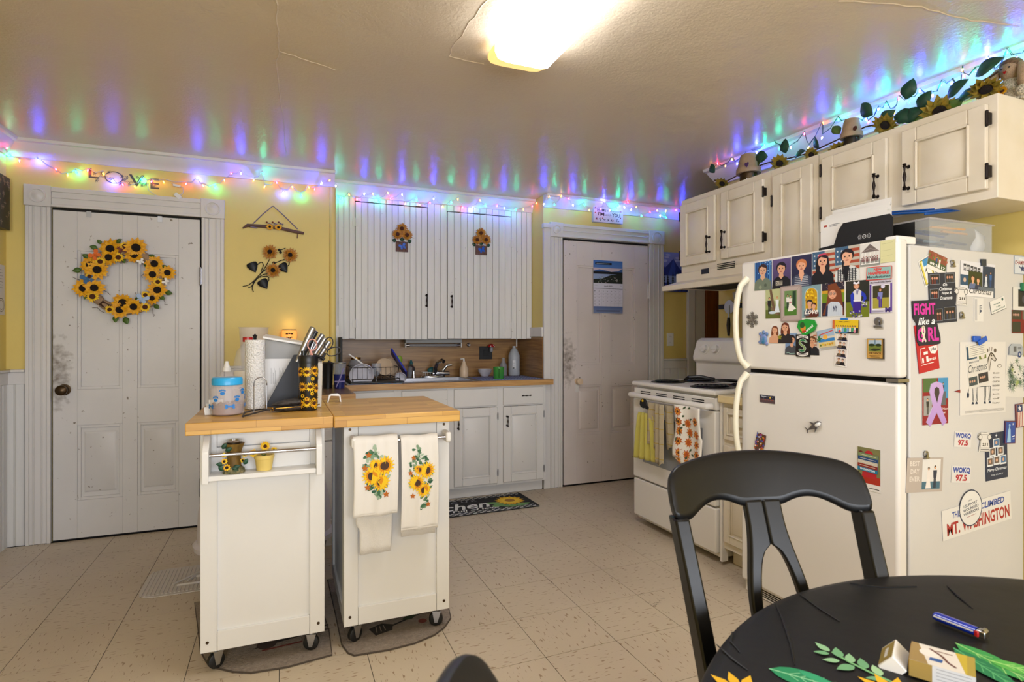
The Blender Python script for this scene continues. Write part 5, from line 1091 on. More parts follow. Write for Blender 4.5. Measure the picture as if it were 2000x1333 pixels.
sd('grey travel trailer shaped magnet right of the giraffe drawing','magnet','trailer_magnet',A7(872,884,988,982),lambda A:(A.poly([(0,.1),(.02,.75),(.2,1),(.8,1),(1,.7),(1,.1)],'#a9b0b8'),A.rect(.3,.35,.5,.8,'#5c5f66'),A.rect(.6,.55,.85,.75,'#7a8088'),A.ell(.72,.12,.13,'#1c3c7a'),A.ell(.72,.12,.06,'#c0c4c8')),th=.0015,edge='#8f98a2',lift=.002,outline=[(0,.1),(.02,.75),(.2,1),(.8,1),(1,.7),(1,.1),(.7,0),(.2,.08)])
def dp(A):
    A.rect(0,0,1,1,'#dbd9d4')
    for i in range(34): A.star(random.uniform(.12,.95), random.uniform(.2,.92), .12, 9, random.choice(['#2f4a44','#5d7a66','#8aa08c','#3f5a54','#a3b26a']), .18, rot=i)
    for i in range(12): A.ell(random.uniform(.15,.95), random.uniform(.25,.9), .018, '#1c2a2c', n=6)
sd('paper with a large green and grey starburst flower drawing at the right edge','drawing','drawing_sheet',A7(850,985,1075,1318),dp,rot=-4,lift=.0008)
sd('red and blue family photo collage card below the rewards card','photo card','photo_card',A8(150,-5,338,330),lambda A:(A.rect(0,0,1,1,'#8a1428'),A.rect(.03,.7,.55,1,'#4a6a3c'),A.rect(.6,.55,1,1,'#3f8fc0'),A.figure(.8,.6,.3,'#24344c','#1c2c44'),A.rect(.05,.2,.36,.62,'#9a9a98'),A.figure(.2,.22,.36,'#2c2c30','#24242a'),A.rect(.4,.4,.9,.7,'#5a6068'),A.text('the New',.6,.3,.98,.35,'#e8d8d8'),A.text('Year',.7,.22,.9,.27,'#e8d8d8')))
rib = [(.5,1),(.78,.95),(.85,.78),(.7,.45),(1,.08),(.82,.0),(.5,.3),(.2,.0),(.0,.1),(.32,.45),(.16,.78),(.24,.95)]
sd('lilac awareness ribbon magnet over the red photo collage card','magnet','ribbon_magnet',A8(175,20,322,343),lambda A:(A.poly(rib,'#b48fd2','#c3a6dc'),A.poly([(.5,.88),(.62,.84),(.64,.74),(.52,.52),(.38,.74),(.4,.84)],'#3a3438')),th=.002,edge='#e3dcea',lift=.0022,outline=rib)
sd('small red tipped sliver magnet left of the giraffe drawing','magnet','sliver_magnet',A8(380,80,424,104),lambda A:A.poly([(0,.5),(1,1),(1,0)],'#8a2430'),th=.001,edge='#2a2426',outline=[(0,.5),(1,1),(1,0)])
for n_, bx in enumerate((A8(382,385,505,495),A8(362,632,500,752))):
    sd(('upper' if n_==0 else 'lower')+' of the two WOKQ 97.5 radio stickers','sticker','radio_sticker',bx,lambda A:(A.rect(0,0,1,1,'#dad8d5'),A.text('WOKQ',.05,.52,.97,.92,'#2446a0',.05),A.text('97.5',.22,.08,.82,.48,'#b0243c',.05)),th=.0005,rot=-6,edge='#dad8d5')
def dk(A):
    A.rect(0,0,1,1,'#15294a'); A.star(.5,.93,.06,4,'#dfe6f0',.25)
    for x,y in ((.5,.78),(.32,.6),(.68,.6),(.2,.4),(.5,.41),(.8,.4)):
        A.rect(x-.14,y-.1,x+.14,y+.09,'#dfe2e6'); A.rect(x-.11,y-.065,x+.11,y+.07,random.choice(['#4a5a7a','#6a5a54','#3a6a9a'])); A.ell(x,y,.05,'#cda18a',n=8)
    A.text('Merry Christmas',.06,.17,.94,.26,'#e4e9f0',.01,.3); A.text('THE FAMILY',.22,.09,.78,.12,'#c4ccd8')
sd('dark blue merry christmas card with a pyramid of small photos','card','greeting_card',A8(607,388,765,728),dk,rot=2,edge='#15294a',lift=.0014)
sd('blue magnet with a pale standing statue on the right','magnet','souvenir_magnet',A8(742,305,818,468),lambda A:(A.rect(0,0,1,1,'#5a2444'),A.rect(.06,.03,.94,.96,'#1f4aa0'),A.poly([(.2,.05),(.28,.6),(.4,.78),(.5,.6),(.56,.05)],'#9cc4e4'),A.ell(.4,.8,.08,'#9cc4e4'),A.star(.72,.86,.08,5,'#e4e9f0'),A.line([(.66,.3),(.9,.34)],.05,'#dfe6f0'),A.line([(.7,.2),(.88,.22)],.04,'#dfe6f0')),th=.004,edge='#3a2454',rot=-3)
sd('flag magnet with red stripes and the letters U S A','magnet','flag_magnet',A8(822,178,915,348),lambda A:(A.rect(0,0,1,1,'#6a2f3c'),A.rect(.05,.03,.97,.97,'#dcd6cc'),[A.rect(.08+.12*k,.04,.14+.12*k,.66,'#a8323c') for k in range(4)],A.rect(.06,.66,.5,.96,'#24386a'),A.star(.28,.81,.14,5,'#e4e4e8'),A.text('U',.64,.7,.86,.92,'#24304c',.04),A.text('S',.64,.42,.86,.64,'#24304c',.04),A.text('A',.64,.12,.86,.34,'#24304c',.04)),th=.004,edge='#6a2f3c',rot=3)
sd('beige BEST DAY EVER wedding photo card low at the front edge','photo card','photo_card',A8(38,572,298,820),lambda A:(A.rect(0,0,1,1,'#b5aaa2'),A.text('BEST',.08,.76,.34,.9,'#dcd4cc'),A.text('DAY',.1,.54,.34,.68,'#dcd4cc'),A.text('EVER',.08,.32,.36,.46,'#dcd4cc'),A.rect(.42,.08,.93,.95,'#dddbd8'),A.rect(.42,.08,.93,.3,'#3f6a80'),A.figure(.6,.1,.64,'#e4dcd6','#e8e0da',dress=True),A.figure(.78,.1,.68,'#1f2f4a','#1c2a42')),rot=-4,th=.001,edge='#b5aaa2')
clip('steel bulldog clip magnet on top of the beige wedding card', 'Y', 1760+172/3.704, 740+545/3.704, .012, 'papers on the side of the refrigerator')
sd('long bumper sticker reading THIS CAR CLIMBED MT. WASHINGTON','sticker','bumper_sticker',A8(303,880,800,1092),lambda A:(A.rect(0,0,1,1,'#e0deda'),A.text('THIS',.14,.64,.26,.86,'#24489c',.03,.2),A.text('CAR',.3,.64,.44,.86,'#24489c',.03,.2),A.text('CLIMBED',.54,.66,.9,.88,'#24489c',.03,.2),A.text('MT.',.06,.1,.24,.52,'#a8242c',.03),A.text('WASHINGTON',.27,.1,.97,.54,'#a8242c',.03)),rot=4.5,th=.0006,lift=.0015)
o_c = [(.5+.5*math.cos(k*math.pi/12), .5+.5*math.sin(k*math.pi/12)) for k in range(24)]
sd('round white I SUPPORT WOUNDED WARRIORS sticker on the bumper sticker','sticker','round_sticker',A8(415,848,580,1020),lambda A:(A.ell(.5,.5,.5,'#1f3050',n=28),A.ell(.5,.5,.47,'#e2e1de',n=28),A.text('2017',.42,.8,.58,.86,'#1f3050'),A.text('I SUPPORT',.2,.6,.8,.72,'#1f3050',.02),A.text('WOUNDED',.16,.43,.84,.55,'#1f3050',.02),A.text('WARRIORS',.16,.27,.84,.39,'#1f3050',.02),A.line([(.3,.17),(.7,.17)],.012,'#8a2434')),rot=9,th=.0008,lift=.0024,outline=o_c)
# papers and bin on top of the refrigerator
def tx(x, y, X): return onX(x, y, X)
t = thing('mail_holder', 'black file holder with white marks stuffed with mail on the fridge', 'file holder', (2.14, 1.58, 1.5175))
a, b = onX(1607, 470, 2.10), onX(1752, 470, 2.10)
P = [(0,0),(0,.0),(a.y-b.y,0),(a.y-b.y,.11),(a.y-b.y-.012,.125),(.11,.125),(.09,.1),(.07,.045),(.0,.04)]
mb = MB('black_matte', FX(a.y, 1.5175, 2.08)); mb.prism(P[1:], 0, .003); fp = mb.build('front_panel', t)
A = Art(.05, .03)
for s_ in (-1, 1):
    for r_ in (.3, .4, .5): A.line([(.5+s_*r_*math.cos(k), .5+.9*r_*math.sin(k)*1.1) for k in (-.7,-.35,0,.35,.7)], .025, '#cfcfcf')
A.ell(.5,.5,.16,'#cfcfcf'); A.ell(.5,.5,.12,'#141414'); A.line([(.4,.36),(.62,.66)],.02,'#cfcfcf')
p = onX(1688, 462, 2.077); A.sheet('white_marks', FX(p.y+.025, p.z-.015, 2.077), .0002, '#141414', parent=fp)
MB('black_matte').box(2.08, 2.2, b.y, a.y, 1.5175, 1.5195).build('base', t); MB('black_matte').box(2.197, 2.2, b.y, a.y, 1.519, 1.62).build('back_panel', t)
for k in range(7):
    x = 2.094+k*.014; dy = random.uniform(-.015,.015); top = 1.655+.012*k+random.uniform(-.01,.01)
    y1 = a.y+.012+dy*.6; y0 = b.y+.03+dy+.006*k
    A = Art(y1-y0, top-1.521); A.rect(0,0,1,1,'#e2dfda')
    if k in (0,3): A.rect(.05,.88,.1,.94,'#a03a2c'); A.line([(.14,.92),(.3,.925)],.01,'#7a7a7c'); A.line([(.14,.88),(.26,.885)],.01,'#7a7a7c')
    if k == 4: A.rect(.62,.86,.7,.94,'#8a5a5c'); A.line([(.74,.9),(.9,.91)],.01,'#5a5a7c')
    o = A.sheet('envelope', FX(y1, 1.521, x), .0015, '#dcd8d2', outline=[(0,.0),(1,0),(1,1),(0,.96)]); o.matrix_basis = o.matrix_basis
    tag(o, None, 'envelope', 'mail standing in the black holder on the fridge'); o['label'] = ('foremost','second','third','fourth','fifth','sixth','rearmost')[k]+' white envelope from the front in the black mail holder'
# plastic bin with pens
t = thing('plastic_bin', 'clear plastic bin of pens with its blue lid on top of the fridge', 'storage bin', (2.45, 1.48, 1.517))
bx0, bx1, by0, by1, bz0, bz1 = 2.29, 2.68, 1.41, 1.62, 1.518, 1.645
mb = MB('clear_plastic')
for b in ((bx0,bx1,by0,by0+.002,bz0,bz1),(bx0,bx1,by1-.002,by1,bz0,bz1),(bx0,bx0+.002,by0+.002,by1-.002,bz0,bz1),(bx1-.002,bx1,by0+.002,by1-.002,bz0,bz1),(bx0+.002,bx1-.002,by0+.002,by1-.002,bz0,bz0+.002)): mb.box(*b)
mb.build('walls', t); mb = MB('frosted')
for b in ((bx0-.008,bx1+.008,by0-.008,by0,bz1-.008,bz1),(bx0-.008,bx1+.008,by1,by1+.008,bz1-.008,bz1),(bx0-.008,bx0,by0,by1,bz1-.008,bz1)): mb.box(*b)
mb.build('rim', t, bevel=.002)
MAT['lid_blue'] = mat('lid_blue', '#0c4f9c', .35)
M = Matrix.Translation((2.30,1.43,1.665)) @ Matrix.Rotation(R(-9), 4, 'Y') @ Matrix.Rotation(R(8), 4, 'X')
mb = MB('lid_blue', M); mb.box(0,.33,0,.2,0,.008); mb.box(0,.33,0,.008,-.008,0); mb.box(.05,.28,.03,.17,.008,.014); mb.build('lid', t, bevel=.003)
cols = ['#d99a1a','#2a2a2e','#1c3c8c','#5f6468','#3a3a40','#7a2430','#20203a','#8fa8b0','#16161a','#44505c','#a02c34','#2c4c7c']
for k in range(16):
    mm = mat('pen_%d' % k, cols[k % len(cols)], .35); y = 1.425+.028*(k % 6)+random.uniform(-.003,.003); z = 1.527+.018*(k//3); x0 = bx0+.02+random.uniform(0,.08); L_ = random.uniform(.14,.2); dz = random.uniform(-.006,.006)
    if k == 0: y, z, x0, L_ = 1.418, 1.61, 2.31, .2
    mb = MB('pen_%d' % k); mb.cyl((x0,y,z),(x0+L_,y+random.uniform(-.004,.004),z+dz),.0048,n=8); mb.cyl((x0+L_,y,z+dz),(x0+L_+.012,y,z+dz),.0045,.001,8)
    tag(mb.build('pen'), (['','black','navy','slate grey','charcoal','maroon','indigo','pale blue','jet black','steel blue','red','denim blue'][k%12]+(' pen higher' if k>11 else ' pen')+' in the clear bin on the fridge') if k%12 else ('yellow pencil uppermost in the clear bin on the fridge' if k==0 else 'amber pen buried in the clear bin on the fridge'), 'pen', 'pens in the clear bin')
mb = MB('paper', Matrix.Translation((2.56,1.42,1.53)) @ Matrix.Rotation(R(20), 4, 'Y')); mb.grid([[Vector((.0+.07*i, .006*math.sin(j*1.5+i), .02*j)) for i in range(2)] for j in range(6)]); tag(mb.build('paper_scrap', solid=.001), 'pale crumpled paper standing in the clear pen bin', 'paper')
# ================================================================ things on the back wall, flowers, fairy lights
def petals(mb, M, r, n, layers=2, cup=.12, w_=.36, jit=.12):
    rng = random.Random(int(r*1e5)+n)
    for L_ in range(layers):
        rr = r*(1-.18*L_)
        for k in range(n):
            a = 2*math.pi*(k+.5*L_)/n+rng.uniform(-.06,.06); q = rr*(1+rng.uniform(-jit,jit*.4)); z = r*cup*(1+L_)*rng.uniform(.4,1.4)
            c, s = math.cos(a), math.sin(a); wd = q*w_*.5*(14/n)
            pt = lambda u, v, zz: (u*c-v*s, u*s+v*c, zz)
            mb.add([pt(q*.22,-wd*.5,.0), pt(q*.22,wd*.5,.0), pt(q*.62,wd,z), pt(q,0,z*.5), pt(q*.62,-wd,z), pt(q*.6,0,z*.7)], [(0,1,5),(1,2,5),(2,3,5),(3,4,5),(4,0,5)], M)
def flower(par, M, r, pm='petal', cm='seed', n=14, cr=.34, layers=2, name='sunflower', group_thing=None):
    mb = MB(pm); petals(mb, M, r, n, layers); o = mb.build(name, par, angle=60)
    mb = MB(cm); R_ = r*cr; mb.lathe([(R_,r*.05),(R_*.98,r*.16),(R_*.75,r*.24),(R_*.3,r*.22),(.0005,r*.2)], 14, M); mb.build('flower_center', o, angle=60)
    return o
def leaf(par, M, L_, W_, m='leaf', name='leaf', curl=.12, heart=False):
    mb = MB(m); pr = [(0,0),(.12,.5),(.3,.95),(.5,1),(.7,.75),(.87,.4),(1,0)] if not heart else [(0,0),(-.1,.5),(-.02,.95),(.2,1.05),(.5,.8),(.8,.35),(1,0)]
    v = [(x*L_, 0, curl*L_*math.sin(x*3)*.6) for x, _ in pr]+[(x*L_, y*W_/2, curl*L_*(math.sin(x*3)*.6+.12*y)) for x, y in pr]+[(x*L_, -y*W_/2, curl*L_*(math.sin(x*3)*.6+.12*y)) for x, y in pr]
    n = len(pr); f = [(i,i+1,n+i+1,n+i) for i in range(n-1)]+[(i+1,i,2*n+i,2*n+i+1) for i in range(n-1)]
    mb.add(v, f, M); return mb.build(name, par, solid=.0006)
def PY(px, py, y): p = onY(px, py, y); return FY(p.x, p.z, y)
# ---- wreath
YD = YB-.024
wc = onY(245, 549, YD)
t = thing('sunflower_wreath', 'round burlap wreath of sunflowers hanging on the left door', 'wreath', (wc.x, YD-.03, wc.z-.25))
W = lambda x, y: onY(130+x/7.017, 450+y/7.017, YD-.035)
ctr = W(800, 690); rx = (W(1330,690).x-W(290,690).x)/2*.93; rz = (W(800,250).z-W(800,1110).z)/2*.95
def ringpt(a, k=1): return Vector((ctr.x+rx*k*math.cos(a), YD-.028, ctr.z+rz*k*math.sin(a)))
MB('burlap').tube([ringpt(2*math.pi*k/60) for k in range(60)], [.026+.003*math.sin(k*2.1) for k in range(60)], 10, True).build('burlap_ring', t)
tw_ = MB('twig')
for j in range(9): tw_.tube([ringpt(4.0+k*.055, .93+.018*j)+Vector((0,-.022,0)) for k in range(9)], .0035, 5)
tag(tw_.build('twig_section', t), kind='stuff')
for k, (x, y) in enumerate(((200,690),(100,640)),): pass
for pts in ([(80,640),(140,670),(210,690)], [(640,130),(680,160),(760,120)], [(560,290),(640,380),(740,450),(840,430),(800,390)], [(500,820),(560,850),(600,890)], [(350,1065),(420,1060),(470,1110),(520,1130)], [(1320,940),(1350,990),(1345,1020),(1385,1020)], [(1180,1070),(1185,1150),(1210,1160),(1190,1180)], [(1060,600),(1030,620),(1040,650)], [(1310,480),(1350,490),(1330,500)], [(940,855),(960,880),(990,890)]):
    MB('twig').tube([W(x, y) for x, y in pts], .0014, 5).build('tendril', t)
for x, y, a, L_ in ((430,250,2.9,90),(480,190,2.2,70),(320,380,2.7,90),(210,540,3.4,100),(200,560,3.0,80),(690,180,.9,80),(1120,380,.4,90),(1090,520,1.2,100),(1300,520,.3,90),(1290,640,.1,90),(1250,590,4,90),(1350,850,-.2,100),(1270,900,-.6,90),(1200,1020,-.7,90),(1050,1030,.2,90),(940,950,.3,80),(680,1170,-1.6,100),(800,1190,-1.2,110),(290,890,4.2,70),(1130,890,.2,80),(880,270,1.9,80),(780,390,5,70)):
    leaf(t, W(x-.0,y) and Matrix.Translation(W(x,y)+Vector((0,-.004,0))) @ FY(0,0,0,a) @ Matrix.Rotation(R(-12),4,'Y'), L_/7.017*.0031, L_/7.017*.0022)
for i, (x, y, r_) in enumerate(((612,262,128),(595,378,108),(965,245,132),(935,345,112),(340,485,112),(440,550,122),(1210,465,112),(1185,612,108),(1395,590,98),(1250,820,115),(250,800,118),(400,795,112),(780,1000,128),(740,1095,112),(935,1050,108),(1180,935,85))):
    p = W(x, y); M = Matrix.Translation(p+Vector((0,-.012-.007*(i%3),0))) @ FY(0,0,0,i*.7) @ Matrix.Rotation(R(random.uniform(-14,14)),4,'X') @ Matrix.Rotation(R(random.uniform(-14,14)),4,'Y')
    flower(t, M, r_/7.017*.0036, 'petal', 'seed', 12, .36)
for i, (x, y, r_) in enumerate(((818,228,72),(728,382,74),(482,440,72),(338,640,60),(378,915,82),(1265,715,66),(1092,1058,76),(610,1092,60),(1095,893,62))):
    p = W(x, y); M = Matrix.Translation(p+Vector((0,-.03,0))) @ FY(0,0,0,i*.5); o = flower(t, M, r_/7.017*.0031, 'petal_bright', 'seed_brown', 16, .42, 1, 'small_sunflower')
MAT['org'] = mat('orange_gloss', '#d8641a', .3); MAT['bfly_blue'] = mat('bfly_blue', '#2f5f8c', .5); MAT['bfly_pale'] = mat('bfly_pale', '#9fb6d6', .5); MAT['maroon'] = mat('maroon', '#6a2412', .6)
def butterfly(par, M, s_, m, name='butterfly'):
    mb = MB(m, M); w1 = [(0,.1),(.35,.75),(.8,.85),(1,.5),(.8,.12),(.2,-.05)]; w2 = [(.05,0),(.6,-.02),(.75,-.45),(.45,-.8),(.15,-.4)]
    for sg in (-1, 1):
        for w in (w1, w2): P = [(sg*x*s_, y*s_) for x, y in w]; mb.prism(P if sg > 0 else P[::-1], .001, .003)
    mb.tube([(0,-.5*s_,.003),(0,.4*s_,.003)], .08*s_, 6); return mb.build(name, par)
for x, y, m, s_, a in ((415,350,'orange_gloss',.032,.8),(315,675,'bfly_blue',.036,.3),(1050,955,'bfly_pale',.036,-.3),(780,275,'maroon',.026,.2),(1035,440,'paper',.02,.5),(1375,710,'paper',.02,1)):
    p = W(x,y); butterfly(t, Matrix.Translation(p+Vector((0,-.03,0))) @ FY(0,0,0,a), s_, m)

# ---- driftwood hanger
Q = lambda x, y, yy=YB-.02: onY(380+x/4.166, 300+y/4.166, yy)
t = thing('driftwood_hanger', 'driftwood stick hanging by a lilac ribbon with two small sunflowers', 'wall hanging', (Q(640,600).x, YB, Q(640,600).z))
MB('driftwood').tube([Q(392,608),(Q(430,585)),Q(560,592),Q(680,604),Q(800,632),Q(890,650)], [.004,.011,.0105,.011,.0105,.009], 8).build('stick', t)
MB('ribbon').tube([Q(475,572,YB-.006),Q(560,490,YB-.003),Q(638,427,YB-.002),Q(720,500,YB-.003),Q(838,615,YB-.006)], .0035, 6).build('ribbon', t)
MB('ribbon').tube([Q(455,596,YB-.033),Q(510,606,YB-.033)], .004, 6).build('ribbon_wrap', t); MB('driftwood').tube([Q(840,645),Q(836,690,YB-.02)], .003, 5).build('twig_end', t)
for x, y in ((612,597),(682,601)): p = Q(x,y,YB-.036); flower(t, Matrix.Translation(p) @ FY(0,0,0), .0175*1.35, 'petal', 'seed', 10)
for k in range(9):
    p = Q(588+k*16, 560+(k%3)*9, YB-.03); mb = MB('maroon' if k%3==0 else 'ribbon'); mb.ball(p, .006, 7, 5); mb.build('berry', t)
# ---- metal sunflower wall art
t = thing('metal_sunflower_spray', 'dark metal wall spray of three amber sunflowers with heart leaves', 'wall art', (Q(620,900).x, YB, Q(620,1100).z))
for pts in ([(612,860),(560,950),(490,1030),(440,1070),(392,1082)],[(770,850),(660,890),(560,960),(490,1030),(470,1075),(435,1095)],[(635,980),(560,985),(500,1030),(470,1090),(480,1128)],[(490,925),(540,885),(560,910),(540,960)],[(735,925),(770,905),(760,870),(700,870)],[(575,1070),(605,1030),(590,1000),(520,1010)],[(690,790),(740,770)]):
    P = [Q(x,y,YB-.012) for x,y in pts]; S=[]
    for i in range(len(P)-1):
        a, b = P[max(i-1,0)], P[min(i+2,len(P)-1)]
        for k in range(4): u = k/4; S.append(P[i]*(1-u)+P[i+1]*u+((P[i+1]-a)*(u*(1-u)**2)-(b-P[i])*(u*u*(1-u)))*.5)
    S.append(P[-1]); MB('metal_leaf').tube(S, .0028, 6).build('stem', t)
for x, y, a in ((462,895,-1.15),(705,905,-.95),(545,1035,-1.0)):
    leaf(t, Matrix.Translation(Q(x,y,YB-.02)) @ FY(0,0,0,a), .064, .064, 'metal_leaf', 'heart_leaf', .05, True)
for x, y in ((690,785),(700,805),(645,890)): mb = MB('metal_leaf'); mb.ball(Q(x,y,YB-.012), .009, 8, 6); mb.build('bud', t)
for x, y in ((612,802),(778,828),(638,952)):
    flower(t, Matrix.Translation(Q(x,y,YB-.024)) @ FY(0,0,0), .052, 'petal_orange', 'seed', 16, .3, 3)
# ---- two painted flower box ornaments on the cupboard doors
YO = YC-.0125
K = lambda x, y, yy=YO: onY(640+x/3.92, 340+y/3.92, yy)
for lab, bx, fl3 in (('wooden sunflower box ornament with blue butterfly on the left cupboard door',(520,515,615,600),((568,418),(535,462),(607,468))),('wooden sunflower box ornament with blue butterfly on the right cupboard door',(1130,545,1218,623),((1173,453),(1145,505),(1212,505)))):
    a, b = K(bx[0],bx[1]), K(bx[2],bx[3]); t = thing('flower_box_ornament', lab, 'wall ornament', ((a.x+b.x)/2, YO, b.z), 'sunflower box ornaments on the cupboard')
    for k in range(4):
        w_ = (b.x-a.x)/4; MB('driftwood').box(a.x+k*w_+.0005, a.x+(k+1)*w_-.0005, YO-.008, YO-.001, b.z, a.z-.002*(k%2)).build('slat', t)
    butterfly(t, FY((a.x+b.x)/2+.004, (a.z+b.z)/2, YO-.0085, .4), .028, 'clip_blue' if 'clip_blue' in MAT else 'cobalt')
    for x in (a.x+.004, b.x-.004, (a.x+b.x)/2): leaf(t, Matrix.Translation((x, YO-.006, a.z)) @ FY(0,0,0,1.57+(x-(a.x+b.x)/2)*-30), .032, .03, 'leaf_dark')
    for i, (x, y) in enumerate(fl3): flower(t, Matrix.Translation(K(x,y,YO-.016-.004*i)) @ FY(0,0,0), .046, 'petal_orange', 'seed_brown', 16, .32, 2)
# ---- LOVE lettering
a, b = onY(170,326,YB), onY(313,372,YB); A = Art(b.x-a.x, a.z-b.z); c_ = '#4c4340'
for ch, x0, y0, x1, y1 in (('L',.02,.38,.16,.95),('V',.56,.12,.78,.8),('E',.86,.05,.985,.68)): A.text(ch,x0,y0,x1,y1,c_,.01)
for k in range(28):
    u, v = k/28*2*math.pi, (k+1)/28*2*math.pi; A.line([(.36+.12*math.cos(u),.52+.33*math.sin(u)),(.36+.12*math.cos(v),.52+.33*math.sin(v))], .014, c_)
A.text('make',.16,.46,.27,.6,c_,0,.4); A.text('this',.29,.42,.36,.54,c_,0,.4); A.text('house',.5,.3,.63,.44,c_,0,.4); A.text('a home',.67,.26,.84,.4,c_,0,.4)
for x, y in ((.1,.66),(.2,.7),(.47,.62),(.5,.45),(.54,.58),(.68,.66),(.72,.56),(.8,.3),(.92,.24),(.13,.28),(.45,.2),(.57,.2),(.75,.22),(.3,.8)):
    for q in range(5): A.leafshape(x+.018*math.cos(q*1.26),y+.07*math.sin(q*1.26),.03,.009,q*1.26,c_)
    A.line([(x,y),(x-.02,y-.14)],.004,c_)
tag(A.sheet('wall_lettering', FY(a.x, b.z, YB-.0004), .0002, c_, outline=[(.02,.38),(.05,.38),(.05,.42),(.02,.42)]), 'dark LOVE wall lettering with leafy sprigs above the left door', 'lettering')
# ---- HOME sign above door 2
a, b = onY(1159,394,YB-.03), onY(1216,438,YB-.03); A = Art(b.x-a.x, a.z-b.z); A.rect(0,0,1,1,'#d3d0e2')
A.text('HOME',.12,.54,.42,.68,'#3a3442',.02); A.text('is',.45,.56,.5,.64,'#3a3442'); A.text('wherever',.53,.54,.9,.66,'#4a4452',.0); A.text("I'M",.14,.32,.36,.5,'#2f2a38',.03); A.text('with',.39,.33,.6,.45,'#3a3442',.0,.3); A.text('YOU',.62,.3,.9,.5,'#2f2a38',.03)
for k in range(30): A.leafshape(.08+.84*random.random(), random.choice([.1,.14,.18,.8,.86,.9]), .06, .022, random.random()*6, '#4a4660')
for x,y in ((.05,.7),(.05,.45),(.93,.6),(.92,.28),(.1,.15),(.3,.2),(.66,.12)): A.ell(x,y,.02,'#9a2c38',n=8)
o = A.sheet('home_sign', FY(a.x, b.z, YB-.002), .032, '#b9c0e6'); tag(o, 'white canvas sign reading HOME is wherever I\'M with YOU above the right door', 'sign')
# ---- calendar on door 2
a, b = onY(1159,508,YB-.028), onY(1216,613,YB-.028); A = Art(b.x-a.x, a.z-b.z)
A.rect(0,0,1,1,'#c9c6d2'); A.rect(0,.57,1,1,'#6f8fc0','#3f6cae'); A.rect(0,.78,1,.86,'#c4b4ba'); A.poly([(0,.8),(.2,.83),(.45,.81),(.6,.79),(.85,.81),(1,.86),(1,.78),(0,.78)],'#3a5a8c'); A.rect(0,.74,1,.79,'#1a1c1c'); A.rect(0,.6,1,.745,'#8f9fc0'); A.poly([(0,.57),(0,.64),(.3,.66),(.6,.73),(1,.76),(1,.57)],'#1f241c')
for k in range(40): A.ell(random.uniform(.15,.98), random.uniform(.58,.7), .012, random.choice(['#d9d6cf','#b9a8a4','#5a6a3c','#8a8c78']), n=5)
A.rect(.06,.92,.62,.96,'#15181c'); A.line([(.1,.94),(.55,.94)],.015,'#9aa4ae'); A.rect(0,.47,1,.57,'#d2cfdb'); A.text('April 2023',.36,.5,.66,.53,'#2a2a30',.02); A.line([(.04,.53),(.14,.53)],.01,'#8a8890'); A.line([(.9,.53),(.97,.53)],.01,'#8a8890')
A.rect(0,.465,1,.472,'#1f2026'); A.rect(0,.13,1,.465,'#d4d0dc')
for i in range(8): A.line([(i/7,.13),(i/7,.44)],.004,'#a9a6b4')
for j in range(6): A.line([(0,.13+.062*j),(1,.13+.062*j)],.004,'#a9a6b4')
for j in range(5):
    for i in range(7):
        if j*7+i < 30 and j*7+i >= 0: A.text(str(j*7+i+1), .03+i/7, .41-.062*j, .06+i/7, .425-.062*j, '#4a4a54')
A.rect(0,0,1,.13,'#7f8cac','#566a9c'); A.rect(.1,.03,.9,.06,'#5f6a86')
tag(A.sheet('wall_calendar', FY(a.x, b.z, YB-.0245), .003, '#c9c6d2'), 'April 2023 wall calendar with a lake photo on the right door', 'calendar')
# ---- mountain painting behind the hood
a, b = onY(1292,492,YB-.02), onY(1346,571,YB-.02); A = Art(b.x-a.x, a.z-b.z)
A.rect(0,0,1,1,'#2f4fb8','#8f9ae0')
for k in range(8): A.ell(random.uniform(.1,.9), random.uniform(.75,.95), .09, '#b8bcec', ry=.025, n=10)
A.poly([(0,.35),(.0,.72),(.12,.6),(.25,.7),(.42,.84),(.55,.68),(.7,.55),(.85,.7),(1,.6),(1,.35)],'#27388c'); A.poly([(.2,.35),(.42,.84),(.5,.6),(.46,.35)],'#3a53b4')
A.rect(0,.2,1,.4,'#8fa4e0'); A.rect(0,0,1,.22,'#2a3f9c')
for x, h_ in ((.08,.5),(.22,.42),(.4,.5),(.58,.52),(.72,.44),(.88,.5)):
    A.rect(x-.01,.0,x+.01,h_,'#0c1024'); [A.poly([(x-.07+.008*q,.04+q*h_/7),(x+.07-.008*q,.04+q*h_/7),(x,.04+(q+1.3)*h_/7)],'#0c1024') for q in range(6)]
tag(A.sheet('mountain_painting', FY(a.x, b.z, YB-.002), .02, '#14204c'), 'blue mountain and pine tree painting beside the right door casing', 'painting')
# ---- outlet plates
def plate(label, x0, y0, x1, y1, y, m='white_plastic', name='outlet_plate', cat='outlet'):
    a, b = onY(x0,y0,y), onY(x1,y1,y); t = thing(name, label, cat, ((a.x+b.x)/2, y, b.z)); MB(m).box(a.x,b.x,y-.006,y-.0005,b.z,a.z).build('cover', t, bevel=.002)
    cx, cz = (a.x+b.x)/2, (a.z+b.z)/2
    for s in (-1,1):
        mb = MB(m); mb.lathe([(.014,0),(.013,.002),(.001,.002)], 14, FY(cx, cz+s*(a.z-b.z)*.24, y-.006)); q = mb.build('socket', t)
        for k in (-1,1): MB('dark_gap').box(cx+k*.005-.001,cx+k*.005+.001,y-.0085,y-.0078,cz+s*(a.z-b.z)*.24-.003,cz+s*(a.z-b.z)*.24+.004).build('slot', q)
plate('white outlet plate on the yellow wall right of door casing', 1302,651,1315,676, YB)
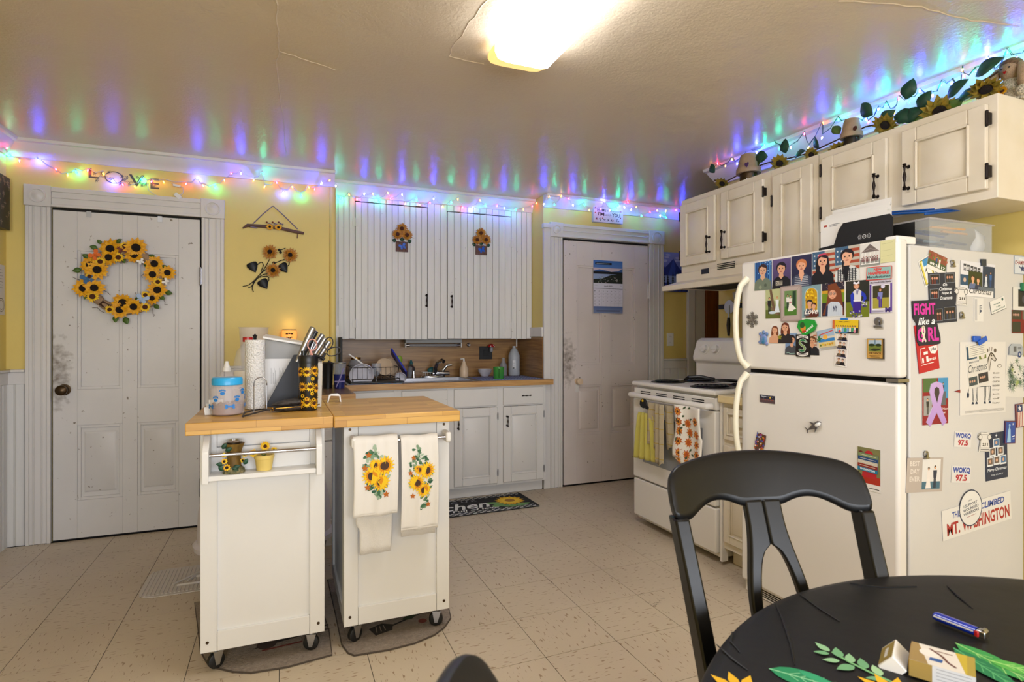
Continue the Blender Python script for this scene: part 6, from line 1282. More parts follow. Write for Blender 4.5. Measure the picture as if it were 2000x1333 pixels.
a, b = onY(936,677,YN), onY(961,702,YN); t = thing('black_outlet_plate', 'square black outlet plate on the wood grain splashback', 'outlet', ((a.x+b.x)/2,YN,b.z)); MB('black_plastic').box(a.x,b.x,YN-.006,YN-.001,b.z,a.z).build('cover', t, bevel=.001); MB('black_matte').box(a.x+.03,b.x-.03,YN-.008,YN-.006,b.z+.03,a.z-.03).build('socket', t, bevel=.001)
# ---- left wall
A = Art(.45,.29); A.rect(0,0,1,1,'#17120e')
for k in range(26): x,y = .55+random.random()*.43, random.random()*.9+.05; A.line([(x,y-.05),(x,y+.05)],.012,'#8a735c'); A.line([(x-.03,y+.01),(x+.03,y+.01)],.012,'#8a735c')
M = Matrix(((0,0,1,XL+.002),(1,0,0,3.55),(0,1,0,1.785),(0,0,0,1))); tag(A.sheet('dark_canvas', M, .036, '#0f0c0a'), 'dark brown canvas with pale crosses at the left picture edge', 'picture')
A = Art(.28,.28); A.rect(0,0,1,1,'#c9c6cf'); 
for k in range(7): A.line([(.5,.9-.06*k),(.93,.9-.06*k)],.008,'#6a6870')
A.ell(.85,.2,.14,'#2a2a2e'); A.ell(.85,.2,.125,'#c9c6cf'); A.ell(.85,.2,.1,'#2a2a2e'); A.ell(.85,.2,.09,'#c9c6cf')
M = Matrix(((0,0,1,XL+.0012),(1,0,0,3.755),(0,1,0,1.312),(0,0,0,1))); tag(A.sheet('wall_notice', M, .0008, '#c9c6cf'), 'white printed notice taped low on the wall at the left edge', 'paper')

# ---------------------------------------------------------------- fairy lights
BC = {'b': ((.05,.06,1.0), 950), 't': ((.0,.85,.45), 300), 'r': ((1.0,.012,.06), 80), 'y': ((1.0,.42,.01), 24), 'o': ((1.0,.18,.015), 30), 'w': ((.4,.4,1.0), 120)}
for k, (c, e) in BC.items(): mat('bulb_'+k, (.8,.8,.8), .3, emit=c, es=e*BULB)
_bm = {}
def string(label, pts, back, name='string_lights', wire='wire_white', ends=(), wave=.006):
    """pts: (px, py, colour) of each bulb; back(p) -> the bulb's world point"""
    W_ = [back(x, y) for x, y, _ in pts]; t = thing(name, label, 'string lights', W_[len(W_)//2])
    path = []
    rng = random.Random(len(pts))
    for i, p in enumerate(W_):
        up = Vector((0,0,.014 if pts[i][2] in 'bty' else .008)); path.append(p+up)
        if i < len(W_)-1:
            q = W_[i+1]; path.append((p+q)/2+Vector((0, 0, -.004+rng.uniform(-wave,wave))))
    path = [Vector(e) for e in ends[:1]]+path+[Vector(e) for e in ends[1:]]
    MB(wire).tube(path, .0016, 5).build('wire', t)
    MB(wire).tube([p+Vector((rng.uniform(-.004,.004), -.002, rng.uniform(-.005,.005))) for p in path], .0013, 5).build('wire', t)
    for i, p in enumerate(W_):
        c = pts[i][2]
        if c not in _bm:
            mb = MB('bulb_'+c); mb.lathe([(.0028,0),(.0034,-.004),(.0034,-.008),(.0014,-.012),(.0003,-.0145)], 6); ob = mb.build('bulb_proto', t, angle=80); _bm[c] = ob.data
            ob.data.transform(Matrix.Translation(WM[t.name].translation)); bpy.data.objects.remove(ob)
        M = Matrix.Translation(p) @ Matrix.Rotation(rng.uniform(-.6,.6) + (math.pi if (i % 4 == 1 and pts[i][2] in 'br') else 0), 4, 'Y') @ Matrix.Rotation(rng.uniform(-.3,.3), 4, 'X')
        o = bpy.data.objects.new('bulb', _bm[c]); COL.objects.link(o); o.parent = t; o.matrix_basis = WM[t.name].inverted() @ M
        sk = _bm.get('s')
        if sk is None:
            mb = MB(wire); mb.lathe([(.0024,.009),(.0036,.008),(.0036,-.001),(.0028,-.001)], 6); ob = mb.build('socket_proto', t); _bm['s'] = sk = ob.data; ob.data.transform(Matrix.Translation(WM[t.name].translation)); bpy.data.objects.remove(ob)
        s2 = bpy.data.objects.new('socket', sk); COL.objects.link(s2); s2.parent = o
    return t
def backwall(yw, cz=2.215):
    def f(px, py):
        p = onY(px, py, yw-.095)
        return p if p.z > cz-.012 else onY(px, py, yw-.028)
    return f
S1 = [(-14,285,'b'),(12,291,'r'),(14,302,'t'),(38,312,'r'),(74,311,'b'),(110,333,'r'),(132,341,'y'),(148,334,'t'),(172,331,'r'),(201,338,'y'),(218,353,'b'),(239,359,'r'),(263,363,'y'),(277,349,'t'),(297,353,'r'),(319,354,'y'),(364,358,'r'),(385,350,'b'),(396,361,'o'),(421,363,'t'),(438,351,'o'),(453,341,'r'),(471,337,'b'),(496,351,'y'),(513,337,'t'),(517,364,'y'),(540,355,'r'),(553,375,'b'),(570,364,'o'),(588,380,'t'),(602,365,'y'),(615,368,'r'),(629,357,'b'),(645,351,'o')]
string('colourful fairy lights strung along the crown above the left door', S1, backwall(YB), ends=[onY(-30,292,YB-.03)])
S2 = [(656,362,'w'),(653,376,'t'),(664,386,'t'),(681,379,'y'),(697,388,'r'),(711,381,'b'),(728,377,'o'),(741,391,'t'),(757,376,'y'),(763,389,'r'),(785,379,'b'),(792,397,'o'),(812,388,'t'),(820,399,'o'),(840,395,'r'),(847,387,'b'),(864,402,'y'),(881,394,'t'),(894,388,'y'),(904,404,'r'),(922,406,'b'),(937,390,'o'),(947,401,'t'),(971,401,'r'),(985,406,'b'),(1007,408,'t'),(1022,408,'o'),(1040,402,'r'),(1048,396,'o'),(1056,416,'t')]
string('colourful fairy lights strung along the top of the beadboard cupboard', S2, backwall(YC-.004))
S3 = [(1062,398,'b'),(1073,383,'o'),(1083,399,'t'),(1097,382,'y'),(1110,387,'r'),(1120,403,'b'),(1141,399,'t'),(1151,409,'y'),(1173,407,'r'),(1180,395,'b'),(1191,410,'o'),(1208,402,'t'),(1226,394,'r'),(1219,404,'w'),(1233,409,'b'),(1243,404,'o'),(1253,421,'t'),(1270,416,'r'),(1284,410,'o'),(1289,421,'b'),(1300,424,'t'),(1301,411,'y'),(1320,409,'r'),(1334,420,'b')]
string('colourful fairy lights strung along the crown above the right door', S3, lambda x, y: (lambda p: p if p.z > 2.2 else onY(x, y, YB-.04))(onY(x, y, YB-.095)))
S4 = [(1388,330,'y'),(1402,322,'r'),(1417,323,'o'),(1430,310,'y'),(1440,318,'b'),(1463,290,'r'),(1478,296,'b'),(1493,281,'t'),(1508,268,'b'),(1522,288,'t'),(1545,286,'w'),(1571,260,'r'),(1580,287,'y'),(1607,238,'o'),(1606,268,'b'),(1637,232,'t'),(1650,236,'r'),(1676,236,'t'),(1692,231,'b'),(1698,236,'r'),(1716,212,'b'),(1731,203,'t'),(1747,217,'y'),(1755,190,'r'),(1776,196,'t'),(1797,181,'b'),(1821,184,'o'),(1839,163,'t'),(1860,160,'b'),(1875,169,'t'),(1880,135,'y'),(1881,146,'r'),(1905,138,'t'),(1930,117,'b'),(1944,138,'o'),(1967,100,'t'),(1985,112,'b'),(2010,90,'t')]
string('colourful fairy lights strung over the wall cabinets on the right', S4, lambda x, y: onX(x, y, XR-.155), wire='wire_green', wave=.005)
# extension plug hanging from the first string
P = [onY(x, y, YB-.03) for x, y in ((288,360),(290,372),(305,382),(330,387),(344,386))]
t = thing('extension_plug', 'white end plug and loose lead hanging above the left door', 'plug', P[-1])
MB('wire_white').tube(P, .0022, 6).build('lead', t); MB('wire_white').tube([onY(x,y,YB-.03) for x,y in ((335,357),(343,363),(357,366),(358,376),(350,384))], .0022, 6).build('lead', t)
MB('white_plastic', Matrix.Translation(onY(347,383,YB-.03)) @ Matrix.Rotation(R(40),4,'Y')).box(-.02,.02,-.008,.008,-.012,.012).build('plug', t, bevel=.003)
MB('white_plastic', Matrix.Translation(onY(345,363,YB-.03)) @ Matrix.Rotation(R(10),4,'Y')).box(-.02,.02,-.006,.006,-.007,.007).build('plug', t, bevel=.002)

# ---------------------------------------------------------------- on top of the right wall cabinets
ZT_ = ZT+.001
def topX(px, py): 
    return onX(px, py, 2.5)
tg_ = thing('sunflower_garland', 'dusty artificial sunflower garland lying on the wall cabinets', 'garland', (2.5, 2.0, ZT_))
GP = [(1395,352),(1412,358),(1465,330),(1500,318),(1530,312),(1570,302),(1600,290),(1690,248),(1720,242),(1780,230),(1840,205),(1880,190),(1905,165),(1935,150),(1950,140)]
MB('twig').tube([onX(x, y, 2.5) for x, y in GP], .0035, 6).build('vine', tg_)
for (x, y, r_, a, ti, m) in ((1411,358,.05,.2,50,'petal_dull'),(1523,318,.055,.4,50,'petal_dull'),(1586,302,.045,0,30,'petal_dull'),(1640,290,.05,.3,60,'petal_dull'),(1730,243,.06,0,45,'petal_dull'),(1835,216,.072,.5,52,'petal_dull'),(1925,172,.065,.2,70,'petal_dull')):
    p = onX(x, y, 2.46); M = Matrix.Translation(p) @ FX(0,0,0,a) @ Matrix.Rotation(R(ti),4,'X'); flower(tg_, M, r_, m, 'seed', 13, .33, 2)
for (x, y, L_, a, m) in ((1396,338,.07,2.0,'leaf_dark'),(1500,306,.09,2.9,'leaf_dark'),(1535,300,.08,1.6,'leaf_dark'),(1552,308,.07,.2,'leaf_dark'),(1600,290,.07,1.9,'leaf_dark'),(1640,262,.06,2.2,'leaf'),(1705,225,.09,2.2,'leaf_dark'),(1720,235,.07,.3,'leaf_dark'),(1770,195,.085,1.2,'leaf_dark'),(1765,238,.09,.3,'leaf_dark'),(1785,228,.09,2.8,'leaf_dark'),(1795,215,.08,.9,'leaf_dark'),(1850,192,.09,.5,'leaf_dark'),(1870,195,.08,0,'leaf_dark'),(1905,150,.1,.3,'leaf_dark'),(1810,225,.08,3.0,'leaf'),(1480,325,.06,.8,'leaf'),(1845,215,.07,.2,'leaf')):
    p = onX(x, y, 2.47); leaf(tg_, Matrix.Translation(p) @ FX(0,0,0,a) @ Matrix.Rotation(R(random.uniform(-30,30)),4,'X'), L_, L_*.72, m, curl=.2)
# flower pot candle toppers
for lab, px, w_, y0, y1, y2 in (('upturned clay pot with a purple heart over an amber candle jar','1462',44,303,340,352),('upturned clay pot with painted flowers over a pale candle jar','1663',38,234,270,283)):
    p = onX(float(px), y1, 2.47); s = (p.y*C_+p.x*S_)/FPX; top = onX(float(px), y0, 2.47).z; r2 = w_*s*.5*1.06; hgt = top-p.z
    t = thing('candle_jar', lab, 'candle', (2.47, p.y, ZT_), 'pot topped candle jars on the cabinets'); T = Matrix.Translation((2.47, p.y, 0))
    MB('wax' if px=='1462' else 'stoneware').lathe([(r2*.62,ZT_),(r2*.66,ZT_+.01),(r2*.66,p.z-.002),(r2*.5,p.z+.01)], 22, T).build('wax', t)
    MB('glass').lathe([(r2*.68,ZT_),(r2*.7,ZT_+.01),(r2*.7,p.z+.004),(r2*.69,p.z+.004)], 22, T).build('jar', t)
    pot = MB('terracotta').lathe([(r2*.98,p.z),(r2,p.z+.003),(r2*.96,p.z+hgt*.27),(r2*.88,p.z+hgt*.28),(r2*.66,top-.006),(r2*.6,top),(.001,top+.001)], 26, T).build('clay_pot', t)
    if px == '1462':
        MAT['purple'] = mat('purple', '#4a2a5c', .6); q = onX(1460, 322, 2.47-r2*.8); MB('purple', FX(q.y, q.z, q.x-.004)).prism([(0,-.014),(.013,.0),(.014,.008),(.008,.013),(0,.007),(-.008,.013),(-.014,.008),(-.013,0)],0,.004).build('painted_heart', pot)
    else:
        for dx in (-.022, .024): q = onX(1660, 254, 2.47-r2*.8); flower(pot, FX(q.y-dx, q.z, q.x-.003) , .014, 'petal_dull', 'seed', 9, .35, 1, 'painted_flower') if False else MB('seed_brown', FX(q.y-dx, q.z, q.x-.001+abs(dx)*.12)).lathe([(.011,0),(.01,.002),(.001,.003)], 9).build('painted_flower', pot)
# bunny doll
p = onX(1962, 176, 2.52); t = thing('bunny_doll', 'cloth bunny doll with long ears and sunflower dress on the cabinets', 'doll', (2.56, p.y, ZT_))
by = onX(1970, 150, 2.55).y; hz = onX(1972, 137, 2.55).z; bx = 2.56
mb = MB('doll_cloth'); mb.ball((bx,by,hz),.036,16,10,(1,.9,1.15)); hd = mb.build('head', t, sub=1)
mb = MB('fur'); mb.ball((bx+.006,by,hz+.022),.036,14,8,(1,1,.75)); mb.build('hair', hd)
MAT['checks'] = mat('checks', '#6b675c', .9, var=.6, vs=220, vcol='#d8cdb4')
mb = MB('checks'); mb.lathe([(.055,ZT_),(.05,ZT_+.02),(.03,hz-.04),(.018,hz-.03)], 18, Matrix.Translation((bx+.005,by,0))); mb.build('dress', t)
for s in (-1, 1):
    Pp = [(bx+.005,by+s*.026,hz+.022),(bx-.012,by+s*.048,hz-.005),(bx-.022,by+s*.058,hz-.045),(bx-.02,by+s*.052,hz-.085)]
    mb = MB('doll_cloth'); mb.tube(Pp, [.012,.02,.024,.016], 10); mb.build('ear', hd, sub=1)
    mb = MB('doll_cloth'); mb.tube([(bx,by+s*.03,hz-.05),(bx-.02,by+s*.055,hz-.075),(bx-.035,by+s*.05,ZT_+.018)], [.014,.014,.016], 8); mb.build('arm', t)
    mb = MB('checks'); mb.ball((bx-.045,by+s*.06,ZT_+.022),.02,10,8); mb.build('foot', t)
    MB('black_plastic').ball((bx-.033,by+s*.013,hz+.004),.0035,8,5).build('eye', hd)
MB('red_plastic', FX(by, hz-.012, bx-.034)).prism([(0,-.006),(.005,0),(.005,.003),(.0025,.005),(0,.003),(-.0025,.005),(-.005,.003),(-.005,0)],0,.002).build('nose', hd)
flower(t, FX(by, ZT_+.04, bx-.05) , .02, 'petal', 'seed_brown', 10)
# ================================================================ on the carts
mat('paw_blue', '#1f78c8', .4); mat('tumbler_black', '#1a1612', .3); mat('pouch', '#4a4440', .6, var=.6, vs=90, vcol='#1c1918'); mat('cup_blue', '#161f63', .3); mat('teal', '#1f5a5c', .6); mat('brass', '#a0762c', .3, .9); mat('lilac_print', '#8d86b8', .4); mat('clear_grey', '#aab0ba', .12, alpha=.42)
BT = .9005
def at(px, py, z=BT): return onZ(px, py, z)
def lt(m, prof, p, n=20, **k): return MB(m).lathe(prof, n, Matrix.Translation((p.x, p.y, 0)), **k)
p = at(444, 810); t = thing('treat_jar', 'clear pet treat jar with blue lid and paw prints, half full of kibble', 'jar', p)
lt('kibble', [(.001,BT+.003),(.05,BT+.003),(.052,BT+.03),(.045,BT+.036),(.02,BT+.041),(.001,BT+.04)], p).build('kibble_heap', t)
lt('frosted', [(.05,BT),(.058,BT+.006),(.059,BT+.095),(.05,BT+.11),(.046,BT+.112),(.045,BT+.108),(.0565,BT+.094),(.0555,BT+.008),(.05,BT+.003)], p, 28).build('jar_body', t)
for k in range(26):
    a, r_ = random.random()*6.28, random.random()*.045; MB('kibble').ball((p.x+r_*math.cos(a), p.y+r_*math.sin(a), BT+.038+random.random()*.006), .006, 6, 4).build('kibble_piece', t)
lt('blue_plastic', [(.05,BT+.11),(.0525,BT+.112),(.0525,BT+.132),(.049,BT+.138),(.001,BT+.139)], p, 28).build('lid', t)
for k in range(9):
    a = -2.7+k*.42+.1; z = BT+.035+.024*(k % 3); M = Matrix.Translation((p.x+.0592*math.cos(a), p.y+.0592*math.sin(a), z)) @ align((math.cos(a), math.sin(a), 0))
    mb = MB('paw_blue', M @ Matrix.Rotation(math.pi*(0 if (M @ Vector((0,1,0))).z > M.translation.z else 1), 4, 'Z'))
    if k % 3: 
        mb.prism([(.0085*math.cos(q*.9),.0068*math.sin(q*.9)) for q in range(7)],0,.0006)
        for q in (-1.5,-.5,.5,1.5): mb.prism([(q*.0056+.0029*math.cos(w*1.26), .0125-abs(q)*.002+.0038*math.sin(w*1.26)) for w in range(5)],0,.0006)
    else:
        mb.box(-.011,.011,-.003,.003,0,.0006)
        for s in (-1,1):
            for u in (-1,1): mb.prism([(s*.012+.0048*math.cos(w*1.05), u*.004+.0045*math.sin(w*1.05)) for w in range(6)],0,.0006)
    tag(mb.build('paw_print', t), kind=None)
p = at(443, 788); t = thing('pump_bottle', 'white pump bottle standing behind the treat jar', 'bottle', p)
lt('frosted', [(.032,BT),(.035,BT+.01),(.035,BT+.1),(.03,BT+.13),(.014,BT+.143)], p).build('body', t)
lt('white_plastic', [(.017,BT+.138),(.017,BT+.155),(.013,BT+.156),(.009,BT+.172),(.006,BT+.182),(.001,BT+.183)], p).build('pump', t)
for k in range(3):
    p = at(400+k*4, 812-k*4); w_ = .05; A = Art(w_, .03+.008*k); A.rect(0,0,1,1,'#e6e4e0'); [A.line([(.1,.2+.2*q),(.8,.2+.2*q)],.012,'#b4b2ae') for q in range(4)]
    tag(A.sheet('receipt', Matrix.Translation((p.x, p.y, BT+.001)) @ Matrix.Rotation(.35-.1*k,4,'Z') @ Matrix.Rotation(R(62),4,'X'), .0006, '#e6e4e0'), ('front','middle','rear')[k]+' of the three white receipts leaning left of the treat jar', 'receipt', 'receipts beside the treat jar')
p = at(498, 799); t = thing('paper_towel_roll', 'upright white paper towel roll on the left cart', 'paper towel', p)
mat('towel_paper', '#eceae7', .9, bump=.8, bs=170); lt('towel_paper', [(.02,BT+.002),(.037,BT+.002),(.037,BT+.276),(.02,BT+.276),(.018,BT+.27),(.018,BT+.006)], p, 28).build('roll', t)
lt('black_plastic', [(.006,BT+.2),(.006,BT+.286),(.009,BT+.292),(.001,BT+.3)], p, 10).build('spindle', t)
p = at(508, 806); q0, q1 = at(496, 806), at(521, 803); t = thing('wire_napkin_holder', 'slim steel wire arch holder before the paper towel roll', 'holder', p)
arch = [Vector((q0.x,q0.y,BT+.003))]+[Vector((q0.x,q0.y,BT+.10))]+[Vector(((q0.x+q1.x)/2-(q1.x-q0.x)/2*math.cos(a), (q0.y+q1.y)/2, BT+.11+.022*math.sin(a))) for a in (0,.5,1.05,1.57,2.1,2.64,3.14)]+[Vector((q1.x,q1.y,BT+.10)),Vector((q1.x,q1.y,BT+.003))]
MB('steel').tube(arch, .0021, 8).build('front_arch', t); MB('steel').tube([(q0.x,q0.y,BT+.003),(q0.x,q0.y+.045,BT+.003),(q1.x,q1.y+.045,BT+.003),(q1.x,q1.y,BT+.003)], .0021, 8).build('base_wire', t)
p = onY(484, 772, 2.78); p.z = BT; t = thing('red_capped_bottle', 'large clear water bottle with red cap behind the paper towels', 'bottle', p)
lt('clear_plastic', [(.05,BT),(.056,BT+.01),(.057,BT+.17),(.045,BT+.225),(.018,BT+.262),(.016,BT+.275)], p, 24).build('body', t); lt('red_plastic', [(.021,BT+.266),(.021,BT+.287),(.001,BT+.288)], p).build('cap', t)
lt('paper', [(.0578,BT+.06),(.0578,BT+.14)], p, 24).build('label', t)
# grey bin with papers and black magazine file
a, b = onY(517, 700, 2.64), onY(592, 700, 2.64); zt_ = onY(517, 662, 2.62).z; t = thing('grey_bread_bin', 'grey bin with a white rim behind the black magazine file', 'bin', ((a.x+b.x)/2, 2.69, BT))
mb = MB('concrete_grey'); mb.add([(a.x,2.62,BT),(b.x,2.62,BT),(b.x,2.84,BT),(a.x,2.84,BT),(a.x,2.62,zt_),(b.x,2.62,zt_-.03),(b.x,2.8,zt_-.03),(a.x,2.8,zt_)], [(3,2,1,0),(4,5,6,7),(0,1,5,4),(1,2,6,5),(2,3,7,6),(3,0,4,7)]); mb.build('body', t, bevel=.004)
mb = MB('white_plastic'); mb.add([(a.x-.008,2.61,zt_-.0),(b.x+.008,2.61,zt_-.031),(b.x+.008,2.79,zt_-.03),(a.x-.008,2.79,zt_+.002),(a.x-.008,2.61,zt_+.01),(b.x+.008,2.61,zt_-.021),(b.x,2.79,zt_-.01),(a.x,2.79,zt_+.022)], [(3,2,1,0),(4,5,6,7),(0,1,5,4),(1,2,6,5),(2,3,7,6),(3,0,4,7)]); mb.build('rim', t, bevel=.003)
a, b = onY(517, 701, 2.6), onY(585, 790, 2.6); A = Art(b.x-a.x, a.z-BT-.002); A.rect(0,0,1,1,'#d9d7d4')
for i in range(3): 
    for k in range(5): A.line([(.18+.24*i+.03*k,.45),(.18+.24*i+.03*k,.8-.05*(k%3))],.008,'#6e6c6a')
tag(A.sheet('printed_sheet', FY(a.x, BT+.001, 2.6), .001, '#d9d7d4'), 'printed white sheet standing behind the black magazine file', 'paper')
a, b = onY(522, 790, 2.54), onY(583, 790, 2.54); zt_ = onY(582, 694, 2.54).z; P = [(0,.0),(b.x-a.x,0),(b.x-a.x,zt_-BT),(b.x-a.x-.018,zt_-BT),(0,.012)]
t = thing('magazine_file', 'dark slanted magazine file standing behind the sunflower tumbler', 'magazine file', ((a.x+b.x)/2, 2.56, BT)); MB('binder', FY(a.x, BT, 2.56)).prism(P, .026, .03).build('side', t); MB('binder', FY(a.x, BT, 2.56)).prism(P, -.03, -.026).build('side', t)
MB('binder').box(b.x-.004, b.x, 2.535, 2.585, BT, zt_-.002).build('spine', t); MB('binder').box(a.x, b.x-.004, 2.535, 2.585, BT, BT+.004).build('base', t)
# tumbler
p = at(602, 801); t = thing('sunflower_tumbler', 'black sunflower print tumbler with flip lid on the left cart', 'tumbler', p); r_ = .0365; H = .185
bd = lt('tumbler_black', [(.001,BT),(.032,BT),(.0335,BT+.004),(r_,BT+.12),(r_,BT+H),(.034,BT+H+.003)], p, 28).build('body', t)
for k in range(30):
    a, z = random.uniform(-3.3,.2), BT+.012+random.random()*(H-.03)
    if k < 12: a = -2.6+.85*(k%4)+.35*((k//4)%2); z = BT+.03+.062*(k//4)+random.uniform(-.006,.006)
    rr = .0335+(r_-.0335)*min(1,(z-BT)/.12); T = lambda s_: Matrix.Translation((p.x+(rr+.0004)*math.cos(a), p.y+(rr+.0004)*math.sin(a), z)) @ align((math.cos(a), math.sin(a), 0))
    R0 = .021 if k < 12 else .009
    mb = MB('petal_bright' if k % 2 else 'petal'); n_ = 14; vs=[]
    for q in range(2*n_):
        w_ = math.pi*q/n_; rad = R0*(1 if q%2 else .6); aa = a+rad*math.cos(w_)/rr; zz = min(max(z+rad*math.sin(w_), BT+.004), BT+H-.002); vs.append((p.x+(rr+.0005+k*1e-5)*math.cos(aa), p.y+(rr+.0005+k*1e-5)*math.sin(aa), zz))
    c0 = (p.x+(rr+.0006)*math.cos(a), p.y+(rr+.0006)*math.sin(a), z); mb.add(vs+[c0], [(q,(q+1)%(2*n_),2*n_) for q in range(2*n_)]); o = mb.build('printed_sunflower', t, smooth=False)
    MB('seed_brown', T(0)).lathe([(R0*.36,.0003),(R0*.33,.0007),(.0002,.0008)], 12).build('printed_center', o)
lt('black_plastic', [(.0375,BT+H-.002),(.038,BT+H+.006),(.038,BT+H+.022),(.035,BT+H+.03),(.001,BT+H+.031)], p, 24).build('lid', t)
MB('black_plastic').cyl((p.x-.018,p.y,BT+H+.03),(p.x-.018,p.y,BT+H+.048),.009).build('spout', t); MB('black_plastic').tube([(p.x+.02,p.y,BT+H+.03),(p.x+.045,p.y-.01,BT+H+.022),(p.x+.06,p.y-.012,BT+H+.012)], [.005,.006,.008], 8).build('strap', t)
# knife block
yk = 2.45; K2 = lambda x, y, yy=yk: onY(x, y, yy)
a, b = K2(594, 790), K2(633, 790); t = thing('knife_block', 'pale knife block with steel handled knives behind the tumbler', 'knife block', ((a.x+b.x)/2, 2.5, BT)); zt_ = K2(620, 702).z
mb = MB('knife_block'); mb.add([(a.x,2.45,BT),(b.x-.01,2.45,BT),(b.x-.01,2.57,BT),(a.x,2.57,BT),(a.x-.015,2.46,zt_),(b.x-.005,2.46,zt_-.02),(b.x-.005,2.59,zt_+.02),(a.x-.015,2.59,zt_+.03)], [(3,2,1,0),(4,5,6,7),(0,1,5,4),(1,2,6,5),(2,3,7,6),(3,0,4,7)]); mb.build('block', t, bevel=.004)
for k, (x0,y0,x1,y1,r_) in enumerate(((586,694,611,641,.0105),(594,690,617,648,.009),(609,686,630,654,.0085),(615,692,635,661,.0085),(624,697,643,668,.0085),(604,692,612,668,.008))):
    yy = 2.5+.014*(k%3); P0, P1 = onY(x0,y0,yy), onY(x1,y1,yy); kn = MB('black_plastic' if k == 1 else 'steel').tube([P0-(P1-P0)*.25, P0, P0.lerp(P1,.5), P1, P1+(P1-P0)*.03], [r_*.8, r_*1.0, r_*1.25, r_*1.2, r_*.7], 10).build('knife_handle', t)
def loop(par, c, rx, ry, m, a, y, name='scissors_loop', r_=.0026):
    MB(m).tube([onY(c[0]+rx*math.cos(k*.42)*math.cos(a)-ry*math.sin(k*.42)*math.sin(a), c[1]+rx*math.cos(k*.42)*math.sin(a)+ry*math.sin(k*.42)*math.cos(a), y) for k in range(15)], r_, 6, True).build(name, par)
t = thing('scissors', 'pink handled scissors standing among the knives', 'scissors', onY(610,690,2.34)); loop(t, (610,674), 9, 11, 'pink_plastic', 0, 2.48); MB('pink_plastic').tube([onY(606,684,2.46),onY(609,696,2.46)], [.005,.006], 8).build('shank', t)
t = thing('scissors', 'black handled scissors at the right of the knife block', 'scissors', onY(640,700,2.36)); loop(t, (642,671), 8, 12, 'binder', .3, 2.48); loop(t, (652,687), 14, 8, 'binder', -.3, 2.48); MB('binder').tube([onY(636,690,2.48),onY(626,704,2.48)], [.005,.007], 8).build('shank', t)
# pouch with strap
a, b = at(533, 806), at(619, 797); t = thing('wristlet_pouch', 'dark zipped wristlet pouch with strap lying before the tumbler', 'pouch', (a+b)/2)
ax = (b-a); L_ = ax.length; M = Matrix.Translation((a+b)/2+Vector((0,0,.014))) @ Matrix.Rotation(math.atan2(ax.y, ax.x), 4, 'Z')
for s, z in ((0,-.002),(1,.021)):
    mb = MB('pouch', M @ Matrix.Translation((0,0,z)) @ Matrix.Rotation(R(-4*s),4,'Y')); mb.ball((0,0,0), 1, 18, 8, (L_*.52,.04,.0125)); mb.build('half', t)
MB('brass', M).tube([(-L_*.5,-.02,.002),(0,-.046,.003),(L_*.5,-.02,.002)], .0018, 6).build('zip', t)
MB('pouch').tube([a+Vector((.0,0,.008)), at(520,806)+Vector((0,0,.01)), at(500,810)+Vector((0,0,.006)), at(474,816)+Vector((0,0,.004)), at(478,808)+Vector((0,0,.004)), at(505,804)+Vector((0,0,.008)), a+Vector((0,0,.012))], .0032, 6).build('strap', t)
MB('brass').tube([a+Vector((-.004+.006*math.cos(k),-.01,.012+.006*math.sin(k))) for k in range(6)], .0014, 5, True).build('ring', t)
# small white bracket on the right cart
a, b = at(639, 787), at(667, 787); t = tag(MB('white_plastic', FY(a.x, BT, a.y+.03)).prism([(0,0),(.006,.03),(.018,.037),(b.x-a.x-.012,.037),(b.x-a.x-.002,.03),(b.x-a.x+.002,0),(b.x-a.x-.004,0),(b.x-a.x-.008,.026),(.016,.029),(.012,.024),(.006,0)], 0, .03).build('plastic_rest', bevel=.002), 'small white arched plastic rest on the right cart board', 'rest')
# candle stump and flower pot on the spice shelf
SZ = .7178; p = onY(457, 915, CY-.042); p.z = SZ; t = thing('candle_holder', 'tree stump candle holder with sunflowers on the cart shelf', 'candle holder', p)
mb = lt('moss', [(.036,SZ),(.034,SZ+.012),(.026,SZ+.02)], p, 14); mb.build('mossy_base', t); lt('stump', [(.024,SZ+.012),(.022,SZ+.05),(.024,SZ+.075),(.032,SZ+.095),(.034,SZ+.1),(.03,SZ+.101),(.001,SZ+.096)], p, 18).build('stump', t)
lt('glass', [(.024,SZ+.097),(.026,SZ+.112),(.025,SZ+.112),(.023,SZ+.099)], p, 18).build('glass_cup', t); lt('stoneware', [(.02,SZ+.098),(.02,SZ+.106),(.003,SZ+.106),(.002,SZ+.112),(.001,SZ+.112)], p, 14).build('candle', t)
for x, y, r_ in ((443,914,.013),(438,902,.011),(437,890,.01),(478,888,.011),(474,900,.009)): flower(t, Matrix.Translation(onY(x,y,CY-.073+(.02 if x>460 else 0))) @ FY(0,0,0), r_, 'petal_bright', 'seed', 9, .4, 1)
for x, y, a in ((440,882,.5),(455,915,.3),(466,920,2.6),(437,908,3),(476,908,1),(436,920,2.2),(434,878,1)): leaf(t, Matrix.Translation(onY(x,y,CY-.072)) @ FY(0,0,0,a), .024, .016, 'leaf_dark')
p = onY(516, 915, CY-.042); p.z = SZ; t = thing('potted_sunflowers', 'pale yellow pot with three little sunflowers on the cart shelf', 'flower pot', p)
lt('tan_pot', [(.001,SZ),(.025,SZ),(.031,SZ+.04),(.033,SZ+.041),(.034,SZ+.054),(.03,SZ+.054),(.029,SZ+.05),(.001,SZ+.048)], p, 20).build('pot', t)
for x, y, r_ in ((518,872,.019),(495,886,.016),(535,880,.014)):
    q = onY(x, y, CY-.05); flower(t, Matrix.Translation(q) @ FY(0,0,0), r_, 'petal_bright', 'seed_brown', 13, .33, 2); MB('leaf').tube([(p.x,p.y,SZ+.048),((p.x+q.x)/2,p.y,(SZ+.05+q.z)/2+.006),q+Vector((0,.004,0))], .0018, 6).build('stem', t)

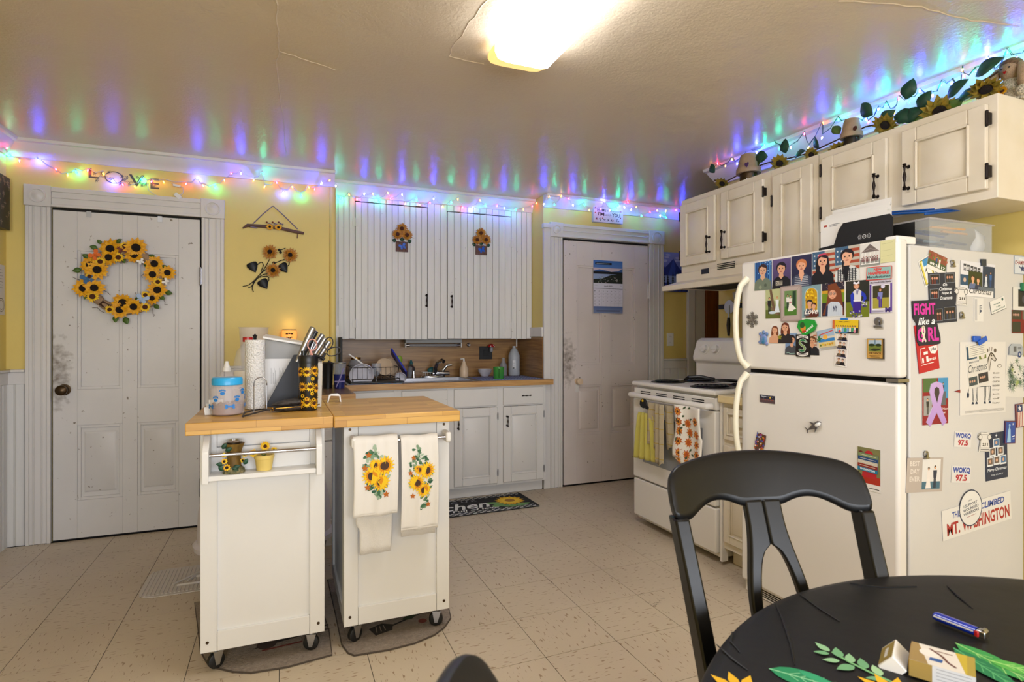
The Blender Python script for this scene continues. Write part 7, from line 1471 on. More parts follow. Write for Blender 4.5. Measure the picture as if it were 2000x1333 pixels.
# ---- towels
def hang(label, name, M, w_, h_, draw, warp, edge, group=None, seg=(26,20), m='print_cloth', th=.0025):
    A = Art(w_, h_); draw(A); return tag(A.sheet(name, M, th, edge, grid=seg, warp=warp, m=m), label, 'towel', group)
def sprig(A):
    A.rect(.0,.02,1,.035,'#d9d4cc')
    for k in range(80):
        a = random.random()*6.28; r_ = random.uniform(.2,.42); A.leafshape(.5+r_*.8*math.cos(a)*.9, .55+r_*math.sin(a)*.72+(.04 if math.cos(a)<0 else -.04), random.uniform(.09,.14), .065, random.random()*6, random.choice(['#3f6a4a','#7d9a7c','#2f5a44','#a3b8a0','#5a7d5c']))
    for x, y, r_ in ((.6,.42,.22),(.4,.5,.25),(.68,.62,.25),(.46,.64,.15)): A.sunflower(x, y, r_, '#eec41c', '#4a3226', 16)
    for x, y in ((.33,.76),(.72,.26),(.24,.6),(.3,.36)): A.star(x, y, .08, 5, '#b8661c', .5)
def cl(px0, px1, py0, py1, y): a, b = onY(px0, py0, y), onY(px1, py1, y); return a, b, b.x-a.x, a.z-b.z
YT = CY-.06
a, b, w_, h_ = cl(689, 776, 854, 1003, YT-.01); mk = lambda w_, h_, k: (lambda u, v, z: Vector((u*w_+.004*math.sin(v*3), v*h_+.002*math.sin(u*9), z+.0035*math.sin(u*11+k)*(1.15-v)+.004*math.sin(u*25+k)*.4-(.0 if v<.96 else (v-.96)*.25))))
hang('white sunflower towel hanging left on the cart bar, plain layer beneath', 'dish_towel', FY(a.x,b.z,YT-.012), w_, h_, sprig, mk(w_,h_,.5), '#e4e0d9', 'sunflower towels on the cart bar')
a, b, w_, h_ = cl(693, 770, 868, 1076, YT+.018); o = MB('towel_white', FY(a.x,b.z,YT+.02)); P = [[Vector((w_*(i/14)*(.88+.12*j/14)+.004+(.014 if j<4 else .0)*(1-i/14), h_*j/14, .003*math.sin(i*.9+j*.2))) for i in range(15)] for j in range(15)]; o.grid(P); tag(o.build('towel_under_layer', solid=.003), 'plain white waffle towel hanging beneath the left sunflower towel', 'towel')
a, b, w_, h_ = cl(782, 854, 852, 1030, YT-.01); hang('white sunflower towel hanging right on the cart bar with fringed hem', 'dish_towel', FY(a.x,b.z,YT-.012), w_, h_, lambda A: (sprig(A), [A.line([(x/30,.0),(x/30,.02)],.008,'#cfcac2') for x in range(30)]), mk(w_,h_,2.2), '#e4e0d9', 'sunflower towels on the cart bar')
a, b, w_, h_ = cl(784, 850, 868, 1041, YT+.018); o = MB('towel_white', FY(a.x,b.z,YT+.02)); o.grid([[Vector((w_*(i/10), h_*j/10, .003*math.sin(i*1.1+2))) for i in range(11)] for j in range(11)]); tag(o.build('towel_under_layer', solid=.003), 'back layer of the right sunflower towel showing its ribbed hem', 'towel')
# stove towels
XT = SXF-.066
def sx(px, py): return onX(px, py, XT)
a, b = sx(1240, 803), sx(1281, 908); w_, h_ = a.y-b.y, a.z-b.z; t = thing('hanging_hand_towel', 'yellow hand towel with black button top on the oven handle', 'towel', ((a.x), (a.y+b.y)/2, b.z))
g = []
for j in range(12):
    v = j/11; sp = .55+.45*(1-v)**.6; row = [Vector((w_*.5+(i/20-.5)*w_*sp*1.12, h_*v+ (.012*(i/20) if j == 0 else 0), .008*math.sin(i*1.25)*(1-.3*v))) for i in range(21)]; g.append(row)
mb = MB('yellow_cloth', FX(a.y, b.z, XT)); mb.grid(g); mb.build('skirt', t, solid=.004)
q = sx(1258, 790); mb = MB('black_matte', FX(q.y, q.z, XT-.004)); mb.prism([(.035*math.cos(k*.45)*1.0, .035*math.sin(k*.45) if math.sin(k*.45)>0 else .024*math.sin(k*.45)) for k in range(14)], -.006, .006); mb.box(.02,.06,-.028,-.006,-.004,.004); mb.build('button_top', t, bevel=.004); MB('petal_bright', FX(q.y, q.z+.022, XT-.0105)).lathe([(.008,0),(.007,.003),(.001,.003)], 14).build('button', t)
a, b = sx(1266, 786), sx(1313, 915); w_, h_ = a.y-b.y, a.z-b.z; t = thing('checked_towel', 'cream terry towel with yellow checks bunched over the oven handle', 'towel', (a.x, (a.y+b.y)/2, b.z))
mat('check_cream', '#cbb995', .95, bump=.8, bs=300, sheen=.3); mat('check_line', '#b59a40', .95)
for (u0, u1, v0, ph, lean, dz) in ((.0,.42,.27,0,-.05,0),(.38,.68,.0,2,.0,.008),(.66,1.0,.3,4,.08,-.004)):
    g = [[Vector((w_*(u0+(u1-u0)*i/8)+lean*w_*(1-j/12), h_*(v0+(1-v0)*j/12)+(.01*math.sin(i*.8+ph) if j==0 else 0), dz+.006*math.sin(i*1.1+ph))) for i in range(9)] for j in range(13)]
    mb = MB('check_cream', FX(a.y, b.z, XT)); mb.grid(g); fo = mb.build('fold', t, solid=.004)
    mb = MB('check_line', FX(a.y, b.z, XT)); 
    for v in (.12,.4,.62,.86):
        j = int(v*12); mb.grid([[p_+Vector((0,d_,.0028)) for p_ in g[j]] for d_ in (0,.004)])
    mb.build('woven_line', fo)
a, b = sx(1322, 790), sx(1372, 922); w_, h_ = a.y-b.y, a.z-b.z
def sfl(A):
    for k in range(30):
        x, y = random.uniform(.06,.94), random.uniform(.04,.97)
        if k < 16: x, y = .18+.3*(k%3)+random.uniform(-.06,.06), .06+.17*(k//3)+random.uniform(-.03,.03); A.star(x,y,.14,9,'#b8541a',.5,rot=k); A.star(x,y,.12,9,'#e0962a',.45,rot=k+.3); A.ell(x,y,.04,'#5a2a14')
        else: A.leafshape(x,y,.12,.05,random.random()*6,'#4a5a3a')
pts = [(.04,.06),(.2,.0),(.5,-.0),(.9,.03),(1,.12),(1,1),(.1,1),(.02,.9),(.08,.7),(.14,.5),(.02,.3),(-.04,.15)]
hang('white and orange sunflower print oven mitts over the oven handle', 'oven_mitts', FX(a.y,b.z,XT-.004), w_, h_, sfl, lambda u,v,z: Vector((u*w_*(1 if v>.5 else 1.06)-(.012*math.sin(v*6.3) if u<.3 else 0), v*h_+(.028*abs(u-.5)**1.5*4*(1-v) if v<.12 else 0), z+.009*math.sin(u*7+1)+.004*math.sin(v*9))), '#e9e2d6', seg=(20,24), th=.008)

# ================================================================ on the sink worktop
WZ = .8665
def wk(px, py): return onZ(px, py, WZ)
p = wk(640, 759); t = thing('black_tumbler', 'plain black tumbler at the corner of the worktop', 'tumbler', p); lt('black_plastic', [(.001,WZ),(.028,WZ),(.034,WZ+.15),(.036,WZ+.155),(.03,WZ+.165),(.001,WZ+.166)], p).build('body', t); MB('black_plastic').cyl((p.x+.01,p.y,WZ+.16),(p.x+.01,p.y,WZ+.175),.008).build('lid_tab', t)
p = wk(663, 759); t = thing('blue_tumbler', 'dark blue and clear tumbler with white cross stripes', 'tumbler', p); lt('cup_blue', [(.001,WZ),(.03,WZ),(.036,WZ+.09)], p).build('blue_base', t); lt('clear_grey', [(.036,WZ+.09),(.04,WZ+.15),(.041,WZ+.158),(.038,WZ+.16)], p).build('clear_top', t); lt('steel', [(.041,WZ+.156),(.042,WZ+.163),(.001,WZ+.165)], p).build('lid', t)
MB('lilac_print').tube([(p.x-.03,p.y-.024,WZ+.045),(p.x,p.y-.037,WZ+.045),(p.x+.03,p.y-.022,WZ+.045)], .005, 5).build('stripe', t); MB('lilac_print').tube([(p.x-.022,p.y-.028,WZ+.01),(p.x-.002,p.y-.038,WZ+.06),(p.x+.024,p.y-.034,WZ+.13)], .004, 5).build('stripe', t)
t = tag(MB('black_matte').box(.362,.378,3.96,4.2,WZ,1.19).build('black_board', bevel=.003), 'black board standing on edge at the left end of the niche', 'board')
def sheet_on(label, name, x0, x1, y0, y1, z, draw, cat='mat', th=.003): A = Art(x1-x0, y1-y0); draw(A); return tag(A.sheet(name, Matrix.Translation((x0,y0,z)), th, '#8a93b0', m='print_cloth'), label, cat)
sheet_on('red and teal patterned drying mat under the dish rack', 'drying_mat', .41, .78, 3.965, 4.4, WZ, lambda A: (A.rect(0,0,1,1,'#5a8ca0'), [A.rect(.1*k,0,.1*k+.05,1,random.choice(['#a05a4c','#3a6a8c','#c9c4ba'])) for k in range(10)]))
q0, q1 = wk(908, 745), wk(1058, 742); sheet_on('blue and white patterned mat at the right of the sink', 'counter_mat', 1.38, 1.88, 4.0, 4.4, WZ, lambda A: (A.rect(0,0,1,1,'#2c4484'), [A.rect(.05*k,.0,.05*k+.02,1,'#b9bcd4') for k in range(20)], [A.rect(0,.12*k,1,.12*k+.03,'#8f97c4') for k in range(8)]))
RX0, RX1, RY0, RY1, RZ = .45, .77, 4.0, 4.38, WZ+.004
t = thing('dish_rack', 'black wire dish rack on a black drip tray full of dishes', 'dish rack', (.61,4.2,RZ))
mb = MB('black_plastic'); mb.box(RX0-.02,RX1+.03,RY0-.02,RY1,RZ,RZ+.012); mb.build('drip_tray', t, bevel=.004)
for z in (RZ+.03, RZ+.11): MB('bronze').tube([(RX0,RY0,z),(RX1,RY0,z),(RX1,RY1,z),(RX0,RY1,z)], .003, 6, True).build('rail_wire', t)
for k in range(11): x = RX0+(RX1-RX0)*k/10; MB('bronze').tube([(x,RY0,RZ+.11),(x,RY0,RZ+.03),(x,RY1,RZ+.03),(x,RY1,RZ+.11)], .0016, 5).build('rack_wire', t)
for x, y in ((RX0,RY0),(RX1,RY0),(RX0,RY1),(RX1,RY1)): MB('bronze').cyl((x,y,RZ+.012),(x,y,RZ+.032),.004,n=6).build('rack_foot', t)
def dish(lab, px, py, y, r_, depth, m, nx, name='plate', cat='plate', tilt=70, rz=0, ry=0):
    p = onY(px, py, y); t = MB(m, Matrix.Translation(p) @ Matrix.Rotation(rz,4,'Z') @ Matrix.Rotation(R(tilt),4,'X')); t.lathe([(.001,0),(r_*.5,0),(r_*.62,.003),(r_,depth),(r_*.98,depth+.003),(r_*.6,.007),(.001,.005)], 28); return tag(t.build(name), lab, cat)
dish('big pale blue bowl tipped forward at the left of the dish rack', 705, 728, 4.06, .085, .045, 'china', 0, 'bowl', 'bowl', 110)
dish('cream plate standing upright in the middle of the dish rack', 752, 716, 4.16, .062, .014, 'stoneware', 0, tilt=97, rz=-.5)
dish('second cream plate standing behind the first in the rack', 762, 716, 4.24, .062, .014, 'stoneware', 0, tilt=97, rz=-.5)
dish('white bowl lying at the right end of the dish rack', 784, 733, 4.1, .042, .03, 'china', 0, 'bowl', 'bowl', 120, -.4)
p = onY(744, 712, 4.34); tag(MB('clear_grey', Matrix.Translation(p) @ Matrix.Rotation(R(160),4,'X')).lathe([(.001,0),(.04,.005),(.075,.05),(.078,.055),(.074,.054),(.038,.009),(.001,.004)], 24).build('glass_bowl'), 'clear glass bowl upside down behind the cream plates', 'bowl')
p = onY(735, 748, 4.03); t = thing('wine_glass', 'upside down stemmed glass in front of the dish rack plates', 'glass', p); lt('clear_grey', [(.03,p.z),(.004,p.z+.006),(.0035,p.z+.04),(.02,p.z+.055),(.034,p.z+.09),(.032,p.z+.135)], p, 20).build('glass_body', t)
P0, P1 = onY(766, 686, 4.2), onY(795, 731, 4.12); d_ = (P1-P0); M = Matrix.Translation(P0) @ align(d_, (0,-1,0)); tag(MB('cobalt', M).box(-.012,.0,-.07,.07,0,d_.length).build('cutting_board', bevel=.002), 'cobalt blue cutting board leaning in the dish rack', 'cutting board')
p = onY(780, 703, 4.3); t = thing('green_spoon', 'lime green spoon poking out behind the blue cutting board', 'spoon', p); MAT['lime'] = mat('lime','#7a9a1c',.4); MB('lime').ball(p, .024, 12, 8, (1,.3,1.3)).build('bowl', t); MB('black_plastic').tube([p+Vector((0,0,-.03)), p+Vector((-.02,-.03,-.12))], .004, 6).build('handle', t)
t = thing('metal_jar', 'clear jar with brass lid behind the pale blue bowl', 'jar', onY(695, 745, 4.36)); p = onY(695, 745, 4.36); lt('clear_grey', [(.05,RZ+.03),(.055,RZ+.05),(.052,RZ+.13),(.035,RZ+.155)], p).build('body', t); lt('brass', [(.036,RZ+.153),(.036,RZ+.17),(.001,RZ+.172)], p).build('lid', t)
P0, P1 = onY(681, 692, 4.02), onY(722, 721, 4.02); tag(MB('white_plastic').tube([P0, P0.lerp(P1,.5), P1], [.005,.006,.004], 8).build('white_utensil'), 'white utensil handle slanting across the left of the rack', 'utensil')
p = wk(802, 749); p.y = 4.485; p = onY(803, 735, 4.5); p.z = WZ; t = thing('spray_bottle', 'clear soap bottle with a dark teal cap behind the sink', 'bottle', p); lt('clear_grey', [(.028,WZ),(.03,WZ+.01),(.028,WZ+.07),(.012,WZ+.1)], p).build('body', t); lt('teal', [(.012,WZ+.098),(.013,WZ+.12),(.007,WZ+.14),(.001,WZ+.141)], p).build('cap', t)
a, b = onY(796, 742, 4.5), onY(862, 742, 4.5); t = thing('sink_caddy', 'white wire sink caddy holding a teal sponge behind the sink', 'caddy', ((a.x+b.x)/2, 4.5, WZ))
for z in (.01,.042): MB('white_plastic').tube([(a.x+.12,4.48,WZ+z),(b.x,4.48,WZ+z),(b.x,4.54,WZ+z),(a.x+.12,4.54,WZ+z)], .002, 5, True).build('rail_wire', t)
for k in range(9): x = a.x+.12+(b.x-a.x-.12)*k/8; MB('white_plastic').cyl((x,4.48,WZ+.002),(x,4.48,WZ+.042),.0015,n=5).build('caddy_wire', t)
tag(MB('teal').ball((b.x-.07,4.51,WZ+.055), .036, 14, 8, (1.2,.5,.8)).build('sponge'), 'dark teal scrubbing sponge in the sink caddy', 'sponge')
p = onY(906, 735, 4.42); p.z = WZ; t = thing('soap_pump', 'cream ceramic soap pump bottle right of the faucet', 'soap dispenser', p); lt('stoneware', [(.001,WZ),(.034,WZ),(.036,WZ+.01),(.036,WZ+.07),(.02,WZ+.105),(.016,WZ+.12),(.018,WZ+.128),(.001,WZ+.129)], p).build('bottle', t); lt('white_plastic', [(.008,WZ+.128),(.006,WZ+.15),(.001,WZ+.152)], p, 10).build('pump', t); MB('white_plastic').tube([(p.x+.002,p.y,WZ+.15),(p.x-.03,p.y-.005,WZ+.148)], .0045, 6).build('nozzle', t)
p = onY(947, 733, 4.42); p.z = WZ+.0035
for k, lb in enumerate(('lower of the two stacked pale bowls beside the green mug','upper of the two stacked pale bowls beside the green mug')):
    z = p.z+.013*k; tag(MB('china').lathe([(.001,z),(.03,z),(.034,z+.004),(.06,z+.045),(.0585,z+.046),(.033,z+.008),(.001,z+.006)], 26, Matrix.Translation((p.x,p.y,0))).build('bowl'), lb, 'bowl', 'stacked bowls')
p = onY(974, 740, 4.1); p.z = WZ+.0035; t = thing('green_mug', 'green glazed mug on the blue patterned mat', 'mug', p); z = p.z; lt('green_glaze', [(.001,z),(.038,z),(.041,z+.004),(.043,z+.09),(.04,z+.092),(.038,z+.01),(.001,z+.008)], p, 24).build('cup', t); MB('green_glaze').tube([(p.x-.012,p.y-.042,z+.075),(p.x-.014,p.y-.065,z+.07),(p.x-.015,p.y-.07,z+.045),(p.x-.014,p.y-.06,z+.02),(p.x-.012,p.y-.042,z+.016)], .005, 8).build('handle', t)
p = onY(983, 733, 4.47); p.z = WZ; t = thing('glass_bottle', 'small clear glass bottle between mug and jug', 'bottle', p); lt('clear_grey', [(.028,WZ),(.032,WZ+.01),(.03,WZ+.09),(.014,WZ+.12),(.013,WZ+.15),(.017,WZ+.152)], p).build('body', t)
p = onY(1004, 733, 4.47); p.z = WZ; t = thing('plastic_jug', 'tall translucent plastic jug at the right end of the worktop', 'jug', p); MAT['jug'] = mat('jug','#c5cbd4',.4,trans=.3); lt('jug', [(.001,WZ),(.044,WZ),(.049,WZ+.01),(.049,WZ+.17),(.03,WZ+.215),(.014,WZ+.235),(.014,WZ+.25),(.001,WZ+.251)], p, 20).build('body', t)
A = Art(.03,.07); A.rect(0,0,1,1,'#dfe2e6'); [A.line([(.2,.2+.12*k),(.8,.2+.12*k)],.05,'#3a3c44') for k in range(5)]; A.rect(.1,.02,.6,.14,'#1c1e24'); A.sheet('label', FY(p.x-.035, WZ+.06, p.y-.05), .0005, '#dfe2e6', parent=t)
q = onY(959, 681, YN-.03); t = thing('night_light', 'red capped mushroom night light plugged into the black outlet', 'night light', q); MB('red_plastic').lathe([(.032,0),(.03,.012),(.018,.024),(.001,.028)], 18, Matrix.Translation(q+Vector((0,-.01,.012)))).build('cap', t); MB('clear_grey').lathe([(.012,-.03),(.016,-.01),(.013,.012)], 14, Matrix.Translation(q+Vector((0,-.01,0)))).build('stem', t)
for dx, dz in ((-.014,.02),(.01,.026),(.018,.016)): MB('white_plastic').ball(q+Vector((dx,-.034,dz)), .005, 7, 5).build('spot', t)
q = onY(915, 674, YN-.01); t = thing('wall_hook', 'small chrome hook on the splashback left of the outlet', 'hook', q); MB('chrome').ball(q, .015, 12, 8, (1,.5,1)).build('plate', t); MB('chrome').cyl(q, q+Vector((0,-.03,0)), .006, .009).build('peg', t)
tag(MB('white_plastic').cyl((onY(1009,665,4.5).x,4.5,1.178),(onY(1009,665,4.5).x,4.5,1.11),.005).build('rod'), 'thin white rod hanging under the cupboard beside the jug', 'rod')
# under cupboard tube lamp (off)
a, b = onY(791, 668, 4.44), onY(901, 668, 4.44); t = thing('under_cupboard_lamp', 'unlit fluorescent tube lamp mounted under the beadboard cupboard', 'lamp', ((a.x+b.x)/2, 4.46, 1.12))
MB('concrete_grey').box(a.x,b.x,4.42,4.5,1.145,1.177).build('housing', t, bevel=.003)
for x in (a.x, b.x-.006): MB('white_plastic').box(x,x+.006,4.425,4.49,1.108,1.145).build('bracket', t)
MB('clear_grey').cyl((a.x+.006,4.45,1.127),(b.x-.006,4.45,1.127),.011,n=12).build('tube', t)
for x in (a.x+.006, b.x-.036): MB('chrome').cyl((x,4.45,1.127),(x+.03,4.45,1.127),.012,n=12).build('tube_cap', t)
# pitcher and wax warmer by the first wall
p = onZ(496, 758, WZ); p = Vector((-.16, 3.62, WZ)); p = onY(496, 700, 3.62); p.z = WZ; t = thing('measuring_pitcher', 'tall frosted plastic pitcher behind the grey bin', 'pitcher', p); lt('frosted', [(.001,WZ),(.055,WZ),(.06,WZ+.01),(.079,WZ+.37),(.083,WZ+.38),(.076,WZ+.378),(.056,WZ+.014),(.001,WZ+.008)], p, 24).build('body', t)
q = onY(565, 655, YB-.055); t = thing('wax_warmer', 'glowing carved wax warmer plugged in on the yellow wall', 'wax warmer', q); mat('warm_shell', '#e8a860', .5, emit='#ff9a40', es=1.0); mat('warm_glow', '#ffd080', .5, emit='#ffb84a', es=5)
MB('warm_shell').lathe([(.03,-.04),(.042,-.035),(.046,.0),(.044,.03),(.04,.036),(.03,.03),(.001,.028)], 24, Matrix.Translation(q)).build('shell', t)
lt_ = MB('terracotta').lathe([(.044,.031),(.044,.037),(.038,.038),(.036,.033)], 24, Matrix.Translation(q)).build('rim', t)
for dx, dz, w_, h_ in ((-.015,.008,.007,.004),(.0,.01,.006,.004),(.015,.008,.007,.004),(-.014,-.014,.004,.003),(-.005,-.018,.004,.004),(.005,-.018,.004,.004),(.014,-.014,.004,.003)):
    MB('seed').box(q.x+dx-w_,q.x+dx+w_,q.y-.0485,q.y-.043,q.z+dz-h_,q.z+dz+h_).build('carving', t)
MB('white_plastic').box(q.x-.02,q.x+.02,q.y+.03,YB-.001,q.z-.07,q.z-.02).build('plug', t, bevel=.004)
l = bpy.data.lights.new('wax_warmer_glow', 'POINT'); l.energy = .1; l.color = (1,.6,.2); l.shadow_soft_size = .02; o = bpy.data.objects.new('wax_warmer_glow', l); COL.objects.link(o); o.location = q+Vector((0,.0,.075))
# pizza cutter on the magnetic strip beyond the stove
t = thing('knife_strip', 'black magnetic strip on the yellow wall beyond the hood', 'magnetic strip', onX(1425, 600, XR-.01)); a, b = onX(1406, 596, XR-.002), onX(1447, 604, XR-.002); MB('black_matte').box(XR-.014, XR-.002, b.y-.15, a.y, a.z-.03, a.z+.0).build('strip', t)
q = onX(1422, 600, XR-.03); t = thing('pizza_cutter', 'steel wheeled pizza cutter with black handle on the magnetic strip', 'pizza cutter', q-Vector((0,0,.18))); MB('steel', FX(q.y, q.z, XR-.02)).lathe([(.045,0),(.045,.002),(.001,.003)], 28).build('wheel', t); MB('steel', FX(q.y, q.z, XR-.023)).box(-.006,.006,-.08,.01,0,.004).build('fork', t); MB('black_plastic').tube([(XR-.025,q.y,q.z-.07),(XR-.027,q.y,q.z-.12),(XR-.025,q.y,q.z-.19)], [.009,.013,.008], 10).build('handle', t)
q = onX(1440, 580, XR-.02); t = thing('spatula', 'slotted steel spatula hanging behind the freezer edge', 'spatula', q-Vector((0,0,.03))); 
for k in range(6): MB('steel', FX(q.y, q.z, XR-.02, .35)).box(-.03+k*.01,-.024+k*.01,-.04,.04,0,.002).build('tine', t)
# ================================================================ floor pieces
def rug(label, name, poly, z, draw=None, m='rug'):
    P = [onZ(x, y, 0) for x, y in poly]; mb = MB(m); mb.prism([(p.x, p.y) for p in P], z, z+.006); t = tag(mb.build(name), label, 'rug')
    mb = MB('rug_edge'); mb.tube([(p.x, p.y, z+.003) for p in P], .0034, 5, True); mb.build('binding', t); return t
rg = rug('brown ribbed half oval rug under the left cart', 'kitchen_rug', [(388,1238),(392,1275),(404,1296),(425,1308),(455,1315),(490,1317),(560,1306),(648,1282),(642,1235),(615,1150),(380,1180)], .0005)
A = Art(.36,.14); A.poly([(.1,.3),(.3,.6),(.7,.7),(.95,.6),(.7,.55),(.35,.42)],'#3a302a'); A.ell(.25,.45,.1,'#4a3a30'); A.line([(.4,.7),(.9,.85)],.03,'#3a302a'); A.line([(.2,.15),(.6,.2)],.03,'#7a3a30')
p = onZ(470,1290,0); A.sheet('woven_pattern', Matrix.Translation((p.x,p.y,.0067)) @ Matrix.Rotation(.05,4,'Z'), .0003, '#8b7d70', parent=rg, m='print_cloth', outline=[(.4,.4),(.41,.4),(.41,.41)])
rg = rug('brown ribbed half oval rug with a spatula pattern under the right cart', 'kitchen_rug', [(640,1135),(655,1200),(668,1262),(680,1278),(692,1283),(760,1272),(810,1259),(848,1243),(868,1228),(880,1210),(876,1190),(860,1150),(800,1110)], .0005)
A = Art(.3,.16); A.poly([(.12,.3),(.1,.7),(.3,.8),(.42,.6),(.36,.35)],'#2f2a26'); A.line([(.4,.55),(.95,.8)],.035,'#2f2a26'); A.ell(.8,.35,.06,'#7a3a30'); A.poly([(.55,.7),(.75,.9),(.85,.8),(.7,.6)],'#3f4a30')
for k in range(3): A.line([(.16+.06*k,.42),(.2+.05*k,.7)],.012,'#8b7d70')
p = onZ(725,1262,0); A.sheet('woven_pattern', Matrix.Translation((p.x,p.y,.0067)) @ Matrix.Rotation(.2,4,'Z'), .0003, '#8b7d70', parent=rg, m='print_cloth', outline=[(.4,.4),(.41,.4),(.41,.41)])
A = Art(.93,.36); A.rect(0,0,1,1,'#d9d9d6')
for i in range(38):
    for j in (0,1,2):
        if (i+j)%2: A.rect(i/38,j*.045,(i+1)/38,(j+1)*.045,'#17181c'); A.rect(i/38,1-(j+1)*.045,(i+1)/38,1-j*.045,'#17181c')
A.rect(0,.135,1,.865,'#17181c'); A.text('kitchen',.08,.28,.66,.66,'#e6e6e2',.02,.35); A.text('Full of love',.34,.16,.7,.27,'#e6e6e2',.02,.2); A.text('Y O U R',.32,.72,.6,.82,'#8f9098',.01)
for x, y, a in ((.72,.3,.3),(.78,.2,2.9),(.9,.2,.2),(.7,.45,2.6)): A.leafshape(x,y,.13,.06,a,'#6f9a5c')
A.star(.84,.52,.12,16,'#e0a91c',.7); A.star(.84,.52,.1,16,'#f2c838',.65,rot=.2); A.ell(.84,.52,.04,'#a9762c')
for k in (0,1):
    for j in range(8): A.rect(k*.975,j*.125,k*.975+.025,j*.125+.06,'#17181c')
tag(A.sheet('kitchen_mat', Matrix.Translation((.75,3.61,.0005)) @ Matrix.Rotation(.02,4,'Z'), .007, '#101114', m='print_cloth'), 'black checked mat reading kitchen Full of love before the sink', 'mat')
# grey moulded boot mat
t = thing('boot_mat', 'grey ribbed plastic mat with raised figure on the floor by the left door', 'mat', (-.3, 3.16, 0))
P = []; 
for cx, cy, a0 in ((-.54,3.08,3.14),(-.3,3.08,4.71),(-.3,3.28,0),(-.54,3.28,1.57)):
    for k in range(5): a = a0+k*.39; P.append((cx+.07*math.cos(a), cy+.07*math.sin(a)))
MB('mat_grey').prism(P, .0008, .004).build('base', t)
mb = MB('mat_grey')
for k in range(21): x = -.6+k*.017; mb.box(x, x+.008, 3.03, 3.33, .004, .0062)
tag(mb.build('ribbing', t), kind='stuff')
mb = MB('mat_grey'); 
for k in range(7): mb.tube([(-.42+.03*k, 3.14+.05*math.sin(k), .008),(-.4+.03*k,3.18,.009),(-.36+.03*k,3.2+.04*math.cos(k*1.7),.008)], [.004,.009,.003], 6)
mb.tube([(-.48,3.12,.008),(-.38,3.24,.009),(-.25,3.27,.008)], .005, 6); mb.tube([(-.46,3.1,.008),(-.3,3.1,.009),(-.18,3.14,.008)], .006, 6); tag(mb.build('raised_figure', t), kind='stuff')
# hooded litter box behind the carts
t = thing('hooded_litter_box', 'white hooded litter box with black base behind the carts', 'litter box', (-.07, 3.08, 0)); T = Matrix.Translation((-.07, 3.08, 0))
MB('black_plastic').lathe([(.9,.0068),(1.0,.17),(.97,.175)], 32, T @ Matrix.Diagonal((.29,.2,1,1))).build('base', t)
MB('bin_white').lathe([(1.06,.175),(1.08,.2),(1.02,.215),(1.0,.35),(.9,.5),(.6,.58),(.001,.6)], 32, T @ Matrix.Diagonal((.3,.2,1,1))).build('hood', t)

A = Art(.12, .06); [A.line([(random.random(),random.random()),(random.random(),random.random())],.02,'#4a3f34') for k in range(1)]
A = Art(.12, .05)
for k in range(9): x, y = random.random()*.8, random.random(); A.line([(x,y),(x+.16,y+random.uniform(-.2,.2))],.012,'#4a3f34')
p = onZ(1272, 1186, 0); A.sheet('scuff_mark', Matrix.Translation((p.x,p.y,.0002)), .0001, '#4a3f34', parent=fl, outline=[(.4,.4),(.45,.4),(.45,.42)])
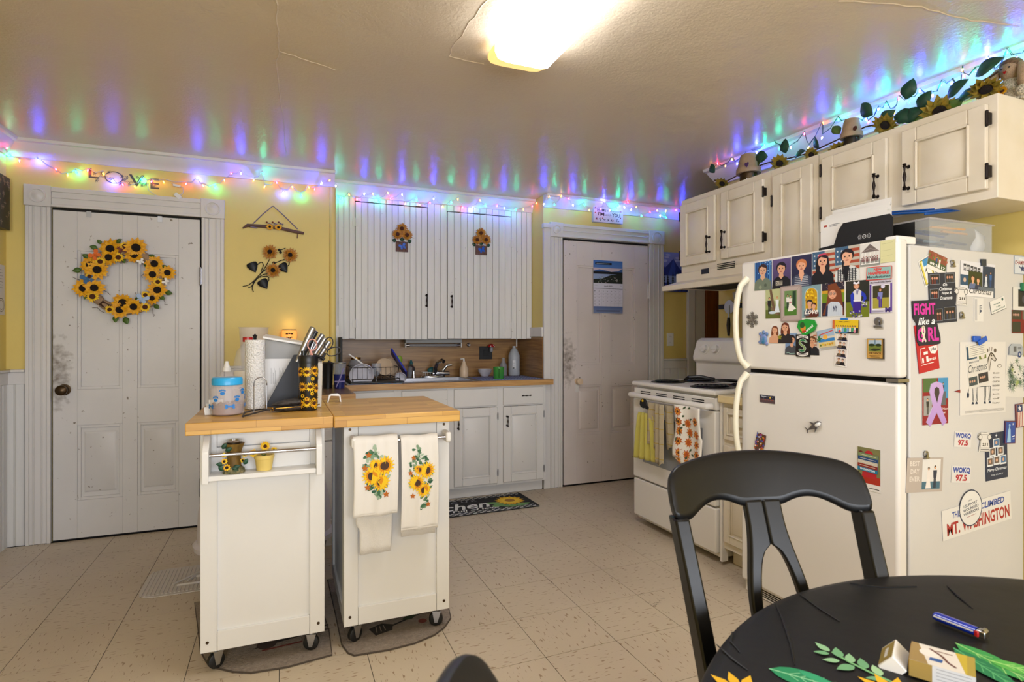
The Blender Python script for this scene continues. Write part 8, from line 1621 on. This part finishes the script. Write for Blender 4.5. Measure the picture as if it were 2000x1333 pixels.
# ================================================================ chairs and table
def chair(label, org, rot, group='black dining chairs'):
    t = thing('dining_chair', label, 'chair', (org[0], org[1], 0), group, rot); W0 = WM[t.name]
    def yb(z): return .205+.40*max(0,(z-.46))**1.15      # recline of the back
    # crest rail
    n = 28; hw = .202; th = .026; g=[]
    def top(u): a = abs(u); return .933+.024*(1-a**2.2)-(0 if a < .9 else (a-.9)*.16)
    def bot(u):
        a = abs(u)
        if a < .2: return .857
        if a < .8: return .857-.01*(a-.2)/.6+.021*math.sin(math.pi*(a-.2)/.6)
        return .847 + (0 if a < .9 else (a-.9)*.1)
    V=[]; F_=[]
    for i in range(n+1):
        u = -1+2*i/n; x = u*hw; zt_, zb_ = top(u), bot(u); yc = lambda z: yb(z)+.0-.05*u*u+.012
        ring = [(x, yc(zb_)-th/2, zb_+.004),(x, yc(zt_)-th/2, zt_-.012),(x, yc(zt_)-th*.2, zt_),(x, yc(zt_)+th*.2, zt_),(x, yc(zt_)+th/2, zt_-.012),(x, yc(zb_)+th/2, zb_+.004),(x, yc(zb_)+th*.3, zb_),(x, yc(zb_)-th*.3, zb_)]
        V += ring
    m_ = 8
    for i in range(n):
        for k in range(m_): F_.append((i*m_+k, i*m_+(k+1)%m_, (i+1)*m_+(k+1)%m_, (i+1)*m_+k))
    F_.append(tuple(range(m_))[::-1]); F_.append(tuple(n*m_+k for k in range(m_)))
    mb = MB('black_paint', W0); mb.add(V, [f[::-1] for f in F_]); mb.build('crest_rail', t, sub=1, angle=60)
    # posts
    def bar(pts, wx, wy, name):
        mb = MB('black_paint', W0); V=[]; F_=[]
        for i, (x,y,z) in enumerate(pts):
            a, b = (wx[i] if isinstance(wx,(list,tuple)) else wx)/2, (wy[i] if isinstance(wy,(list,tuple)) else wy)/2; V += [(x-a,y-b,z),(x+a,y-b,z),(x+a,y+b,z),(x-a,y+b,z)]
        for i in range(len(pts)-1):
            for k in range(4): F_.append((i*4+k,i*4+(k+1)%4,i*4+4+(k+1)%4,i*4+4+k))
        F_ += [(3,2,1,0), tuple(4*(len(pts)-1)+k for k in range(4))]; up = pts[-1][2] > pts[0][2]
        mb.add(V, F_ if up else [f[::-1] for f in F_]); return mb.build(name, t, bevel=.004)
    for s in (-1, 1):
        P = []; 
        for k in range(11):
            z = .0+.855*k/10; y = yb(z)-.028 if z > .46 else .178+.05*((.46-z)/.46)**1.6; x = s*(.166+.02*max(0,(z-.5))/.36); P.append((x,y,z))
        bar(P, .028, [.05-.016*max(0,k-5)/5 for k in range(11)], 'rear_leg')
        bar([(s*.19,-.145,0),(s*.19,-.14,.2),(s*.188,-.135,.43)], [.026,.034,.04], [.026,.034,.04], 'front_leg')
        bar([(s*.195,-.165,.2),(s*.195,-.0,.2)][:0] or [(s*.185,-.01,.185),(s*.185,-.01,.2)], .02, .35, 'side_stretcher')
    # splat: two legs of a wishbone joined at the top, an oval opening between
    def splat_pts(s):
        P=[]; wx=[]
        for k in range(40):
            z = .45+.42*k/39; u = (z-.45)/.43
            q = min(1, max(0, (.84-z)/.15)); q = q*q*(3-2*q); wo = .037+.023*q-(.008*max(0,(.6-z)/.15))
            wi = .041*math.sqrt(max(0,1-((z-.65)/.142)**2))
            P.append((s*(wo+wi)/2, yb(z)+.006, z)); wx.append(max(.012, wo-wi))
        return P, wx
    for s in (-1, 1): P, wx = splat_pts(s); bar(P, wx, .018, 'splat_side')
    mb = MB('black_paint', W0); mb.prism([(-.17,-.155),(.17,-.155),(.205,-.09),(.21,.16),(.17,.2),(-.17,.2),(-.21,.16),(-.205,-.09)], .432, .458); mb.build('seat', t, bevel=.008, seg=3)
    MB('black_paint', W0).box(-.17,.17,-.135,-.12,.37,.43).build('apron', t)
    return t
TCX, TCY, TR, TZ = .885, .125, .594, .75
chair('black wooden dining chair with pierced splat pushed up behind the round table', (.78,.502), R(-14))
chair('black dining chair whose rail end shows at the bottom picture edge', (.452,.2), R(82))
t = thing('round_table', 'round dining table under the black flowered cloth', 'table', (TCX,TCY,0)); T = Matrix.Translation((TCX,TCY,0))
MB('black_paint').lathe([(.001,TZ-.03),(TR-.012,TZ-.03),(TR-.006,TZ-.02),(TR-.006,TZ-.004),(TR-.012,TZ-.0015),(.001,TZ-.0015)], 72, T).build('tabletop', t)
MB('black_paint').lathe([(.09,.1),(.06,.2),(.05,.45),(.07,.6),(.12,.719)], 20, T).build('pedestal', t)
for k in range(4): a = k*math.pi/2+.1; MB('black_paint').tube([(TCX+.05*math.cos(a),TCY+.05*math.sin(a),.16),(TCX+.2*math.cos(a),TCY+.2*math.sin(a),.12),(TCX+.34*math.cos(a),TCY+.34*math.sin(a),.025)], [.035,.03,.022], 8).build('foot', t)
mb = MB('cloth_black'); n = 120; prof = [(.001,0),(.2,0),(.4,0),(.54,0),(.58,-.0005),(.594,-.004),(.602,-.016),(.606,-.05),(.61,-.1),(.614,-.16),(.616,-.2)]; V=[]; F_=[]
cr = random.Random(3)
for i, (r_, z) in enumerate(prof):
    for k in range(n):
        a = 2*math.pi*k/n; f = max(0, -z-.01); rr = r_+f*.09*math.sin(a*17+.6*math.sin(a*3))+f*.05*math.sin(a*31); zz = z+(.0006*math.sin(a*7+r_*30)+.0008*math.sin(a*3+r_*11)**2 if 0 < i < 5 else 0)
        V.append((TCX+rr*math.cos(a), TCY+rr*math.sin(a), TZ+.0022+zz))
for i in range(len(prof)-1):
    for k in range(n): F_.append((i*n+k, (i+1)*n+k, (i+1)*n+(k+1)%n, i*n+(k+1)%n))
mb.add(V, F_); cloth = tag(mb.build('tablecloth', angle=80), 'black satin tablecloth with printed green leaves and sunflowers', 'tablecloth')
for pts in ([(1515,1180),(1530,1215),(1545,1260),(1552,1300)],[(1400,1260),(1432,1290),(1460,1310)],[(1430,1235),(1428,1255),(1445,1275)],[(1850,1145),(1870,1165),(1900,1190)],[(1660,1140),(1720,1148),(1790,1146)],[(1560,1160),(1600,1190),(1640,1215)]):
    MB('cloth_black').tube([onZ(x,y,TZ+.0032) for x,y in pts], [.0008]+[.0022]*(len(pts)-2)+[.0008], 5).build('crease', cloth)
# print on the cloth
A = Art(1, 1); ZZ = TZ+.0042
def cp(pts): return [(lambda p: (p.x, p.y))(onZ(x, y, ZZ)) for x, y in pts]
def crv(pts, wd, col): A.line(cp(pts), wd, col)
def blade(x0,y0,x1,y1,w_,col,col2=None):
    p, q = onZ(x0,y0,ZZ), onZ(x1,y1,ZZ); d = q-p; nrm = Vector((-d.y,d.x,0)); P=[]
    for k in range(9): u = k/8; P.append(p+d*u+nrm*w_*math.sin(math.pi*u**.75)*.5)
    for k in range(9): u = 1-k/8; P.append(p+d*u-nrm*w_*math.sin(math.pi*u**.75)*.5)
    A.poly([(v.x,v.y) for v in P[:-1]], col)
    if col2: 
        A.line([(p.x,p.y),(q.x,q.y)], .0022, col2)
        for u in (.25,.4,.55,.7):
            c = p+d*u
            for s in (-1,1): e = p+d*(u+.14)+nrm*s*w_*.36*math.sin(math.pi*u); A.line([(c.x,c.y),(e.x,e.y)], .0012, col2)
blade(1502,1306,1660,1350,.42,'#1f8a5a','#8fd0a0'); blade(1560,1310,1640,1345,.3,'#2fa070'); blade(1866,1256,2040,1345,.34,'#3a9a4c','#9ad07a'); blade(1862,1266,2010,1360,.3,'#1f7a4a','#5ab070'); blade(1930,1290,2070,1330,.4,'#57b04a','#a9dc80')
crv([(1625,1275),(1660,1295),(1700,1315),(1745,1335),(1790,1345)], .004, '#7ab87a')
for x0,y0,x1,y1 in ((1620,1274,1592,1256),(1620,1278,1588,1274),(1640,1286,1632,1266),(1640,1292,1606,1290),(1662,1296,1658,1278),(1668,1302,1634,1309),(1690,1308,1680,1287),(1720,1322,1704,1300),(1722,1328,1690,1326)): blade(x0,y0,x1,y1,.5,random.choice(['#8fbf90','#6fa878','#a4cc9a']))
for x, y, col in ((1752,1362,'#f0b81c'),(1448,1358,'#e8b41c')):
    c = onZ(x,y,ZZ)
    for k in range(11): a = k*.571; A.poly([(c.x+.006*math.cos(a-.6),c.y+.006*math.sin(a-.6)),(c.x+.03*math.cos(a-.22),c.y+.03*math.sin(a-.22)),(c.x+.046*math.cos(a),c.y+.046*math.sin(a)),(c.x+.03*math.cos(a+.22),c.y+.03*math.sin(a+.22)),(c.x+.006*math.cos(a+.6),c.y+.006*math.sin(a+.6))], col)
    A.poly([(c.x+.014*math.cos(k*.6),c.y+.014*math.sin(k*.6)) for k in range(10)], '#6a3a14')
A.sheet('printed_leaves', Matrix.Translation((0,0,TZ+.0036)), .0001, '#1b1b1d', parent=cloth, m='print_cloth', outline=[(.9,.2),(.901,.2),(.901,.201)])
# lighter
LZ = TZ+.0046; a, b = onZ(1826, 1203, LZ+.006), onZ(1925, 1241, LZ+.006); d_ = (b-a).normalized(); M = Matrix.Translation(a) @ align(d_); t = thing('lighter', 'blue disposable lighter with red button lying on the tablecloth', 'lighter', ((a.x+b.x)/2,(a.y+b.y)/2,LZ)); L_ = (b-a).length
mat('lighter_blue', '#0f2fae', .2, coat=.5)
MB('lighter_blue', M @ Matrix.Diagonal((1.25,.85,1,1))).lathe([(.001,-.001),(.006,0),(.0072,.004),(.0072,L_*.84),(.001,L_*.84)], 20).build('body', t); MB('white_plastic', M @ Matrix.Translation((-.0075,.002,0))).box(-.0016,.0016,-.0009,.0009,.002,L_*.82).build('seam_stripe', t)
MB('chrome', M).box(-.0068,.0068,-.0052,.0052,L_*.85,L_*1.03).build('hood', t, bevel=.0015); MB('red_plastic', M).box(-.009,-.003,-.0045,.004,L_*.83,L_*.92).build('button', t, bevel=.0015); MB('steel', M).cyl((-.005,.004,L_*.97),(.005,.004,L_*.97),.0036,n=14).build('spark_wheel', t)
A = Art(.008,.012); A.rect(0,0,1,1,'#d9b070'); A.ell(.5,.5,.3,'#a0442c'); 
# open cigarette pack
o_ = onZ(1800, 1308, LZ); t = thing('cigarette_pack', 'open white and gold flip top cigarette pack on the tablecloth', 'cigarette pack', o_)
u = (onZ(1890,1330,LZ)-onZ(1752,1290,LZ)).normalized(); ang = math.atan2(u.y,u.x); M = Matrix.Translation(o_) @ Matrix.Rotation(ang,4,'Z')
PL, PW, PH = .066, .054, .021; x0 = -.012
bd = MB('paper', M); bd.box(x0,x0+PL,-PW/2,PW/2,0.0005,PH); bd = bd.build('box', t, bevel=.0008)
MB('brass', M).box(x0-.0008,x0-.0002,-PW/2+.003,PW/2-.003,.003,PH-.002).build('foil', t)
A = Art(PL, PW); A.rect(0,0,1,1,'#e6e0d6'); A.poly([(0,.0),(0,1),(.12,1),(.3,0)],'#a0854c'); A.poly([(.86,0),(.7,1),(1,1),(1,0)],'#c9b02c'); A.rect(.88,0,1,1,'#b09a3a'); A.ell(.3,.6,.16,'#efe9e2'); A.poly([(.3,.25),(.32,.4),(.52,.42),(.5,.25)],'#24589c'); A.line([(.3,.85),(.5,.6),(.6,.35),(.72,.2)],.05,'#6a3c34'); A.line([(.4,.8),(.66,.8)],.03,'#7a4a30')
A.sheet('printed_face', M @ Matrix.Translation((x0,-PW/2,PH)), .0002, '#e6e0d6', parent=bd)
A = Art(PL, PH); A.rect(0,0,1,1,'#dcdfe4'); A.rect(0,0,.36,1,'#a98f50'); [A.line([(.42,.25+.2*k),(.94,.25+.2*k)],.008,'#6f7684') for k in range(4)]
A.sheet('printed_side', M @ Matrix.Translation((x0,-PW/2,0.0005)) @ Matrix.Rotation(R(90),4,'X'), .0002, '#dcdfe4', parent=bd)
Lm = M @ Matrix.Translation((x0,0,PH)) @ Matrix.Rotation(R(-38),4,'Y')
# the flipped lid hangs open at the left end
ld = MB('paper', M @ Matrix.Translation((x0-.002,0,.004)) @ Matrix.Rotation(R(-48),4,'Y')); ld.box(-.024,0,-PW/2,PW/2,.0,PH); ld = ld.build('lid', t, bevel=.0008)
A = Art(.022, PW-.006); A.rect(0,0,1,1,'#a08a44'); A.rect(.35,.22,.6,.78,'#e6e2da'); A.sheet('lid_print', M @ Matrix.Translation((x0-.002,0,.004)) @ Matrix.Rotation(R(-48),4,'Y') @ Matrix.Translation((-.023,-PW/2+.003,PH)), .0002, '#a08a44', parent=ld)
